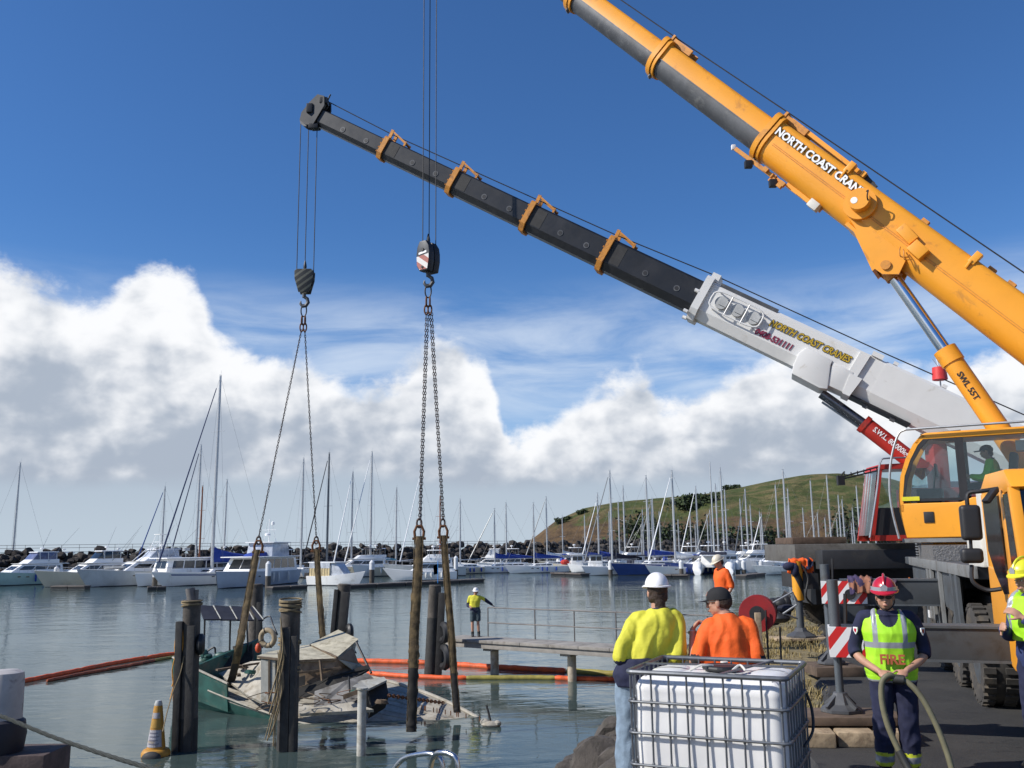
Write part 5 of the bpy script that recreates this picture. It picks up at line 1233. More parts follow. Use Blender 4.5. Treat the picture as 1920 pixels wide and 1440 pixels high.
# ================================================================ floating oil booms
m_ob = mat('boom_orange', (.70, .10, .018), .6, var=.25, scale=4, dirt=(.32, .07, .02), dscale=3)
m_obd = mat('boom_faded', (.34, .08, .03), .7, var=.3, scale=4, dirt=(.10, .05, .03), dscale=3)
m_oy = mat('boom_lime', (.30, .25, .05), .6, var=.25, scale=4, dirt=(.16, .14, .04), dscale=3)
m_skirt = mat('boom_skirt', (.05, .045, .04), .7, var=.3)
def oil_boom(label, pts, segs, r):
    """pts: picture points on the water; segs: list of (from, to, material) along the length"""
    wp = smooth([G(u, v, .05) for u, v in pts], 24); t = thing('oil_boom', label, 'oil boom', (wp[0].x, wp[0].y, 0)); n = len(wp)
    for a, b, m in segs:
        i0, i1 = int(a * (n - 1)), int(b * (n - 1)); L = i1 - i0; per = max(10, L // max(1, round(L / 34)))
        k = i0
        while k < i1:
            e = min(k + per, i1); q = wp[k:e + 1]
            if len(q) < 3: break
            mb = MB(); mm = len(q)
            mb.tube([p + V((0, 0, .015 * noise.noise(V((p.x * 3, p.y * 3, 0))))) for p in q], [r * (.74 if j in (0, mm - 1) else .95 if j in (1, mm - 2) else 1 + .10 * noise.noise(V((q[j].x * 5, q[j].y * 5, 1)))) for j in range(mm)], 12)
            mb.build('float_section', m, t, smooth=True); k = e
    mb = MB(); mb.loft([[p + V((0, .02, -.02)), p + V((0, .02, -.45)), p + V((0, .05, -.45)), p + V((0, .05, -.02))] for p in wp]); mb.build('skirt', m_skirt, t)
    return t
oil_boom('orange floating oil boom trailing left from the lamp topped pile', [(30, 1280), (120, 1262), (215, 1243), (300, 1229), (345, 1224)], [(0, 1, m_ob)], .085)
oil_boom('second flatter oil boom with lime end lying along the first', [(88, 1276), (160, 1262), (235, 1249), (290, 1238), (338, 1229)], [(0, .75, m_obd), (.75, 1, m_oy)], .055)
oil_boom('far orange oil boom passing behind the jetty post', [(430, 1230), (560, 1238), (690, 1240), (800, 1243), (880, 1248), (980, 1254), (1060, 1258), (1150, 1263), (1240, 1262)], [(0, .76, m_ob), (.76, 1, m_oy)], .11)
oil_boom('near orange and lime oil boom in front of the jetty post', [(690, 1262), (750, 1267), (830, 1271), (920, 1271), (1010, 1271), (1100, 1273), (1165, 1273), (1260, 1270)], [(0, .36, m_ob), (.36, .62, m_oy), (.62, 1, m_ob)], .09)

# ================================================================ jetty
m_conc = mat('jetty_concrete', (.27, .25, .225), .85, var=.2, scale=3, dirt=(.15, .13, .11), dscale=2, damt=.4)
m_jpost = mat('jetty_post', (.42, .36, .28), .75, var=.2, scale=4, dirt=(.22, .14, .08), dscale=3, damt=.5)
je = G(826, 1196, 1.22); jd = (G(1150, 1216, 1.22) - je); jd.z = 0; jd.normalize(); jn = V((-jd.y, jd.x, 0)); jn = jn if jn.y > 0 else -jn
JL = 10.6
jt_ = thing('jetty', 'narrow concrete jetty with pipe handrail reaching out over the water', 'jetty', (je.x, je.y, 0))
JR = Matrix((tuple(jd), tuple(jn), (0, 0, 1))).transposed()
def jb(mb, a0, a1, b0, b1, z0, z1): return mb.box(je + jd * (a0 + a1) / 2 + jn * (b0 + b1) / 2 + V((0, 0, (z0 + z1) / 2 - je.z)), (a1 - a0, b1 - b0, z1 - z0), JR)
for k in range(9):
    mb = MB(); jb(mb, k * JL / 9 + .008, (k + 1) * JL / 9 - .008, 0, 1.3, 1.12, 1.22); mb.build('deck_slab', m_conc, jt_, bevel=.01)
for b in (.06, 1.1):
    mb = MB(); jb(mb, 0, JL, b, b + .14, .93, 1.118); mb.build('edge_beam', m_conc, jt_, bevel=.01)
for a in (2.0, 5.25, 8.6):
    mb = MB(); q = je + jd * a + jn * .62; mb.cyl((q.x, q.y, -2.5), (q.x, q.y, .93), .15, n=18); mb.build('support_post', m_jpost, jt_, smooth=True)
    mb = MB(); jb(mb, a - .2, a + .2, .2, 1.1, .84, .93); mb.build('head_stock', m_conc, jt_)
for a in (1.25, 3.35, 5.0, 6.65, 8.3, 9.95):
    mb = MB(); q = je + jd * a + jn * 1.24; mb.cyl((q.x, q.y, 1.2), (q.x, q.y, 2.26), .022, n=8); mb.build('rail_post', m_galvd, jt_)
for z in (1.72, 2.26):
    mb = MB(); mb.tube([je + jd * a + jn * 1.24 + V((0, 0, z - je.z + .012 * noise.noise(V((a, z, 0))))) for a in [1.25 + i * .5 for i in range(20)]], .022, 8); mb.build('rail', m_galvd, jt_, smooth=True)

# ================================================================ light buoy, bollard, rope, ladder rail
bq = G(292, 1416, 0)
m_by = mat('buoy_yellow', (.42, .20, .02), .55, var=.15, scale=5, dirt=(.25, .15, .04), dscale=4, damt=.4)
by = thing('marker_buoy', 'yellow cone shaped marker buoy with lamp and white panels', 'buoy', (bq.x, bq.y, 0))
T_ = Matrix.Translation((bq.x, bq.y, 0))
mb = MB(); mb.lathe([(.22, -.20), (.31, -.05), (.315, .06), (.27, .13), (.2, .155)], T_, 28); mb.build('float', m_by, by, smooth=True)
mb = MB(); mb.lathe([(.20, .15), (.095, 1.02), (.09, 1.06), (.075, 1.07)], T_, 28); mb.build('cone', m_by, by, smooth=True)
mb = MB(); mb.lathe([(.085, 1.065), (.088, 1.10), (.06, 1.17), (.01, 1.18)], T_, 18); mb.build('lamp', mat('lamp_lens', (.4, .4, .38), .2), by, smooth=True)
def conepanel(z0, z1, a0, a1, m, name, pr=.006):
    mb = MB(); rr = lambda z: .2 + (.095 - .2) * (z - .15) / .87 + pr
    rows = [[(bq.x + rr(z) * math.cos(a), bq.y + rr(z) * math.sin(a), z) for a in [lerp(a0, a1, k / 8) for k in range(9)]] for z in (z0, z1)]
    mb.loft(rows, closed=False); return mb.build(name, m, by)
conepanel(.20, .56, R(215), R(325), mat('panel_white', (.34, .33, .36), .6, var=.2, scale=9, dirt=(.25, .17, .06), dscale=6), 'panel'); conepanel(.80, .92, R(225), R(315), MATS['panel_white'], 'panel')
conepanel(.60, .77, R(220), R(320), mat('ochre', (.36, .2, .03), .5), 'panel')
for k in range(4): conepanel(.26 + .075 * k, .283 + .075 * k, R(232), R(308 - (k % 2) * 9), mat('print_grey', (.16, .15, .19), .5), 'print', .010)
mb = MB(); mb.ell((bq.x + .02, bq.y - .30, .0), (.22, .10, .14), 14, 8); mb.build('weed_patch', m_dark, by, smooth=True)
# fender pile at the wharf corner
fb = thing('bollard', 'pale capped fender post with dark base on a timber block', 'bollard', (P(10, 1420, 11).x, 11, 0))
c = P(6, 1340, 11.0); zt0 = P(6, 1256, 11).z; z1_ = P(6, 1352, 11).z; z2_ = P(6, 1410, 11).z
mb = MB(); mb.lathe([(.20, z2_ + .12), (.205, z1_), (.195, zt0 - .10), (.185, zt0 - .03), (.12, zt0), (.01, zt0)], Matrix.Translation((c.x, c.y, 0)), 28); mb.build('cap', mat('pale_plastic', (.40, .38, .37), .55, var=.15, scale=4, dirt=(.15, .13, .13), dscale=4, damt=.3), fb, smooth=True)
mb = MB(); mb.lathe([(.18, z2_ - .1), (.24, z2_ + .02), (.262, z2_ + .20), (.24, z2_ + .34), (.16, z2_ + .40)], Matrix.Translation((c.x, c.y, 0)), 28); mb.build('base', mat('navy_rubber', (.016, .016, .026), .6), fb, smooth=True)
mb = MB(); xr_ = P(99, 1412, 11).x; mb.bx(c.x - .7, xr_, 10.8, 11.45, z2_ - .45, z2_); mb.build('timber_block', mat('block_timber', (.085, .06, .055), .85, var=.4, scale=5, bump=.4, bscale=12), fb, bevel=.02)
mb = MB(); mb.cyl((c.x - .1, 11.1, -2.5), (c.x - .1, 11.1, z2_ - .45), .22, n=16); mb.build('pile', m_piled, fb)
pts = smooth([P(-70, 1322, 10.2), P(0, 1342, 10.0), P(100, 1382, 9.7), P(200, 1416, 9.4), P(290, 1443, 9.1), P(420, 1480, 8.6), P(700, 1580, 7.2)], 26)
mb = MB()
for s_ in range(3):
    q = []
    for i, p in enumerate(pts):
        a = i * .55 + s_ * 2.094; q.append(p + V((0, .011 * math.cos(a), .011 * math.sin(a))))
    mb.tube(q, .0125, 6)
tag(mb.build('mooring_line', mat('dark_rope', (.035, .040, .036), .85, var=.3, scale=20), smooth=True), 'dark twisted mooring line running past the fender post', 'rope')
lh = thing('ladder_rail', 'curved stainless handrails topping a wharf ladder', 'ladder', (P(790, 1440, 9).x, 9, 1.5))
for (u0, u1, u2, v_, Y) in ((722, 790, 830, 1414, 9.0), (802, 822, 858, 1412, 8.7)):
    a = [P(u0, 1470, Y + .35), P(lerp(u0, u1, .45), v_ + 12, Y + .2), P(u1, v_, Y), P(lerp(u1, u2, .6), v_ + 2, Y - .1), P(u2, v_ + 22, Y - .15), P(u2 + 3, v_ + 120, Y - .15)]
    mb = MB(); mb.tube(smooth(a, 6), .024, 10); mb.build('rail', mat('stainless', (.55, .55, .56), .25, 1.), lh, smooth=True)
# wharf under the viewpoint
mb = MB(); mb.bx(-16, 1.4, -12, 5.6, 1.9, GZ - .03); tag(mb.build('wharf', m_conc), kind='structure')
# ================================================================ marina
m_gel = mat('gelcoat', (.82, .82, .81), .3, var=.04, scale=.6, coat=.2, dirt=(.64, .62, .57), dscale=.5, damt=.15)
m_cream = mat('cream_gelcoat', (.62, .57, .44), .35, var=.08, scale=.6)
m_teal = mat('pale_teal_hull', (.34, .50, .47), .4, var=.08, scale=.6)
m_navyh = mat('blue_hull', (.018, .050, .20), .3, var=.2, scale=.5, coat=.3)
m_greyh = mat('grey_hull', (.44, .47, .48), .45, var=.15, scale=.6)
m_bluec = mat('blue_canvas', (.018, .050, .28), .85, var=.2, scale=1.5)
m_navc = mat('navy_canvas', (.012, .014, .030), .9, var=.2)
m_sky = mat('pale_blue_canvas', (.16, .36, .42), .85, var=.15)
m_tanc = mat('cream_canvas', (.52, .42, .24), .9, var=.2, scale=2)
m_clear = mat('clear_plastic', (.42, .45, .50), .15, var=.3, scale=1.5, spec=.6)
m_orc = mat('orange_cover', (.55, .13, .02), .8, var=.2)
m_redc = mat('red_cover', (.42, .03, .02), .8, var=.2)
m_brownw = mat('varnished_wood', (.20, .065, .025), .45, var=.3, scale=2)
m_fend = mat('fender_white', (.6, .6, .58), .5)
m_mast = mat('mast_aluminium', (.50, .51, .52), .35, .55, var=.1)
m_mastd = mat('mast_dark', (.16, .17, .18), .4, .4, var=.15)
m_anti = mat('antifoul', (.015, .018, .03), .7)
def hull_rings(L, B, H, sheer=.35, rake=1.1, stern=.85, tr=.0):
    rings = []
    for i in range(13):
        f = i / 12; x = f * L
        b = B / 2 * (lerp(stern, 1, min(1, f / .45)) if f < .45 else max(.012, (1 - ((f - .45) / .55) ** 2.3)))
        z = H + sheer * (max(0, f - .3) / .7) ** 2; ro = rake * max(0, (f - .7) / .3) ** 1.5
        rings.append([(x + ro, b, z), (x + ro * .55, b * .93, z * .5), (x - tr * (1 - f) * 0, b * .80, .0), (x, b * .25, -.45), (x, -b * .25, -.45), (x, -b * .80, 0.), (x + ro * .55, -b * .93, z * .5), (x + ro, -b, z)])
    return rings
def boat_root(name, label, cat, u, v, L, head, group=None):
    """bow waterline at picture point (u,v); head = heading in degrees of the bow"""
    b = G(u, v, 0); d = V((math.cos(R(head)), math.sin(R(head)), 0)); o = b - d * L
    return thing(name, label, cat, (o.x, o.y, 0), R(head), group)
def hull(t, L, B, H, m, deckm=None, sheer=.35, rake=1.1, stern=.85, stripe=None):
    rg = hull_rings(L, B, H, sheer, rake, stern)
    mb = MB(); mb.loft(rg, closed=False); mb.add(rg[0], [tuple(range(8))]); h = mb.build('hull', m, t, smooth=True, local=True)
    mb = MB(); mb.loft([[(p[0][0], p[0][1] * k, p[0][2] + .03 * (1 - k * k)) for k in (1, .5, 0, -.5, -1)] for p in rg], closed=False); mb.build('deck', deckm or m_gel, t, smooth=True, local=True)
    mb = MB(); mb.loft([[(r[2][0], r[2][1] * 1.02 + .01, .10), (r[2][0], r[2][1] * 1.0, -.08)] for r in rg], closed=False); mb.loft([[(r[5][0], r[5][1] * 1.02 - .01, .10), (r[5][0], r[5][1], -.08)] for r in rg], closed=False); mb.build('waterline', m_anti, h, local=True)
    if stripe:
        for sg in (1, -1):
            mb = MB(); mb.loft([[(lerp(r[0][0], r[1][0], .35), sg * (lerp(r[0][1], r[1][1], .35) + .02), lerp(r[0][2], r[1][2], .30)), (lerp(r[0][0], r[1][0], .5), sg * (lerp(r[0][1], r[1][1], .5) + .02), lerp(r[0][2], r[1][2], .48))] for r in rg[1:12]], closed=False); mb.build('stripe', stripe, h, local=True)
    for x in (.62, .74):
        i = int(x * 12); r = rg[i]; mb = MB(); mb.box((r[0][0] - .1, r[0][1] * .97, r[0][2] * .68), (.42, .05, .13)); mb.build('porthole', m_dglass, h, local=True)
    if L > 8.3:
        for x in (.25, .42, .58):
            r = rg[int(x * 12)]; mb = MB(); mb.tube([(r[0][0], r[0][1] + .12, r[0][2] * .95), (r[0][0], r[0][1] + .12, r[0][2] * .80), (r[0][0], r[0][1] + .12, r[0][2] * .35), (r[0][0], r[0][1] + .12, r[0][2] * .25)], [.02, .13, .13, .03], 8); mb.build('fender', m_fend if int(L * 10) % 3 else m_bluec, t, smooth=True, local=True)
    return rg
def house(t, x0, x1, B, z0, h, m, win=True, rakef=.8, rakeb=.1, name='cabin', wz=(.42, .82), panes=4):
    mb = MB(); b = B / 2
    mb.loft([[(x0, -b, z0), (x0, b, z0), (x1, b * .86, z0), (x1, -b * .86, z0)], [(x0 + rakeb, -b * .9, z0 + h), (x0 + rakeb, b * .9, z0 + h), (x1 - rakef, b * .76, z0 + h), (x1 - rakef, -b * .76, z0 + h)]])
    c = mb.build(name, m, t, bevel=.05, local=True)
    if win:
        for sg in (1, -1):
            for k in range(panes):
                f0, f1 = .06 + k * .88 / panes, .06 + (k + .90) * .88 / panes
                q = []
                for f, w in ((f0, wz[0]), (f1, wz[0]), (f1, wz[1]), (f0, wz[1])):
                    xa = lerp(x0 + rakeb * w, x1 - rakef * w, f); ya = lerp(b, b * .86, f) * lerp(1, .9, w) + .012; q.append((xa, sg * ya, z0 + h * w))
                mb = MB(); mb.add(q + [(p[0], p[1] - sg * .03, p[2]) for p in q], [(0, 1, 2, 3), (7, 6, 5, 4), (0, 4, 5, 1), (1, 5, 6, 2), (2, 6, 7, 3), (3, 7, 4, 0)]); mb.build('window', m_dglass, c, local=True)
        for k in range(2):
            y0, y1 = (-.70 + k * .72) * b * .86, (-.02 + k * .72) * b * .86
            q = [(x1 - rakef * wz[0] + .015, y0, z0 + h * wz[0]), (x1 - rakef * wz[0] + .015, y1, z0 + h * wz[0]), (x1 - rakef * wz[1] + .015, y1 * .92, z0 + h * wz[1]), (x1 - rakef * wz[1] + .015, y0 * .92, z0 + h * wz[1])]
            mb = MB(); mb.add(q + [(p[0] - .04, p[1], p[2]) for p in q], [(0, 1, 2, 3), (7, 6, 5, 4), (0, 4, 5, 1), (1, 5, 6, 2), (2, 6, 7, 3), (3, 7, 4, 0)]); mb.build('windscreen', m_dglass, c, local=True)
    return c
def bow_rail(t, rg, h=.6, i0=6):
    mb = MB()
    for sg in (1, -1):
        mb.tube([(r[0][0] - .1, sg * r[0][1] * .94, r[0][2] + h) for r in rg[i0:]], .02, 5)
        for r in rg[i0:]: mb.cyl((r[0][0] - .1, sg * r[0][1] * .94, r[0][2]), (r[0][0] - .1, sg * r[0][1] * .94, r[0][2] + h), .016, n=4)
    mb.build('bow_rail', m_galv, t, local=True)
def cruiser(label, u, v, head, L=11, B=3.6, H=1.35, hm=None, fly='canvas', flym=None, tower=False, outr=True, cab=None, group=None, stripe=None, radar=True, dinghy=False, k=1.):
    t = boat_root('motor_cruiser', label, 'boat', u, v, L, head, group); cm = cab or m_gel
    rg = hull(t, L, B, H, hm or m_gel, cm, .55, 1.5, .92, stripe); bow_rail(t, rg)
    house(t, L * .18, L * .76, B * .82, H, 1.25, cm, rakef=2.0, panes=3)
    mb = MB(); z = H + 1.25; mb.loft([[(L * .12, -B * .4, z), (L * .12, B * .4, z), (L * .62, B * .34, z + .06), (L * .62, -B * .34, z + .06)], [(L * .12, -B * .4, z + .10), (L * .12, B * .4, z + .10), (L * .63, B * .34, z + .14), (L * .63, -B * .34, z + .14)]]); mb.build('cabin_roof', cm, t, bevel=.03, local=True)
    z += .12
    mb = MB(); mb.loft([[(L * .22, -B * .34, z), (L * .22, B * .34, z), (L * .56, B * .28, z), (L * .56, -B * .28, z)], [(L * .22, -B * .34, z + .55), (L * .22, B * .34, z + .55), (L * .50, B * .27, z + .55), (L * .50, -B * .27, z + .55)]]); mb.build('flybridge', cm, t, bevel=.04, local=True)
    z += .55
    if fly:
        fm = flym or (m_clear if fly == 'canvas' else m_gel)
        if fly == 'canvas':
            mb = MB(); mb.loft([[(L * .24, -B * .32, z), (L * .24, B * .32, z), (L * .50, B * .27, z), (L * .50, -B * .27, z)], [(L * .25, -B * .30, z + .95), (L * .25, B * .30, z + .95), (L * .44, B * .25, z + .95), (L * .44, -B * .25, z + .95)]]); cv = mb.build('clear_enclosure', fm, t, bevel=.03, local=True)
            mb = MB()
            for x in (.25, .34, .43):
                for sg in (1, -1): mb.cyl((L * x, sg * B * .315, z), (L * x, sg * B * .29, z + .95), .04, n=5)
            mb.build('enclosure_frame', m_gel, cv, local=True)
        mb = MB(); mb.loft([[(L * .22, -B * .32, z + .95), (L * .22, B * .32, z + .95), (L * .46, B * .28, z + .95), (L * .46, -B * .28, z + .95)], [(L * .23, -B * .30, z + 1.07), (L * .23, B * .30, z + 1.07), (L * .45, B * .26, z + 1.07), (L * .45, -B * .26, z + 1.07)]]); mb.build('bimini', m_gel if fly != 'navy' else m_navc, t, bevel=.03, local=True)
        for x in (.24, .44):
            for sg in (1, -1): mb = MB(); mb.cyl((L * x, sg * B * .3, z - .1), (L * x, sg * B * .28, z + 1), .03, n=5); mb.build('bimini_post', m_galv, t, local=True)
    zt_ = z + 1.08
    if radar:
        mb = MB(); mb.lathe([(.05, zt_), (.05, zt_ + .35), (.28, zt_ + .36), (.28, zt_ + .52), (.05, zt_ + .58)], Matrix.Translation((L * .36, 0, 0)), 12); mb.build('radar', m_gel, t, smooth=True, local=True)
    if tower:
        mb = MB()
        for x in (.28, .44):
            for sg in (1, -1): mb.cyl((L * x, sg * B * .36, z), (L * (.33 if x < .3 else .40), sg * .55, zt_ + 1.9), .035, n=5)
        for zz in (zt_ + .9, zt_ + 1.9):
            for sg in (1, -1): mb.cyl((L * .32, sg * .6, zz), (L * .41, sg * .6, zz), .03, n=5)
            for x in (.32, .41): mb.cyl((L * x, -.6, zz), (L * x, .6, zz), .03, n=5)
        mb.box((L * .365, 0, zt_ + 1.92), (1.5, 1.6, .06)); mb.cyl((L * .60, .9, z - .6), (L * .42, .6, zt_ + .7), .05, n=6); mb.cyl((L * .60, -.9, z - .6), (L * .42, -.6, zt_ + .7), .05, n=6); mb.build('tuna_tower', m_gel, t, local=True)
    if outr:
        mb = MB()
        for sg in (1, -1): mb.cyl((L * .35, sg * B * .36, z - .3), (L * .12, sg * (B * .36 + 2.0), z + 4.4), .025, .012, 5)
        mb.build('outrigger_pole', m_mastd, t, local=True)
        mb = MB(); mb.cyl((L * .40, .5, z + .9), (L * .34, .6, z + 3.4), .014, n=4); mb.build('antenna', m_gel, t, local=True)
    if dinghy:
        mb = MB(); mb.loft([[(L * .70 + x, y * w, H + .45 + zz) for y, zz in ((-.75, .35), (-.7, .1), (0, -.05), (.7, .1), (.75, .35))] for x, w in ((0, .9), (.8, 1), (1.8, .85), (2.6, .2))], closed=False); mb.build('dinghy', m_tan, t, local=True)
    mb = MB(); mb.box((L * .08, 0, H + .1), (L * .1, B * .8, .5)); mb.build('transom', cm, t, bevel=.03, local=True)
    return t
def yacht(label, u, v, head, mast_v, L=11, hm=None, cover=None, group=None, furl=None, spread=2, rake=.0, cvs=1., mastm=None, mast_u=None, stripe=None, simple=False, H=1.05, bimini=None, detail=True):
    t = boat_root('sailing_yacht', label, 'boat', u, v, L, head, group); B = L * .29
    rg = hull(t, L, B, H, hm or m_gel, m_gel, .35, L * .10, .72, stripe)
    house(t, L * .28, L * .66, B * .58, H, .50, m_gel, panes=3, wz=(.35, .75), name='coachroof')
    if detail: bow_rail(t, rg, .55, 9)
    mx = L * .58
    if mast_u is not None: mx = max(L * .4, min(L * .72, mx))
    w = WM[t.name] @ V((mx, 0, 0)); mt = P(960, 600, w.y)
    # mast height from the picture height of its head
    lo, hi = 2., 45.
    for _ in range(40):
        m_ = (lo + hi) / 2
        if proj((w.x, w.y, m_))[1] > mast_v: lo = m_
        else: hi = m_
    hM = lo; mm = mastm or m_mast; r = .075 + hM * .0052
    mb = MB(); mb.tube([(mx, 0, H), (mx, 0, hM * .6), (mx, 0, hM)], [r, r, r * .7], 8); mb.box((mx, 0, hM + .12), (.35, .06, .06)); mb.cyl((mx - .1, 0, hM), (mx - .1, 0, hM + .8), .012, n=4); ms = mb.build('mast', mm, t, smooth=True, local=True)
    mb = MB()
    for k in range(spread):
        z = lerp(H, hM, (k + 1) / (spread + 1) + .04); s = .095 * L * (1 - .15 * k); mb.cyl((mx, -s, z + .08), (mx, s, z + .08), .028, n=5)
    mb.build('spreader', mm, ms, local=True)
    mb = MB()
    mb.cyl((mx, 0, hM - .1), (L * 1.07, 0, H + .5), .012, n=4); mb.cyl((mx, 0, hM), (0, 0, H + .2), .012, n=4)
    for sg in (1, -1):
        s = .095 * L; z1 = lerp(H, hM, 1 / (spread + 1) + .04)
        mb.cyl((mx, sg * B * .46, H), (mx, sg * s, z1), .012, n=4); mb.cyl((mx, sg * s, z1), (mx, 0, hM - .3), .012, n=4); mb.cyl((mx - .3, sg * B * .44, H), (mx, 0, z1), .011, n=4)
    mb.build('rigging', m_mastd, t, local=True)
    bz = H + 1.25; mb = MB(); mb.cyl((mx, 0, bz), (L * .12, 0, bz + .1), .07, n=8); bo = mb.build('sail_boom', mm, t, smooth=True, local=True)
    if cover:
        mb = MB(); mb.loft([[(lerp(mx - .05, L * .10, f), w_ * cvs * math.cos(a), bz + .12 + (hh + hh * math.sin(a)) * cvs) for a in [2 * math.pi * k / 8 for k in range(8)]] for f, w_, hh in ((0, .14, .55), (.12, .22, .42), (.4, .20, .30), (.75, .17, .22), (1, .09, .10))]); mb.build('sail_cover', cover, bo, smooth=True, local=True)
    if furl:
        mb = MB(); mb.cyl((lerp(L * 1.06, mx, .04), 0, lerp(H + .5, hM, .04)), (lerp(L * 1.06, mx, .93), 0, lerp(H + .5, hM, .93)), .11, .06, 7); mb.build('furled_sail', furl, t, smooth=True, local=True)
    if bimini:
        mb = MB(); mb.loft([[(L * .06, -B * .36, H + 1.7), (L * .06, B * .36, H + 1.7), (L * .28, B * .36, H + 1.75), (L * .28, -B * .36, H + 1.75)], [(L * .07, -B * .3, H + 1.85), (L * .07, B * .3, H + 1.85), (L * .27, B * .3, H + 1.9), (L * .27, -B * .3, H + 1.9)]])
        for x in (.07, .27):
            for sg in (1, -1): mb.cyl((L * x, sg * B * .36, H), (L * x, sg * B * .34, H + 1.75), .02, n=4)
        mb.loft([[(L * .28, -B * .34, H + .5), (L * .28, B * .34, H + .5)], [(L * .26, -B * .34, H + 1.2), (L * .26, B * .34, H + 1.2)]], closed=False); mb.build('bimini', bimini, t, local=True)
    return t
HD = -128
# --- near row, left of the sunken boat (bows out towards the quay)
cruiser('pale teal hulled cruiser with enclosed flybridge at the row end', -42, 1100, HD + 6, 13.5, 4.0, 1.55, m_teal, 'canvas', mat('blue_plastic', (.10, .12, .22), .2, var=.4, scale=2))
cruiser('cream cruiser with dark wrap windscreen beside the teal boat', 84, 1101, HD, 12.5, 3.9, 1.6, m_cream, 'canvas', m_dglass)
cruiser('grey hulled game fishing cruiser with tuna tower', 163, 1101, HD - 2, 15.5, 4.4, 1.75, m_greyh, 'canvas', m_clear, tower=True, dinghy=True)
# houseboat with long dark windows
t = boat_root('houseboat', 'white houseboat with long dark windows and flat roof', 'boat', 258, 1100, 13, HD); rg = hull(t, 13, 4.4, 1.5, m_gel, None, .2, .5, .95)
house(t, .6, 10.2, 4.0, 1.5, 1.9, m_gel, rakef=.5, panes=5, wz=(.35, .86)); mb = MB(); mb.box((5.2, 0, 3.48), (10.4, 4.3, .12)); mb.build('flat_roof', m_gel, t, local=True, bevel=.03)
mb = MB(); mb.cyl((7, 1, 3.5), (7, 1, 5.1), .03, n=5); mb.box((7, 1, 4.6), (.8, .5, .4)); mb.build('aerial', m_galv, t, local=True)
yacht('big white yacht with tallest mast and blue sail cover', 305, 1100, HD + 4, 705, 17.5, None, m_bluec, None, mat('furled_blue', (.015, .030, .10), .8), 2, stripe=m_navyh, H=1.5, cvs=2.0)
t = boat_root('motor_catamaran', 'large blue grey motor catamaran with long dark cabin windows', 'boat', 408, 1104, 17, HD + 26)
rg = hull(t, 17, 5.4, 1.75, mat('bluegrey_hull', (.40, .45, .52), .4, var=.1, scale=.6), m_gel, .25, .6, .95)
house(t, 1.0, 12.4, 4.9, 1.75, 1.75, m_gel, rakef=1.5, panes=5, wz=(.22, .88)); mb = MB(); mb.box((6.4, 0, 3.56), (11.6, 5.1, .12)); mb.build('roof', m_gel, t, local=True, bevel=.03)
mb = MB(); mb.loft([[(2.4, -1.9, 3.6), (2.4, 1.9, 3.6), (7.2, 1.8, 3.6), (7.2, -1.8, 3.6)], [(2.6, -1.8, 5.3), (2.6, 1.8, 5.3), (6.7, 1.7, 5.3), (6.7, -1.7, 5.3)]]); mb.build('clear_enclosure', m_clear, t, local=True, bevel=.04)
mb = MB(); mb.box((4.7, 0, 5.36), (4.9, 4.0, .12)); mb.build('bimini', m_gel, t, local=True, bevel=.03)
mb = MB(); mb.cyl((4.6, 0, 5.4), (4.6, 0, 8.4), .07, n=6); mb.cyl((4.6, -1, 7.0), (4.6, 1, 7.0), .03, n=5); mb.lathe([(.05, 6.2), (.35, 6.25), (.35, 6.5), (.05, 6.6)], Matrix.Translation((5.0, 0, 0)), 12); mb.lathe([(.05, 7.6), (.2, 7.65), (.2, 8.0), (.05, 8.1)], Matrix.Translation((4.6, .5, 0)), 12)
for sg in (-1, 1): mb.cyl((4.3, sg * .9, 5.4), (4.6, sg * .3, 8.0), .03, n=5)
mb.build('radar_mast', m_gel, t, local=True)
mb = MB(); mb.loft([[(6.8, -1.2, 3.62), (6.8, 1.2, 3.62), (9.6, 1.0, 3.62), (9.6, -1.0, 3.62)], [(6.9, -1.0, 4.15), (6.9, 1.0, 4.15), (9.2, .8, 3.95), (9.2, -.8, 3.95)]]); mb.build('dinghy_cover', m_bluec, t, local=True, bevel=.05)
# trailer boat with curtains: bow to the right
t = boat_root('fishing_boat', 'white fishing boat with cream curtains and black outboards', 'boat', 672, 1098, 7.2, -28); rg = hull(t, 7.2, 2.6, 1.15, m_gel, None, .55, 1.0, .95)
mb = MB(); mb.loft([[(3.6, -1.0, 1.2), (3.6, 1.0, 1.2), (5.6, .7, 1.3), (5.6, -.7, 1.3)], [(3.6, -.95, 2.75), (3.6, .95, 2.75), (4.3, .8, 2.75), (4.3, -.8, 2.75)]]); mb.build('windscreen', m_clear, t, local=True, bevel=.04)
mb = MB(); mb.box((2.3, 0, 2.80), (4.2, 2.3, .12)); mb.build('roof', m_gel, t, local=True, bevel=.04)
mb = MB(); n_ = 26; rows = [[(.4 + 3.2 * k / n_, -1.12 + .05 * math.sin(k * 1.9), z) for k in range(n_ + 1)] for z in (1.05, 2.1)]; mb.loft(rows, closed=False); mb.build('curtain', m_tanc, t, local=True)
mb = MB(); mb.bx(.4, 3.6, -1.13, -1.10, 2.1, 2.75); mb.build('clear_side', m_clear, t, local=True)
for y in (-.45, .45):
    mb = MB(); mb.box((-.45, y, 1.15), (.65, .45, .8)); mb.cyl((-.4, y, -.4), (-.4, y, .9), .13, n=8); mb.build('outboard_motor', m_rub, t, local=True, bevel=.08)
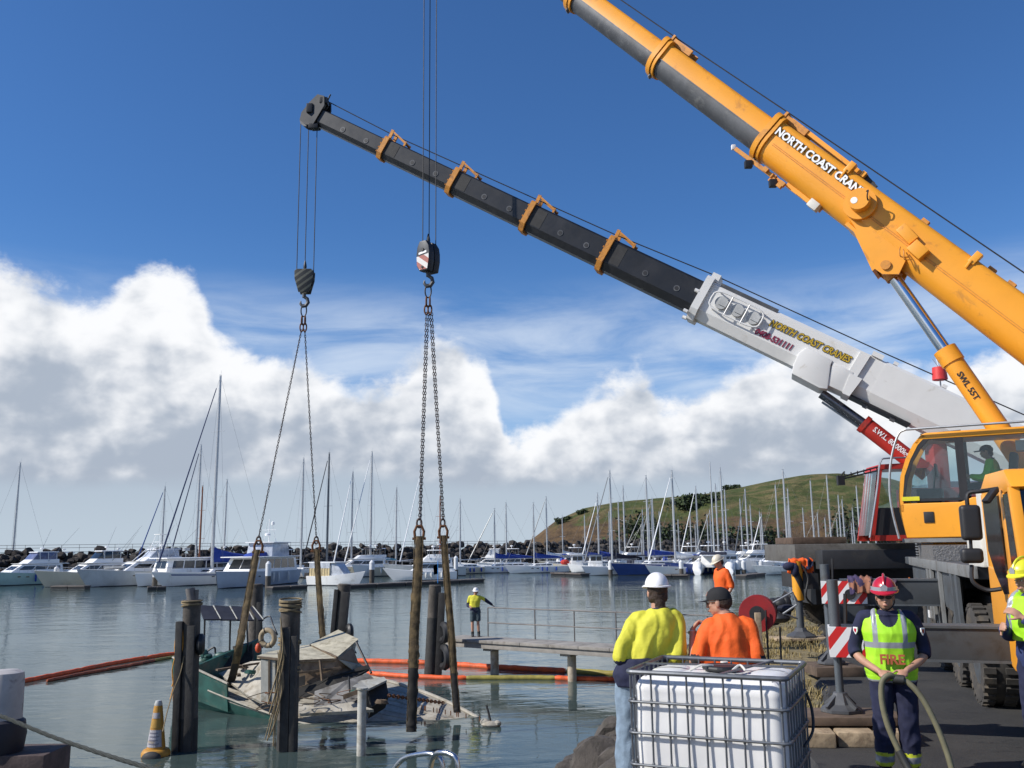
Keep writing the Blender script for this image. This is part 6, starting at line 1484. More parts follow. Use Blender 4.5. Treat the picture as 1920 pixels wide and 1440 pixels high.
# white cruiser on the pontoon: bow to the left, broadside
cruiser('small white sports cruiser with arched side window and blue flag', 738, 1089, 193, 8.6, 3.0, 1.15, None, 'hard', None, False, True, k=.8)
fp = P(821, 1072, 112); mb = MB(); mb.cyl((fp.x, fp.y, .2), (fp.x, fp.y, 2.9), .04, n=5); mb.add([(fp.x, fp.y, 2.5), (fp.x - .55, fp.y, 2.3), (fp.x - .5, fp.y, 1.2), (fp.x, fp.y, 1.3)], [(0, 1, 2, 3), (3, 2, 1, 0)])
tag(mb.build('flag', mat('flag_blue', (.02, .22, .62), .8)), 'bright blue flag hanging on a pole by the sports cruiser', 'flag')
# --- yachts behind the near row: only their masts and covers stand clear
back = [(20, 868, 1086, None, None, 'with bare mast and orange cover beyond the teal cruiser', m_redc), (300, 913, 1086, None, m_navyh, 'with furled navy headsail behind the houseboat', None),
        (365, 835, 1085, None, mat('furled_navy2', (.02, .03, .08), .8), 'with tall thin mast left of the tallest mast', None), (372, 912, 1082, m_brownw, None, 'with red brown mast behind the big yacht', m_redc),
        (418, 900, 1083, None, None, 'with slim mast just right of the tallest mast', None), (563, 860, 1083, None, None, 'with tall mast rising behind the radar mast', None),
        (612, 850, 1082, m_mastd, mat('furled_black', (.012, .012, .02), .8), 'with dark mast and black furled headsail', m_navc), (658, 885, 1081, None, m_gel, 'with leaning white mast behind the curtained boat', m_navc),
        (694, 848, 1080, None, m_gel, 'with pale blue sail cover', m_sky), (742, 915, 1078, None, None, 'with radar dome halfway up the mast', None),
        (788, 885, 1077, None, m_gel, 'with white furled headsail behind the thick strap', None), (825, 930, 1076, m_brownw, None, 'with brown mast behind the slim strap', None), (863, 937, 1076, None, None, 'with bare mast behind the white pontoon pile', None),
        (928, 955, 1074, None, m_mastd, 'with dark stay beside a blue sail cover', m_bluec), (950, 944, 1073, None, None, 'with deep blue cover beside the orange covered one', m_bluec), (1002, 944, 1074, None, None, 'with orange cover and bright blue boom cover', m_bluec)]
for i, (mu, mv, wv, mm, fu, lab, cov) in enumerate(back):
    L = 10.5; head = HD + (-10, 8, 0, 14)[i % 4] if mu < 900 else 200
    d = V((math.cos(R(head)), math.sin(R(head)), 0)); b = G(mu, wv, 0) + d * L * .42; q = proj(b)
    yacht('white sailing yacht ' + lab, q[0], q[1], head, mv, L, None if i != 12 else m_cream, cov, None, fu, 1 + i % 2, mastm=mm, detail=False)
for i, (u_, lb) in enumerate(((40, 'behind the teal hulled cruiser'), (128, 'behind the cream cruiser'), (225, 'behind the game fishing cruiser'), (338, 'behind the big yacht'), (455, 'behind the motor catamaran'), (600, 'beyond the curtained fishing boat'), (668, 'between the bare masts and the curtained boat'), (735, 'beyond the sports cruiser'))):
    cruiser('white cruiser with ' + ('navy' if i % 2 else 'white') + ' flybridge top ' + lb, u_, 1087 - i * .8, (HD, 205, HD + 20, 190)[i % 4], 10.5 + (i % 3), 3.6, 1.45, (None, m_cream, None, m_greyh)[i % 4], ('hard', 'navy')[i % 2], outr=bool(i % 2))
# --- far side of the basin
far = [('cruiser', 872, 1071, 175, 8.5, 'small white cruiser with navy canvas alone past the pontoon', {}), ('cruiser', 908, 1071, 200, 8.5, 'white cruiser with brown flybridge next to the navy canvas one', dict(cab=m_gel, fly='hard')),
       ('work', 1018, 1066, 190, 7.5, 'pale blue workboat with square wheelhouse by the rocks', dict(hm=m_sky)), ('work', 1041, 1072, 185, 7, 'small cream boat carrying a red bundle', dict(hm=m_cream)),
       ('work', 1072, 1073, 180, 7.5, 'white tug shaped boat with blue roof', dict(hm=m_gel))]
def workboat(label, u, v, head, L, hm):
    t = boat_root('workboat', label, 'boat', u, v, L, head); hull(t, L, 2.7, .95, hm, None, .5, .7, .9); house(t, L * .3, L * .62, 1.9, .95, 1.9, m_gel, rakef=.25, panes=2, wz=(.5, .88), name='wheelhouse')
    mb = MB(); mb.box((L * .46, 0, 2.92), (L * .42, 2.2, .12)); mb.build('roof', m_navyh if 'blue roof' in label else m_gel, t, local=True, bevel=.02); mb = MB(); mb.cyl((L * .4, 0, 2.9), (L * .4, 0, 4.6), .03, n=5); mb.cyl((L * .4, -.5, 4), (L * .4, .5, 4), .02, n=4); mb.build('aerial', m_mastd, t, local=True)
    if 'red' in label: mb = MB(); mb.ell((L * .75, 0, 1.6), (.8, .7, .5), 10, 6); mb.build('bundle', m_redc, t, local=True)
for kind, u, v, head, L, lab, kw in far:
    cruiser(lab, u, v, head, L, 3, 1.1, outr=False, **kw) if kind == 'cruiser' else workboat(lab, u, v, head, L, kw['hm'])
yacht('white yacht with black cockpit canopy and pointed bow', 1102, 1079, 205, 883, 10.5, None, m_navc, None, m_mastd, 2, bimini=m_navc)
yacht('deep blue hulled yacht with white rolled dinghy on deck', 1160, 1079, 205, 893, 13, m_navyh, m_bluec, None, None, 2, H=1.5, stripe=None)
mb = MB()
yacht('white yacht with orange cockpit cloth and white boom cover', 1222, 1078, 205, 884, 10.5, None, m_gel, None, m_gel, 2, bimini=m_bluec)
cruiser('white flybridge cruiser with navy waterline by the green pile', 1262, 1077, 200, 10, 3.4, 1.3, m_navyh, 'hard', outr=False)
# catamaran with curved white hulls
t = thing('catamaran', 'white sailing catamaran showing its curved twin sterns', 'boat', G(1338, 1078, 0), R(75))
for y in (-2.3, 2.3):
    mb = MB(); mb.loft([[(x, y + w * math.cos(a), z0 + (hh) * math.sin(a)) for a in [2 * math.pi * k / 10 for k in range(10)]] for x, w, z0, hh in ((0, .55, .45, .6), (.6, .75, .9, 1.0), (2, .85, .95, 1.1), (6, .8, .95, 1.1), (9.5, .45, 1.0, 1.1), (10.8, .05, 1.3, .8))]); mb.build('hull', m_gel, t, smooth=True, local=True)
mb = MB(); mb.bx(2.2, 7.2, -2.4, 2.4, 1.0, 1.5); mb.build('bridge_deck', m_gel, t, local=True, bevel=.1); house(t, 2.6, 7.0, 4.0, 1.5, 1.2, m_gel, rakef=1.2, panes=3)
mb = MB(); mb.loft([[(0.2, -2, 2.9), (.2, 2, 2.9), (2.8, 2, 3.1), (2.8, -2, 3.1)], [(.3, -1.8, 3.1), (.3, 1.8, 3.1), (2.7, 1.8, 3.3), (2.7, -1.8, 3.3)]]); mb.build('bimini', m_navc, t, local=True)
cw_ = WM[t.name] @ V((5.5, 0, 0)); mb = MB(); mb.tube([(5.5, 0, 2.6), (5.5, 0, P(1331, 866, cw_.y).z)], [.13, .08], 8); mb.build('mast', m_mast, t, local=True)
cruiser('white cruiser with dark cockpit opening beside the white pontoon piles', 1402, 1074, 196, 10.5, 3.6, 1.4, None, 'navy', outr=False)
yacht('pale blue grey sloop with maroon spray cover at the pontoon end', 1424, 1078, 190, 882, 11, mat('palegrey_hull', (.42, .47, .50), .4), m_redc, None, None, 2, bimini=mat('maroon_canvas', (.14, .015, .03), .9))
cruiser('white flybridge cruiser moored behind the catamaran', 1300, 1070, 200, 10, 3.4, 1.3, None, 'navy', outr=False)
cruiser('white flybridge cruiser behind the man in orange', 1362, 1068, 200, 10.5, 3.4, 1.4, None, 'hard', outr=False)
# --- crowd of masts further back: every one a yacht of its own
fm = [(1056, 968), (1124, 925), (1145, 960), (1163, 942), (1173, 912), (1220, 953), (1228, 935), (1240, 960), (1266, 929), (1298, 962), (1307, 985), (1349, 908), (1360, 878), (1366, 918), (1394, 936), (1413, 948), (1463, 910), (1483, 948), (1486, 917), (1512, 953), (1530, 902), (1539, 962), (1553, 972), (1562, 892), (1575, 973), (1581, 929), (1588, 938), (1602, 981), (1606, 953), (1617, 912), (1632, 907), (1646, 935), (1205, 985), (1275, 975), (1330, 965), (1430, 960)]
rn = random.Random(11)
for i, (mu, mv) in enumerate(fm):
    wv = rn.choice((1066, 1064, 1062, 1060)) - (mu - 1200) * .008; head = 200 + rn.uniform(-25, 25); L = 10
    d = V((math.cos(R(head)), math.sin(R(head)), 0)); b = G(mu, wv, 0) + d * L * .42; q = proj(b)
    hm_, hn_ = rn.choice(((m_gel, 'white'), (m_gel, 'white'), (m_cream, 'cream'), (m_greyh, 'grey'))); cv_, cn_ = rn.choice(((None, 'a bare boom'), (m_bluec, 'a blue sail cover'), (m_navc, 'a black sail cover'), (m_gel, 'a white sail cover')))
    yacht(f'distant {hn_} yacht with {cn_} in the crowd of masts below the headland', q[0], q[1], head, mv, L, hm_, cv_, 'yachts moored below the headland', None, 1 + i % 2, detail=False, mastm=m_mast)
rn = random.Random(19)
for i in range(14):
    u_ = 985 + i * 36 + rn.uniform(-8, 8); L = rn.uniform(7.5, 10.5); wv = 1069 - (u_ - 1200) * .006 + rn.uniform(-2, 1)
    nm = ('near the workboats' if u_ < 1110 else 'behind the blue hulled yacht' if u_ < 1240 else 'behind the catamaran' if u_ < 1360 else 'towards the crane')
    if i % 3 == 1: cruiser('white cruiser moored in the second row ' + nm, u_, wv, 200 + rn.uniform(-20, 20), L, 3.0, 1.15, rn.choice((None, m_cream)), rn.choice(('hard', 'navy')), outr=False, group='second row boats')
    else: yacht('white yacht with ' + ('black' if i % 2 else 'blue') + ' canopy in the second row ' + nm, u_, wv, 200 + rn.uniform(-20, 20), rn.uniform(905, 975), L, None, rn.choice((m_bluec, m_navc, m_gel)), 'second row boats', rn.choice((None, m_mastd, m_gel)), 1 + i % 2, bimini=(m_navc if i % 2 else m_bluec), detail=False)
# --- pontoons and their piles
m_pont = mat('pontoon', (.11, .095, .085), .85, var=.3, scale=1); m_wp = mat('white_sleeve', (.62, .63, .64), .45, var=.08)
def pontoon(label, u0, v0, u1, v1, w):
    a, b = G(u0, v0, .35), G(u1, v1, .35); t = thing('pontoon', label, 'pontoon', (a.x, a.y, 0)); n = max(2, int((b - a).length / 4)); d = (b - a).normalized()
    for k in range(n):
        p, q = a.lerp(b, k / n) + d * .05, a.lerp(b, (k + 1) / n) - d * .05; mb = MB(); mb.beam(p, q, w, .14); dk_ = mb.build('deck_section', m_pont, t); mb = MB(); mb.beam(p - V((0, 0, .25)), q - V((0, 0, .25)), w * .8, .35); mb.build('float', m_rub, dk_)
pontoon('low dark pontoon in front of the near row of boats', 100, 1099, 165, 1099, 1.2)
pontoon('low pontoon finger beside the motor catamaran', 505, 1101, 572, 1098, 1.4)
pontoon('low pontoon finger beside the big white yacht', 276, 1101, 312, 1100, 1.2)
pontoon('long dark pontoon carrying the white sports cruiser', 640, 1098, 900, 1086, 2.0)
pontoon('short dark pontoon beside the white tug shaped boat', 1040, 1074, 1098, 1076, 1.8)
pontoon('short pontoon between the orange clothed yacht and the catamaran', 1232, 1078, 1292, 1078, 1.8)
pontoon('wooden pontoon at the bow of the maroon covered sloop', 1388, 1079, 1426, 1075, 1.6)
def ppile(u, v0, vw, vb, Y=None, label='', grp=None):
    g = G(u, vb, 0); t = thing('pontoon_pile', label, 'pile', (g.x, g.y, 0), 0, grp); zt_ = P(u, v0, g.y).z; zw_ = P(u, vw, g.y).z; r = .33
    mb = MB(); mb.cyl((g.x, g.y, -2), (g.x, g.y, zw_), r * .96, n=14); mb.build('shaft', m_pile, t, smooth=True)
    mb = MB(); mb.tube([(g.x, g.y, zw_), (g.x, g.y, zt_ - .3), (g.x, g.y, zt_)], [r, r, .08], 14); mb.build('white_cap', m_wp, t, smooth=True)
for a, lb in (((104, 1061, 1078, 1099), 'before the cream cruiser'), ((290, 1066, 1082, 1100), 'at the bow of the tallest masted yacht'), ((502, 1052, 1080, 1103), 'in front of the motor catamaran'), ((697, 1050, 1068, 1096), 'between the curtained boat and the sports cruiser'), ((855, 1042, 1068, 1083), 'behind the stern of the sports cruiser'),
              ((1145, 1050, 1068, 1079), 'between the black canopied and the blue hulled yachts'), ((1278, 1050, 1066, 1078), 'beside the navy hulled flybridge cruiser'), ((1384, 1050, 1068, 1077), 'standing as one of a pair right of the catamaran'), ((1395, 1050, 1068, 1077), 'standing as one of a pair right of the catamaran'), ((1428, 1050, 1064, 1076), 'at the bow of the maroon covered sloop')):
    ppile(*a, label='white capped round pile ' + lb, grp='pontoon piles')
# ================================================================ foreground: tank, cribbing, reel, gear
def tank_fn(t, out):
    b = t.new('ShaderNodeBsdfPrincipled'); t.l.new(b.outputs[0], out.inputs[0]); o = t.new('ShaderNodeTexCoord').outputs['Object']
    n = t.noise(o, 3, 6, .6); n2 = t.noise(o, 7, 8, .7, .5)
    c = t.mix(t.sstep(n, .3, .7), (.68, .675, .67, 1), (.75, .745, .735, 1)); c = t.mix(t.math('MULTIPLY', t.sstep(n2, .62, .75), .35), c, (.45, .42, .36, 1))
    t.l.new(c, b.inputs['Base Color']); b.inputs['Roughness'].default_value = .42
    b.inputs['Subsurface Weight'].default_value = .25; b.inputs['Subsurface Radius'].default_value = (.06, .06, .07); b.inputs['Subsurface Scale'].default_value = .6
m_tank = mat_custom('tank_plastic', tank_fn)
m_cage = mat('cage_steel', (.13, .14, .155), .45, .5, var=.2, scale=8)
TZ = GZ + .035
tk = thing('liquid_tank', 'white plastic liquid tank in a galvanised wire cage on a pallet', 'tank', (G(1175, 1258, 3.53).x, G(1175, 1258, 3.53).y, TZ), R(-25))
TW, TD, TH = 1.21, 1.0, 1.14
def rbox(x0, x1, y0, y1, z0, z1, r):
    """rounded tank body with vertical flutes"""
    rings = []; n = 18
    def ring(ins, z):
        pts = []
        cs_ = [(x1 - r, y1 - r, 0), (x0 + r, y1 - r, 90), (x0 + r, y0 + r, 180), (x1 - r, y0 + r, 270)]
        for cx, cy, a0 in cs_:
            for k in range(9):
                a = R(a0 + 90 * k / 8); pts.append((cx + (r - ins) * math.cos(a), cy + (r - ins) * math.sin(a), z))
            # flutes on the straight run that follows
            nx = {0: (x0 + r, y1), 90: (x0, y0 + r), 180: (x1 - r, y0), 270: (x1, y1 - r)}[a0]; last = pts[-1]
            for k in range(1, 28):
                f = k / 28; g = .004 * math.sin(f * math.pi * 3) ** 2
                if a0 in (0, 180): p = (lerp(cx, nx[0], f), (y1 - ins - g) if a0 == 0 else (y0 + ins + g), z)
                else: p = ((x0 + ins + g) if a0 == 90 else (x1 - ins - g), lerp(cy, nx[1], f), z)
                pts.append(p)
        return pts
    prof = [(.10, z0), (.03, z0 + .015), (.0, z0 + .06)] + [(.006 * math.sin(math.pi * (z - z0) / .5) ** 2, z) for z in [lerp(z0 + .1, z1 - .12, k / 16) for k in range(17)]] + [(.0, z1 - .09), (.02, z1 - .045), (.06, z1 - .012), (.12, z1)]
    return [ring(i, z) for i, z in prof]
mb = MB(); mb.loft(rbox(.035, TW - .035, .035, TD - .035, .16, TH - .03, .09)); body = mb.build('tank_body', m_tank, tk, smooth=True, local=True, ang=50)
mb = MB(); mb.cyl((TW * .52, TD * .5, TH - .04), (TW * .52, TD * .5, TH + .015), .115, n=24); cp = mb.build('filler_cap', m_rub, tk, smooth=True, local=True)
mb = MB(); mb.torus((TW * .52, TD * .5, TH + .0), .135, .018, n=24); mb.build('cap_ring', m_rub, cp, local=True)
mb = MB(); mb.cyl((TW * .5, TD * .72, TH - .04), (TW * .5, TD * .72, TH + .02), .03, n=10); mb.tube(smooth([(TW * .35, .3, TH - .01), (TW * .42, .34, TH + .03), (TW * .48, .42, TH + .02)], 4), .01, 6); mb.tube(smooth([(TW * .62, .35, TH), (TW * .66, .40, TH + .035), (TW * .70, .36, TH)], 4), .01, 6); mb.build('breather', m_tan, tk, local=True)
for x in (.22, .98):
    mb = MB(); mb.ell((x, TD * .5, TH - .045), (.16, .33, .03), 16, 6); mb.build('top_pad', m_tank, tk, smooth=True, local=True)
def cage_ring(z, r, name='cage_rail', flat=False):
    q = []
    for cx, cy, a0 in ((TW - .05, TD - .05, 0), (.05, TD - .05, 90), (.05, .05, 180), (TW - .05, .05, 270)):
        for k in range(5): a = R(a0 + 90 * k / 4); q.append((cx + .05 * math.cos(a), cy + .05 * math.sin(a), z))
    mb = MB(); mb.tube(q, r, 8, closed=True); return mb.build(name, m_cage, tk, smooth=True, local=True)
cage_ring(TH, .019)
for z in (.92, .69, .46, .23): cage_ring(z, .0105)
mb0 = None
for side, n_ in (('f', 9), ('b', 9), ('r', 8), ('l', 8)):
    for k in range(n_):
        f = (k + .35) / (n_ - .3)
        x, y = {'f': (f * TW, .012), 'b': (f * TW, TD - .012), 'r': (TW - .012, f * TD), 'l': (.012, f * TD)}[side]
        mb = MB(); mb.cyl((x, y, .14), (x, y, TH), .0082, n=7)
        for z in (.92, .69, .46): mb.ell((x, y, z), (.014, .014, .03), 6, 4)
        mb.build('cage_bar', m_cage, tk, smooth=True, local=True)
mb = MB(); mb.beam((.02, TD * .45, TH + .012), (TW - .02, TD * .62, TH + .012), .035, .012); mb.build('top_strap', m_cage, tk, local=True)
mb = MB(); mb.beam((.72, .05, TH + .008), (.95, TD - .03, TH + .008), .03, .012); mb.build('top_strap', m_cage, tk, local=True)
for y in (.06, .5, .94):
    mb = MB(); mb.bx(0, TW, y - .06, y + .06, 0, .10); mb.build('pallet_runner', m_pile, tk, local=True, bevel=.01)
for k in range(6):
    mb = MB(); mb.bx(k * TW / 6 + .01, (k + 1) * TW / 6 - .01, 0, TD, .10, .14); mb.build('pallet_board', m_pile, tk, local=True, bevel=.005)
hs2 = [P(1512, 1300, 7.5), P(1522, 1330, 7.5), P(1524, 1370, 7.4), P(1508, 1400, 7.3)]
mb = MB(); mb.tube(smooth(hs2, 6), .012, 6); tag(mb.build('thin_hose', m_rub, smooth=True), 'thin black hose looped beside the caged tank', 'hose')
# cribbing under the near outrigger foot
m_crib = mat('crib_timber', (.34, .26, .17), .85, var=.3, scale=5, bump=.4, bscale=14, dirt=(.12, .08, .05), dscale=4, damt=.4)
m_cribd = mat('crib_dark', (.10, .07, .05), .85, var=.4, scale=5)
rn = random.Random(31)
for k in range(3):
    mb = MB(); c = V((jq.x - .40 + .41 * k, jq.y - .12, GZ + .035 + .075)); mb.box(c, (.38, .95, .15), Matrix.Rotation(R(-6 + rn.uniform(-3, 3)), 3, 'Z')); tag(mb.build('timber_block', m_crib, bevel=.018), 'pale sawn timber block under the near outrigger foot', 'timber', 'timber blocks under the outrigger')
mb = MB(); mb.box((jq.x + .02, jq.y - .05, GZ + .25), (1.15, .62, .09), Matrix.Rotation(R(-4), 3, 'Z')); tag(mb.build('timber_pad', m_cribd, bevel=.015), 'dark timber pad lying on the pale blocks', 'timber')
for k in range(2):
    mb = MB(); mb.box((jq2.x - .2 + .4 * k, jq2.y, GZ + .11), (.36, .8, .15)); tag(mb.build('timber_block', m_cribd, bevel=.015), 'dark timber block under the far outrigger foot', 'timber', 'timber blocks under the far outrigger')
mb = MB(); mb.box((jw.x, jw.y, GZ + .0), (1.3, .7, .06)); tag(mb.build('ground_mat', m_crib, bevel=.01), 'flat wooden mat under the yellow and black leg', 'mat')
# red hose reel on a stand
hq = P(1421, 1150, 14.2)
hr = thing('hose_reel', 'red hose reel drum standing on the dry grass', 'reel', (hq.x, hq.y, GZ))
F = frame(hq, V((.94, -.34, 0)), V((0, 0, 1)), V((-.34, -.94, 0)))
m_reel = mat('reel_red', (.23, .008, .010), .55, var=.2, scale=4, dirt=(.15, .02, .02), damt=.4)
for z in (-.10, .10):
    mb = MB(); mb.lathe([(.115, z - .015), (.27, z - .015), (.275, z), (.27, z + .015), (.115, z + .015)], F, 36); d_ = mb.build('flange', m_reel, hr, smooth=True)
mb = MB(); mb.lathe([(.262, -.085), (.268, 0), (.262, .085)], F, 30); mb.build('hose_coil', mat('grey_hose', (.10, .09, .095), .7), hr, smooth=True)
mb = MB(); mb.cyl(hq - F.col[2].to_3d() * .13, hq + F.col[2].to_3d() * .116, .117, n=24); mb.build('hub', m_rub, hr, smooth=True)
mb = MB(); mb.bx(hq.x - .12, hq.x - .03, hq.y - .30, hq.y - .25, GZ - .05, hq.z + .03); mb.build('stake', m_crib, hr, bevel=.006)
for dx in (-.02, .06, .24):
    mb = MB(); mb.cyl((hq.x + dx, hq.y - .22, GZ - .05), (hq.x + dx * 1.1, hq.y - .2, hq.z + (.06 if dx < .2 else -.18)), .015, n=6); mb.build('leg', m_rub, hr)
# folded trolley and dark bundle behind the reel
tr = thing('hand_trolley', 'folded aluminium hand trolley loaded with dark bags by the rocks', 'trolley', (P(1480, 1150, 17.5).x, 17.5, GZ))
for a, b in (((1448, 1131, 17.4), (1486, 1110, 17.4)), ((1468, 1151, 17.4), (1494, 1134, 17.4)), ((1478, 1112, 17.5), (1470, 1106, 17.5)), ((1486, 1110, 17.4), (1494, 1134, 17.4)), ((1470, 1151, 17.4), (1495, 1160, 17.5))):
    mb = MB(); mb.cyl(P(*a), P(*b), .018, n=7); mb.build('tube', m_galv, tr)
rn = random.Random(77)
for k in range(9):
    mb = MB(); c = P(1462 + rn.uniform(-14, 16), 1142 + rn.uniform(-14, 22), 17.6 + rn.uniform(-.1, .2)); mb.ell(c, (rn.uniform(.10, .2), .15, rn.uniform(.08, .17)), 10, 6); mb.build('bag', m_rub if k % 3 else m_navc, tr, smooth=True)
mb = MB(); mb.add([P(1472, 1105, 17.6), P(1484, 1118, 17.6), P(1476, 1140, 17.6), P(1464, 1120, 17.6)], [(0, 1, 2, 3)]); mb.build('mesh_panel', m_galvd, tr)
# cloths hung up
def drape(name, label, cat, c, w, front, back, m, seed, ax=(1, 0, 0)):
    """cloth hung over a bar that runs along ax"""
    ax = V(ax).normalized(); out = V((ax.y, -ax.x, 0)); out = out if out.y < 0 else -out; mb = MB(); nu, nv = 16, 18; pts = []
    for i in range(nu + 1):
        for k in range(nv + 1):
            u_ = i / nu - .5; v_ = k / nv; wob = noise.noise(V((u_ * 5 + seed, v_ * 3, 0))); L = front * (.75 + .5 * noise.noise(V((u_ * 3, seed, 5)))); Lb = back
            if v_ > .5: q = (v_ - .5) * 2; p = out * (.05 + .03 * math.sin(min(1, q * 3) * 1.57) + .05 * wob * q) - V((0, 0, 1)) * (L * q)
            else: q = (.5 - v_) * 2; p = -out * (.05 + .03 * q) - V((0, 0, 1)) * (Lb * q)
            p = p + V((0, 0, .05 * (1 - abs(v_ - .5) * 2) ** 2 + .035 * noise.noise(V((u_ * 9, v_ * 5, seed))) )) + out * .05 * noise.noise(V((u_ * 8 + seed, v_ * 2, 2)))
            pts.append(V(c) + ax * (u_ * w * (1 - .25 * v_)) + p)
    n_ = nv + 1; mb.cur = 0
    for i in range(nu):
        for k in range(nv):
            mb.cur = 1 if (isinstance(m, list) and noise.noise(V((i * .18 + seed, k * .16, 1))) > -.05) else 0
            a = i * n_ + k; mb.add([pts[a], pts[a + 1], pts[a + n_ + 1], pts[a + n_]], [(0, 1, 2, 3)])
    o = mb.build(name, m, smooth=True, fix=False)
    bm = bmesh.new(); bm.from_mesh(o.data); bmesh.ops.remove_doubles(bm, verts=bm.verts, dist=1e-5); bmesh.ops.solidify(bm, geom=bm.faces[:], thickness=.012); bm.to_mesh(o.data); bm.free(); o.data.shade_smooth()
    return tag(o, label, cat)
m_hvo = mat('hivis_orange', (.80, .11, .008), .75, var=.12, scale=5, bump=.55, bscale=11); m_navy = mat('navy_cloth', (.012, .015, .045), .85, var=.25, scale=6)
m_hvy = mat('hivis_yellow', (.60, .57, .045), .75, var=.12, scale=5, bump=.55, bscale=11); m_lime = mat('vest_lime', (.36, .72, .02), .65, var=.08, scale=6)
m_skin = mat('skin', (.42, .225, .15), .55, var=.12, scale=9); m_hair = mat('brown_hair', (.035, .018, .010), .7, var=.4, scale=30, bump=.8, bscale=60)
m_jean = mat('faded_denim', (.19, .255, .33), .9, var=.22, scale=6, bump=.3, bscale=80); m_boot = mat('black_boot', (.015, .014, .013), .5)
m_refl = mat('reflective_tape', (.33, .34, .37), .35, .2, var=.08); m_kfab = mat('black_cloth', (.012, .012, .014), .85, var=.2)
drape('jacket', 'orange and navy work jacket draped over the striped outrigger leg', 'jacket', (jw.x + .10, jw.y - .02, jt.z + .02), .62, .26, .3, [m_navy, m_hvo], 2)
mb = MB(); q = P(1480, 1062, 21.3); mb.ell(q, (.16, .1, .10), 10, 6); mb.ell(q + V((.12, 0, -.08)), (.1, .1, .16), 10, 6); tag(mb.build('work_bag', m_navy, smooth=True), 'navy bundle hanging beside the striped outrigger leg', 'bag')
bq_ = P(1612, 1086, 15.1); b2_ = P(1655, 1092, 15.0)
drape('coat', 'purple and tan coat thrown over the far outrigger beam', 'coat', bq_, .42, .30, .12, [mat('purple_cloth', (.05, .035, .09), .9), mat('tan_cloth', (.30, .13, .08), .9)], 9, -cs)
drape('jumper', 'plum coloured jumper lying along the far outrigger beam', 'jumper', b2_, .5, .06, .05, mat('plum_cloth', (.06, .035, .055), .9), 3, -cs)

# ================================================================ people
def J0(h=1.76):
    s = h / 1.76
    j = dict(pel=(0, 0, .95), wai=(0, 0, 1.08), che=(0, .0, 1.29), nek=(0, .015, 1.47), hed=(0, -.015, 1.635),
             shL=(.185, .01, 1.42), elL=(.235, .03, 1.13), wrL=(.245, -.07, .89), shR=(-.185, .01, 1.42), elR=(-.235, .03, 1.13), wrR=(-.245, -.07, .89),
             hpL=(.095, 0, .92), knL=(.105, -.02, .50), anL=(.115, .03, .09), hpR=(-.095, 0, .92), knR=(-.105, -.02, .50), anR=(-.115, .03, .09))
    return {k: V(v) * s for k, v in j.items()}
def limb(mb, pts, radii, inf=0., t0=0., t1=1., n=14, N=14, sq=None):
    sp = smooth(pts, 8); m = len(sp); path, rs = [], []
    for i in range(N + 1):
        t = lerp(t0, t1, i / N) * (m - 1); k = min(int(t), m - 2); path.append(sp[k].lerp(sp[k + 1], t - k))
        tr_ = lerp(t0, t1, i / N) * (len(radii) - 1); k2 = min(int(tr_), len(radii) - 2); rs.append(lerp(radii[k2], radii[k2 + 1], tr_ - k2) + inf)
    mb.tube(path, rs, n, sq=sq)
def torso(mb, j, g, inf, a=0., b=1.):
    latp = (j['hpL'] - j['hpR']).normalized(); latc = (j['shL'] - j['shR']).normalized()
    ss = (j['shL'] + j['shR']) / 2; up = (j['nek'] - j['pel']).normalized(); s = (j['nek'] - j['pel']).length / .52
    spec = [(j['pel'] - V((0, 0, .10 * s)), .145, .105, 0), (j['pel'], .168, .118, 0), (j['wai'], .150, .108, .3), (j['wai'].lerp(j['che'], .5), .158, .115, .6), (j['che'], .178, .120, .9), (ss.lerp(j['che'], .25), .182, .105, 1), (ss, .172, .094, 1), (ss + up * .032 * s, .135, .082, 1), (j['nek'] - up * .005 * s, .092, .072, 1), (j['nek'] + up * .025 * s, .066, .062, 1), (j['nek'] + up * .05 * s, .056, .058, 1)]
    rings = []
    for c, w, d, k in spec:
        lat = latp.lerp(latc, k).normalized(); f = lat.cross(up).normalized(); ring = []
        gg = g if k < .95 else lerp(1, g, .4)
        for q in range(22):
            a_ = 2 * math.pi * q / 22; ca_ = math.cos(a_); sa = math.sin(a_); ring.append(c + lat * math.copysign(abs(ca_) ** .85, ca_) * (w * gg * s + inf) + f * sa * (d * gg * s + inf))
        rings.append(ring)
    n = len(rings); mb.loft(rings[int(a * n):max(int(a * n) + 2, int(round(b * n)))])
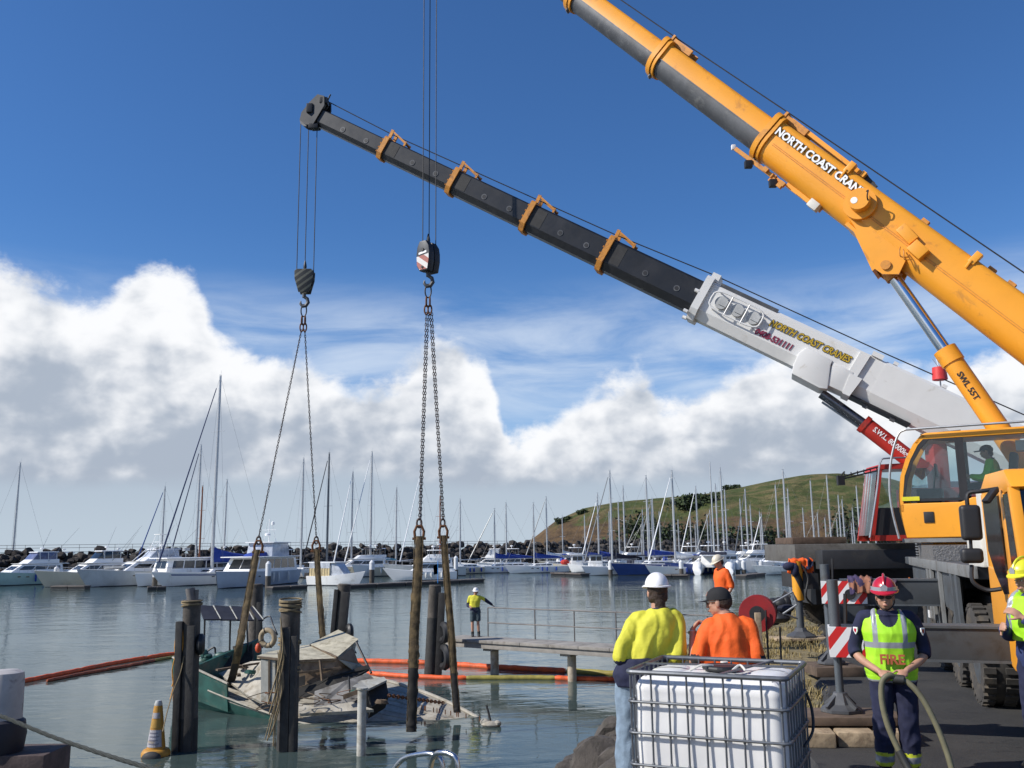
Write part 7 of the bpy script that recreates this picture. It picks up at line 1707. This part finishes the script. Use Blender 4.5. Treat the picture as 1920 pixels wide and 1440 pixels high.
def hand(mb, wr, d, pn, side, curl=.5, s=1., thumb=.6):
    """d: direction of the fingers, pn: palm normal (fingers curl towards it), side: towards the thumb"""
    d = V(d).normalized(); pn = V(pn); pn = (pn - d * pn.dot(d)).normalized(); sd = d.cross(pn)
    if sd.dot(V(side)) < 0: sd = -sd
    c = V(wr) + d * .05 * s
    mb.ell(c, (.043 * s, .052 * s, .018 * s), 12, 8, Matrix((tuple(sd), tuple(d), tuple(pn))).transposed())
    mb.ell(V(wr) + d * .01 * s, (.028 * s, .03 * s, .02 * s), 10, 6, Matrix((tuple(sd), tuple(d), tuple(pn))).transposed())
    for k, (off, L) in enumerate(((.030, .078), (.010, .086), (-.011, .080), (-.031, .064))):
        p = c + d * .040 * s + sd * off * s; q = [p - d * .02 * s]; a = curl * .35; pts = [p - d * .015 * s, p]
        for seg in (.45, .32, .23):
            a += curl * .95; dd = d * math.cos(a) + pn * math.sin(a); p = p + dd * L * seg * s; pts.append(p)
        mb.tube(pts, [.0098 * s, .0098 * s, .0092 * s, .0085 * s, .007 * s], 8)
    p = V(wr) + d * .025 * s + sd * .030 * s; t1 = (sd * .75 + d * .6 + pn * .25 * thumb).normalized(); t2 = (sd * .25 + d * .8 + pn * .6 * thumb).normalized()
    mb.tube([p - t1 * .015 * s, p + t1 * .025 * s, p + t1 * .042 * s + t2 * .010 * s, p + t1 * .042 * s + t2 * .038 * s], [.013 * s, .0115 * s, .0105 * s, .008 * s], 8)
def head_frame(j, hf, hu=(0, 0, 1)):
    f = V(hf).normalized(); u = V(hu); u = (u - f * u.dot(f)).normalized(); x = u.cross(f).normalized() if False else f.cross(u).normalized()
    return f, u, -x      # forward, up, person's left
def head(mb, c, f, u, l, s=1.):
    Rm = Matrix((tuple(l), tuple(-f), tuple(u))).transposed()
    def E(a, b, z, r): mb.ell(V(c) + (l * a + f * b + u * z) * s, tuple(x * s for x in r), 14, 9, Rm)
    E(0, -.012, .025, (.076, .098, .093)); E(0, .022, -.035, (.062, .070, .085)); E(0, .045, -.088, (.036, .036, .030)); E(0, .062, -.05, (.03, .03, .03))
    E(.033, .062, -.025, (.024, .022, .022)); E(-.033, .062, -.025, (.024, .022, .022)); E(0, .078, .018, (.05, .016, .012))
    E(0, .098, -.022, (.012, .018, .026)); E(0, .107, -.036, (.015, .015, .011)); E(0, .088, -.066, (.024, .013, .008)); E(0, .087, -.077, (.022, .013, .007))
    for sg in (1, -1): E(sg * .077, -.008, -.015, (.011, .022, .034)); mb.ell(V(c) + (l * sg * .045 - u * .055 + f * .005) * s, (.022 * s, .04 * s, .04 * s), 10, 7, Rm)
def finish(mb, name, m, t, vox, it=4, wr_=(.0, 1), seed=0, fn=None, aniso=(1, 1, 1)):
    me = remesh(mb, vox, it)
    if wr_[0]: wrinkle(me, wr_[0], wr_[1], seed, aniso)
    ms = m if isinstance(m, (list, tuple)) else [m]
    for x in ms: me.materials.append(x)
    if fn:
        for p in me.polygons: p.material_index = fn(p.center)
    return link(name, me, t)
ARM = [.044, .053, .051, .046, .041, .042, .034, .027]; LEG = [.088, .078, .062, .054, .055, .046, .036]
def armpath(j, S_, s):
    sh = j['sh' + S_]; return [sh.lerp(j['nek'], .42) - V((0, 0, .045 * s)), sh, j['el' + S_], j['wr' + S_]]
def person(label, loc, rotz, j, hf, o, g=1., vox=.008, hands=None, headup=(0, 0, 1), group=None):
    t = thing('person', label, 'person', loc, rotz); s = (j['nek'] - j['pel']).length / .52
    f, u, l = head_frame(j, hf, headup); hc = j['hed']
    mb = MB(); torso(mb, j, g * .96, -.004)
    mb.tube([j['nek'] - V((0, 0, .03)), j['nek'].lerp(hc, .4), hc - u * .05 - f * .01], [.060 * s, .056 * s, .055 * s], 14); head(mb, hc, f, u, l, s)
    for S_ in 'LR':
        a = [j['sh' + S_] + (j['che'] - j['sh' + S_]) * .12, j['sh' + S_], j['el' + S_], j['wr' + S_]]
        limb(mb, armpath(j, S_, s), [r * s * (1 + (g - 1) * .6) - .003 for r in ARM], N=20)
        hd = (hands or {}).get(S_); d = (j['wr' + S_] - j['el' + S_]).normalized(); sg = 1 if S_ == 'L' else -1
        if hd: hand(mb, j['wr' + S_], *hd, s=s)
        else: hand(mb, j['wr' + S_], d, V((-sg, -.2, 0)), V((0, -1, 0)), .45, s)
        limb(mb, [j['hp' + S_], j['kn' + S_], j['an' + S_]], [r * s * (1 + (g - 1) * .4) for r in LEG])
        mb.ell(j['an' + S_] + V((0, -.06, -.045)), (.042, .11, .04), 12, 7)
    body = finish(mb, 'body', m_skin, t, vox, 3)
    # eyes and lips
    for sg in (1, -1):
        mb = MB(); mb.ell(hc + (l * sg * .031 + f * .083 + u * .0) * s, (.011 * s, .011 * s, .008 * s), 10, 6); ey = mb.build('eye', mat('eye_white', (.55, .53, .5), .3), body, smooth=True, local=True)
        mb = MB(); mb.ell(hc + (l * sg * .031 + f * .0915 + u * .0) * s, (.005 * s,) * 3, 8, 5); mb.build('iris', m_boot, body, smooth=True, local=True)
    mb = MB(); mb.ell(hc + (f * .100 - u * .071) * s, (.022 * s, .006 * s, .007 * s), 10, 6, Matrix((tuple(l), tuple(-f), tuple(u))).transposed()); mb.build('lips', mat('lip', (.30, .12, .09), .5), body, smooth=True, local=True)
    cv = max(vox * 1.5, .011)
    # shirt
    mb = MB(); torso(mb, j, g, .010 + o.get('loose', 0), o.get('hem', .0), .88)
    for S_ in 'LR':
        limb(mb, armpath(j, S_, s), [r * s * (1 + (g - 1) * .7) * k for r, k in zip(ARM, (1.05, 1.08, 1.1, 1.15, 1.2, 1.2, 1.2, 1.15))], .009, 0, (1 + 2 * o.get('sleeve' + S_, o.get('sleeve', .93))) / 3, N=20)
        if o.get('drape'):      # loose cloth hanging between upper arm and ribs
            for f_ in (.35, .65, .95): q = j['sh' + S_].lerp(j['el' + S_], f_); c_ = j['che'].lerp(j['wai'], f_); m_ = q.lerp(c_, .38); mb.ell(m_, (.085, .065, .10), 12, 8)
    if o.get('hemz'):   # loose shirt tail
        pass
    finish(mb, o.get('shirtname', 'shirt'), o['shirt'], t, cv, 4, (o.get('wr', .012), 6.5), 3, o.get('sfn'), (1.2, 1.2, .5))
    # collar
    mb = MB(); mb.torus(j['nek'] + V((0, 0, .012)), .068 * s, .016, (j['hed'] - j['nek']), 20, 8); finish(mb, 'collar', o.get('collar', m_navy), t, .008, 2)
    # trousers
    mb = MB(); torso(mb, j, g, .006, 0, .28)
    for S_ in 'LR': limb(mb, [j['hp' + S_], j['kn' + S_], j['an' + S_]], [r * s * (1 + (g - 1) * .5) * k for r, k in zip(LEG, (1.05, 1.12, 1.2, 1.28, 1.28, 1.4, 1.55))], o.get('legloose', .016), 0, o.get('leg', .97))
    finish(mb, o.get('legname', 'trousers'), o['pants'], t, cv, 4, (.018, 8), 8, o.get('pfn'), (1, 1, .8))
    for S_ in 'LR':
        mb = MB(); a = j['an' + S_]; mb.ell(a + V((0, -.065, -.045)), (.052, .145, .045), 14, 8); mb.cyl(a + V((0, 0, -.06)), a + V((0, .005, .10)), .055, .058, 14); mb.bx(a.x - .05, a.x + .05, a.y - .20, a.y + .075, a.z - .09, a.z - .06); finish(mb, 'boot', m_boot, t, .012, 2)
    return t, body, (hc, f, u, l, s)
def helmet(t, H, m, kind='hard', m2=None):
    hc, f, u, l, s = H; M = frame(hc + u * (.028 if s < 1.08 else .052) - f * .008, l, -f, u); mb = MB(M); rings = []; n = 30
    for i in range(9):
        a = math.pi / 2 * i / 8; q = math.cos(a); z = math.sin(a); rings.append([(.100 * s * max(.03, q) * math.cos(b), .124 * s * max(.03, q) * math.sin(b), .002 + .115 * s * z + (.008 * (abs(math.cos(b)) < .22) * math.cos(a * 1.2))) for b in [2 * math.pi * k / n for k in range(n)]])
    mb.loft(rings); sh = mb.build('helmet', m, t, smooth=True)
    mb = MB(M); back = .03 if kind == 'hard' else .06; rg = []
    for dz, k0 in ((.012, 0), (.006, 1), (-.004, 1), (-.006, 0)):
        ring = []
        for k in range(n):
            b = 2 * math.pi * k / n; front = max(0, -math.sin(b)) ** 2; rear = max(0, math.sin(b)) ** 2; e = .010 + k0 * (.006 + (.048 if kind == 'hard' else .022) * front + .012 * rear)
            ring.append(((.098 + e) * s * math.cos(b), (.122 + e) * s * math.sin(b), dz - .018 * front * k0 - (.030 * rear if kind == 'fire' else .008 * rear)))
        rg.append(ring)
    rg.append(rg[0]); mb.loft(rg, cap=False); mb.build('brim', m, sh, smooth=True)
    if kind == 'fire':
        mb = MB(M); mb.tube([(0, -.122 * s * math.cos(a), .012 + .122 * s * math.sin(a)) for a in [math.pi * k / 12 for k in range(1, 12)]], .011, 8); mb.build('crest', m, sh, smooth=True)
        mb = MB(M); mb.loft([[(.107 * s * math.cos(b), .131 * s * math.sin(b), z) for b in [R(a) for a in range(195, 346, 10)]] for z in (.005, .045)], closed=False); mb.loft([[(.109 * s * math.cos(b), .133 * s * math.sin(b), z) for b in [R(a) for a in range(345, 194, -10)]] for z in (.005, .045)], closed=False); mb.build('visor', m2 or m_refl, sh, smooth=True)
        mb = MB(M); mb.prism([(-.026, -.022), (.026, -.022), (.032, .012), (0, .038), (-.032, .012)], .128 * s, .134 * s, frame((0, 0, .038), (1, 0, 0), (0, 0, 1), (0, -1, 0))); mb.build('badge', m_refl, sh)
    return sh
def hair(t, H, m, long=0.):
    hc, f, u, l, s = H; Rm = Matrix((tuple(l), tuple(-f), tuple(u))).transposed(); mb = MB()
    mb.ell(hc + (u * .030 - f * .022) * s, (.084 * s, .098 * s, .096 * s), 16, 10, Rm); mb.ell(hc + (-u * .03 - f * .055) * s, (.070 * s, .055 * s, .075 * s), 14, 8, Rm)
    if long: mb.ell(hc + (-u * .10 - f * .075) * s, (.045 * s, .035 * s, .075 * s * long), 14, 8, Rm); mb.ell(hc + (-u * .04 - f * .02 + l * .055) * s, (.028 * s, .05 * s, .05 * s), 10, 7, Rm); mb.ell(hc + (-u * .04 - f * .02 - l * .055) * s, (.028 * s, .05 * s, .05 * s), 10, 7, Rm)
    finish(mb, 'hair', m, t_ if False else t, .008, 2, (.008, 28), 2)
def glasses(t, H, m):
    hc, f, u, l, s = H; mb = MB()
    for sg in (1, -1):
        mb.ell(hc + (l * sg * .033 + f * .096 + u * .002) * s, (.030 * s, .008 * s, .018 * s), 12, 7, Matrix((tuple(l), tuple(-f), tuple(u))).transposed()); mb.cyl(hc + (l * sg * .062 + f * .088 + u * .006) * s, hc + (l * sg * .082 - f * .01 + u * .006) * s, .004, n=6)
    mb.build('glasses', m, t, smooth=True, local=True)
GP = GZ + .035
m_whelm = mat('white_helmet', (.74, .73, .74), .35, var=.04); m_rhelm = mat('red_helmet', (.42, .012, .03), .25, var=.08, coat=.4); m_yhelm = mat('yellow_helmet', (.62, .60, .03), .35, var=.05); m_thelm = mat('cream_helmet', (.55, .50, .40), .4)
def WMl(t, H): return H       # heads are given in the person's own frame
def dress(t, H, fn, *a, **k):
    """helmets are built in the person's own coordinates"""
    M = WM[t.name]; hc, f, u, l, s = H; R3 = M.to_3x3()
    return fn(t, (M @ hc, R3 @ f, R3 @ u, R3 @ l, s), *a, **k)
# --- man in yellow shirt and white helmet (back to us), beside the tank
j = J0(1.80); dx = .0
for k_, v_ in dict(pel=(.19, .0, .98), wai=(.14, .0, 1.11), che=(.05, -.02, 1.31), nek=(.0, -.04, 1.51), hed=(-.0, -.08, 1.685), shL=(.21, -.02, 1.435), shR=(-.155, -.02, 1.455), elL=(.37, .06, 1.13), elR=(-.135, .06, 1.12), wrL=(.16, -.16, 1.10), wrR=(.0, -.20, 1.12),
                   hpL=(.285, 0, .95), hpR=(.10, 0, .95), knL=(.31, -.03, .52), knR=(.10, -.06, .52), anL=(.35, .03, .09), anR=(.10, .0, .09)).items(): j[k_] = V(v_)
pa = G(1230, 1400, GP); X1 = (1227 - 960) / 1727 * 8.45
t1 = person('man in yellow and navy shirt, faded jeans and white hard hat leaning at the tank', (X1, 8.45, GP), R(180), j, (.12, -1, -.05),
            dict(shirt=[m_hvy, m_navy], sfn=lambda c: 1 if (c.z < 1.10 - .10 * max(0, .1 - c.x) or (c.y < -.05 and c.z < 1.18)) else 0, pants=m_jean, sleeve=.90, wr=.022, loose=.008, drape=1, legloose=.030), 1.0, .008,
            dict(L=((-1, -.5, 0), (0, -.3, -1), (0, -1, 0), .6), R=((1, -.5, 0), (0, -.3, -1), (0, -1, 0), .6)))
mb = MB(); torso(mb, j, 1.0, .062, 0, .26); finish(mb, 'shirt_tail', m_navy, t1[0], .012, 5, (.02, 8), 5)
hair(t1[0], t1[2], m_hair, 1.0); dress(t1[0], t1[2], helmet, m_whelm)
# --- man in orange shirt and black cap, hand at his mouth
j = J0(1.74)
for k_, v_ in dict(pel=(-.03, .05, .92), wai=(-.03, .03, 1.05), che=(-.02, .0, 1.27), nek=(.0, -.03, 1.46), hed=(.045, -.06, 1.60), shL=(.165, .0, 1.37), shR=(-.185, .0, 1.39), elL=(.30, .04, 1.075), elR=(-.245, .08, 1.10), wrL=(.285, -.12, 1.355), wrR=(-.16, -.18, 1.05)).items(): j[k_] = V(v_)
X2 = (1350 - 960) / 1727 * 8.35
t2 = person('man in orange shirt and black cap resting his chin on his hand', (X2, 8.35, GP), R(176), j, (.90, -.42, -.10),
            dict(shirt=[m_hvo, m_kfab], sfn=lambda c: 1 if (abs(c.x + .0) > .255 and c.z < 1.155) else 0, pants=m_navy, sleeve=.50, collar=m_kfab, wr=.020, loose=.002, drape=1), 1.07, .007,
            dict(L=((-.62, .10, .78), (-.75, .2, -.5), (-.3, -1, 0), .75), R=((.6, -.8, 0), (0, 0, -1), (0, -1, 0), .5)))
hc, f, u, l, s = t2[2]; Mw = WM[t2[0].name]
mb = MB(); Rm = Matrix((tuple(l), tuple(-f), tuple(u))).transposed(); mb.ell(hc + (-u * .00 - f * .03) * s, (.078 * s, .088 * s, .08 * s), 14, 8, Rm); finish(mb, 'hair', m_hair, t2[0], .008, 2, (.003, 40))
mb = MB(frame(hc + u * .030 * s, l, -f, u)); rings = []
for i in range(8): a = math.pi / 2 * i / 7; q = max(.04, math.cos(a) ** .8); rings.append([(.090 * s * q * math.cos(b), .110 * s * q * math.sin(b) + .004, -.012 + .105 * s * math.sin(a)) for b in [2 * math.pi * k / 24 for k in range(24)]])
mb.loft(rings); mb.loft([[(.075 * math.sin(a) * k, -.085 - .095 * math.cos(a) * k - (.02 if k > .9 else 0), -.004 - .012 * k) for a in [R(x) for x in range(-90, 91, 15)]] for k in (.4, .8, 1.0, 1.04)], closed=False)
mb.loft([[(.075 * math.sin(a) * k, -.085 - .095 * math.cos(a) * k - (.02 if k > .9 else 0), -.012 - .012 * k) for a in [R(x) for x in range(90, -91, -15)]] for k in (.4, .8, 1.0, 1.04)], closed=False)
cap = mb.build('cap', m_kfab, t2[0], smooth=True, local=True)
glasses(t2[0], t2[2], m_boot)
mb = MB(); w_ = j['wrL']; mb.torus(w_ - V((0, 0, .03)), .036, .009, (j['wrL'] - j['elL']), 16, 6); wt_ = mb.build('watch', m_galv, t2[0], smooth=True, local=True)
# --- firefighter with red helmet and lime vest
X3, Y3 = (1648 - 960) / 1727 * 8.75, 8.75
j = J0(1.76)
for k_, v_ in dict(nek=(0, -.02, 1.46), hed=(-.01, -.06, 1.615), elL=(.30, .04, 1.10), elR=(-.30, .04, 1.10), wrL=(.10, -.24, .965), wrR=(-.12, -.24, .955), shL=(.205, 0, 1.405), shR=(-.205, 0, 1.405)).items(): j[k_] = V(v_)
t3 = person('firefighter in red helmet and lime vest holding a thick hose', (X3, Y3, GP), R(-17), j, (-.10, -1, -.10),
            dict(shirt=m_navy, pants=[m_navy, mat('yellow_tape', (.55, .60, .04), .5), m_refl], pfn=lambda c: 1 if (.10 < c.z < .135 or .19 < c.z < .22) else 2 if .135 <= c.z <= .19 else 0, sleeve=.56, wr=.012), 1.12, .006,
            dict(L=((-.55, -.75, -.35), (-.5, .1, -.9), (-.2, -.6, .8), .95), R=((.55, -.75, -.35), (.5, .1, -.9), (.2, -.6, .8), .95)))
mb = MB(); torso(mb, j, 1.15, .040, .05, .78)
for sg in (1, -1): mb.tube(smooth([(sg * .135, -.095, 1.28), (sg * .125, -.075, 1.40), (sg * .115, .0, 1.452), (sg * .125, .10, 1.39)], 4), .032, 10, sq=(1.5, .9))
def vfn(c):
    if c.y < .03 and (c.x / .085) ** 2 + ((c.z - 1.455) / .115) ** 2 < 1: return 2
    if 1.155 < c.z < 1.205 or (c.z >= 1.205 and .105 < abs(c.x) < .150) or .845 < c.z < .87: return 1
    return 0
me = remesh(mb, .0065, 6); wrinkle(me, .012, 9, 4, (1, 1, .5))
for p_ in me.vertices:
    if p_.co.z < .90: p_.co.x *= 1.02
for x in (m_lime, m_refl, m_navy): me.materials.append(x)
for p_ in me.polygons: p_.material_index = vfn(p_.center)
link('vest', me, t3[0]); dress(t3[0], t3[2][:4] + (t3[2][4] * 1.13,), helmet, m_rhelm, 'fire'); glasses(t3[0], t3[2], m_boot)
hc, f, u, l, s = t3[2]; mb = MB(); Rm = Matrix((tuple(l), tuple(-f), tuple(u))).transposed(); mb.ell(hc + (u * .02 - f * .03) * s, (.081 * s, .09 * s, .09 * s), 14, 8, Rm); finish(mb, 'hair', m_hair, t3[0], .009, 2)
mb = MB(); mb.tube(smooth([hc + l * .082 + u * .0, hc + l * .07 - u * .08, hc + f * .05 - u * .125, hc - l * .07 - u * .08, hc - l * .082], 4), .006, 5); mb.build('chin_strap', m_kfab, t3[0], local=True)
M3 = WM[t3[0].name]; R3 = M3.to_3x3()
text('lettering', 'FIRE', frame(M3 @ V((-.105, -.196, 1.02)), R3 @ V((1, 0, 0)), R3 @ V((0, 0.05, 1)).normalized(), R3 @ V((0, -1, 0))), .21, .014, mat('red_print', (.40, .10, .04), .6), t3[0], off=.03)
for sg in (1, -1):
    c = M3 @ V((sg * .288, -.055, 1.30)); nrm = R3 @ V((sg * .75, -.66, 0)); xx = V((0, 0, 1)).cross(nrm).normalized()
    mb = MB(); mb.prism([(-.026, .03), (.026, .03), (.024, -.005), (0, -.036), (-.024, -.005)], -.004, .006, frame(c, xx, V((0, 0, 1)), nrm)); bdg = mb.build('shoulder_badge', m_ltxt, t3[0]); mb = MB(); mb.prism([(-.015, .018), (.015, .018), (.014, -.004), (0, -.022), (-.014, -.004)], .006, .008, frame(c, xx, V((0, 0, 1)), nrm)); mb.build('badge_shield', m_rhelm, bdg)
# the hose he holds: up from the ground, over the hands, down again
def hw(x, y, z): return M3 @ V((x, y, z))
m_hose = mat('khaki_hose', (.145, .135, .08), .6, var=.2, scale=8); m_hosed = mat('dark_hose', (.03, .03, .028), .5, var=.2)
fh = thing('fire_hose', 'thick khaki hose held by the firefighter and trailing to the road', 'hose', (X3, Y3 - .5, GP))
mb = MB(); mb.tube(smooth([hw(.02, -.30, .90), hw(-.05, -.345, .94), hw(-.115, -.36, .88), hw(-.13, -.37, .72), hw(-.10, -.40, .52), hw(-.03, -.44, .32)], 8), .026, 12); mb.build('hose', m_hose, fh, smooth=True)
mb = MB(); mb.tube(smooth([hw(-.03, -.44, .32), hw(.04, -.50, .17), hw(.12, -.60, .06), hw(.30, -.80, .035), hw(.7, -1.0, .035)], 8), .033, 12); mb.build('hose', m_hosed, fh, smooth=True)
mb = MB(); mb.tube(smooth([hw(.02, -.30, .90), hw(.10, -.33, .88), hw(.20, -.36, .76), hw(.29, -.40, .55), hw(.355, -.44, .32), hw(.39, -.5, .10), hw(.42, -.62, .035), hw(.6, -.9, .035)], 8), .026, 12); mb.build('hose', m_hose, fh, smooth=True)
mb = MB(); mb.cyl(hw(-.02, -.31, .905), hw(.07, -.325, .90), .043, n=14); mb.build('coupling', m_hosed, fh, smooth=True)
# --- second firefighter at the frame edge, in profile
j = J0(1.80)
for k_, v_ in dict(hed=(0, -.05, 1.66), elL=(.27, -.06, 1.16), wrL=(.12, -.24, 1.33), elR=(-.26, -.04, 1.15), wrR=(-.1, -.26, 1.22)).items(): j[k_] = V(v_)
X4 = (1920 - 960) / 1727 * 8.55
t4 = person('firefighter in yellow helmet and navy uniform with lime vest seen side on', (X4, 8.55, GP + .10), R(-76), j, (.05, -1, -.12),
            dict(shirt=mat('uniform_blue', (.022, .035, .11), .85, var=.2, scale=6), pants=m_navy, sleeve=.97, wr=.014), 1.10, .007)
mb = MB(); torso(mb, j, 1.13, .042, .2, .78)
for sg in (1, -1): mb.tube(smooth([(sg * .135, -.12, 1.33), (sg * .13, -.08, 1.46), (sg * .12, .0, 1.51), (sg * .13, .10, 1.43)], 4), .05, 10, sq=(1.2, .8))
me = remesh(mb, .010, 4); wrinkle(me, .010, 10, 9)
for x in (m_lime, m_refl): me.materials.append(x)
for p_ in me.polygons: c = p_.center; p_.material_index = 1 if (1.06 < c.z < 1.11 or (c.z > 1.2 and .10 < abs(c.x) < .15)) else 0
link('vest', me, t4[0]); dress(t4[0], t4[2][:4] + (t4[2][4] * 1.1,), helmet, m_yhelm, 'fire', m_yhelm)
M4 = WM[t4[0].name]; R4 = M4.to_3x3(); c = M4 @ V((.298, -.02, 1.33)); nrm = R4 @ V((1, -.15, 0)).normalized(); xx = V((0, 0, 1)).cross(nrm).normalized()
mb = MB(); mb.prism([(-.03, .034), (.03, .034), (.027, -.005), (0, -.04), (-.027, -.005)], -.004, .006, frame(c, xx, V((0, 0, 1)), nrm)); bdg = mb.build('shoulder_badge', m_ltxt, t4[0]); mb = MB(); mb.prism([(-.018, .02), (.018, .02), (.016, -.004), (0, -.026), (-.016, -.004)], .006, .008, frame(c, xx, V((0, 0, 1)), nrm)); mb.build('badge_shield', m_rhelm, bdg)
# --- man walking along the bank in orange
j = J0(1.82)
for k_, v_ in dict(hed=(0, -.07, 1.68), elL=(.24, .08, 1.16), wrL=(.22, -.08, .95), elR=(-.24, .05, 1.16), wrR=(-.2, -.18, 1.02), knL=(.1, -.14, .52), anL=(.1, .02, .09), anR=(-.1, .16, .12)).items(): j[k_] = V(v_)
X5 = (1346 - 960) / 1727 * 19.6
t5 = person('man in orange shirt and cream hard hat walking along the bank', (X5, 19.6, GP + .06), R(-72), j, (.0, -1, -.45),
            dict(shirt=[m_hvo, m_navy], sfn=lambda c: 1 if c.z < 1.02 else 0, pants=m_navy, sleeve=.55, wr=.018), 1.03, .014)
hair(t5[0], t5[2], m_hair); dress(t5[0], t5[2], helmet, m_thelm)
# --- man on the jetty
j = J0(1.76)
for k_, v_ in dict(hed=(.02, -.02, 1.635), elL=(.44, .06, 1.27), wrL=(.66, .12, 1.10), elR=(-.27, .06, 1.14), wrR=(-.20, -.16, 1.08), anL=(.13, .0, .09), anR=(-.10, .0, .09)).items(): j[k_] = V(v_)
pj = je + jd * .80 + jn * 1.05
t6 = person('man in yellow shirt and shorts with white hard hat on the jetty', (pj.x, pj.y, 1.22), R(4), j, (-.1, -1, -.1),
            dict(shirt=[m_hvy, m_navy], sfn=lambda c: 1 if (c.z < 1.06 or abs(c.x) > .36 or (c.x < -.22 and c.z < 1.22)) else 0, pants=mat('grey_shorts', (.05, .075, .09), .85), legname='shorts', leg=.45, sleeve=.95, wr=.016), 1.08, .014)
hair(t6[0], t6[2], m_hair, .8); dress(t6[0], t6[2], helmet, m_whelm); glasses(t6[0], t6[2], m_boot)
# --- crane operator seated in the glazed cab
j = J0(1.74)
for k_, v_ in dict(pel=(0, 0, .12), wai=(0, -.01, .25), che=(0, -.03, .46), nek=(0, -.04, .64), hed=(0, -.09, .80), shL=(.185, -.03, .585), shR=(-.185, -.03, .585), elL=(.25, -.16, .33), elR=(-.25, -.16, .33), wrL=(.2, -.40, .36), wrR=(-.2, -.40, .36),
                   hpL=(.1, -.02, .10), hpR=(-.1, -.02, .10), knL=(.13, -.46, .12), knR=(-.13, -.46, .12), anL=(.13, -.55, -.28), anR=(-.13, -.55, -.28)).items(): j[k_] = V(v_)
so_ = CF @ V((1.60, .52, zw + .12))
t7 = person('crane operator in green hi-vis jacket seated inside the yellow cab', so_, math.atan2(bh.y, bh.x) + R(90), j, (0, -1, -.1),
            dict(shirt=[mat('jacket_green', (.20, .70, .04), .7, var=.12), m_hvy], sfn=lambda c: 1 if c.z > .45 and c.y > .02 else 0, pants=m_navy, sleeve=.95), 1.08, .014)
hair(t7[0], t7[2], m_hair)
hc, f, u, l, s = t7[2]; mb = MB(frame(hc + u * .03, l, -f, u)); mb.loft([[(.09 * max(.05, math.cos(a)) * math.cos(b), .11 * max(.05, math.cos(a)) * math.sin(b), .1 * math.sin(a)) for b in [2 * math.pi * k / 16 for k in range(16)]] for a in [R(x) for x in (0, 20, 40, 60, 80, 90)]]); mb.box((0, -.14, 0), (.15, .12, .012)); mb.build('cap', m_navy, t7[0], smooth=True, local=True)

bpy.data.scenes.remove(TMP)
scene.render.resolution_x = 1024; scene.render.resolution_y = 768
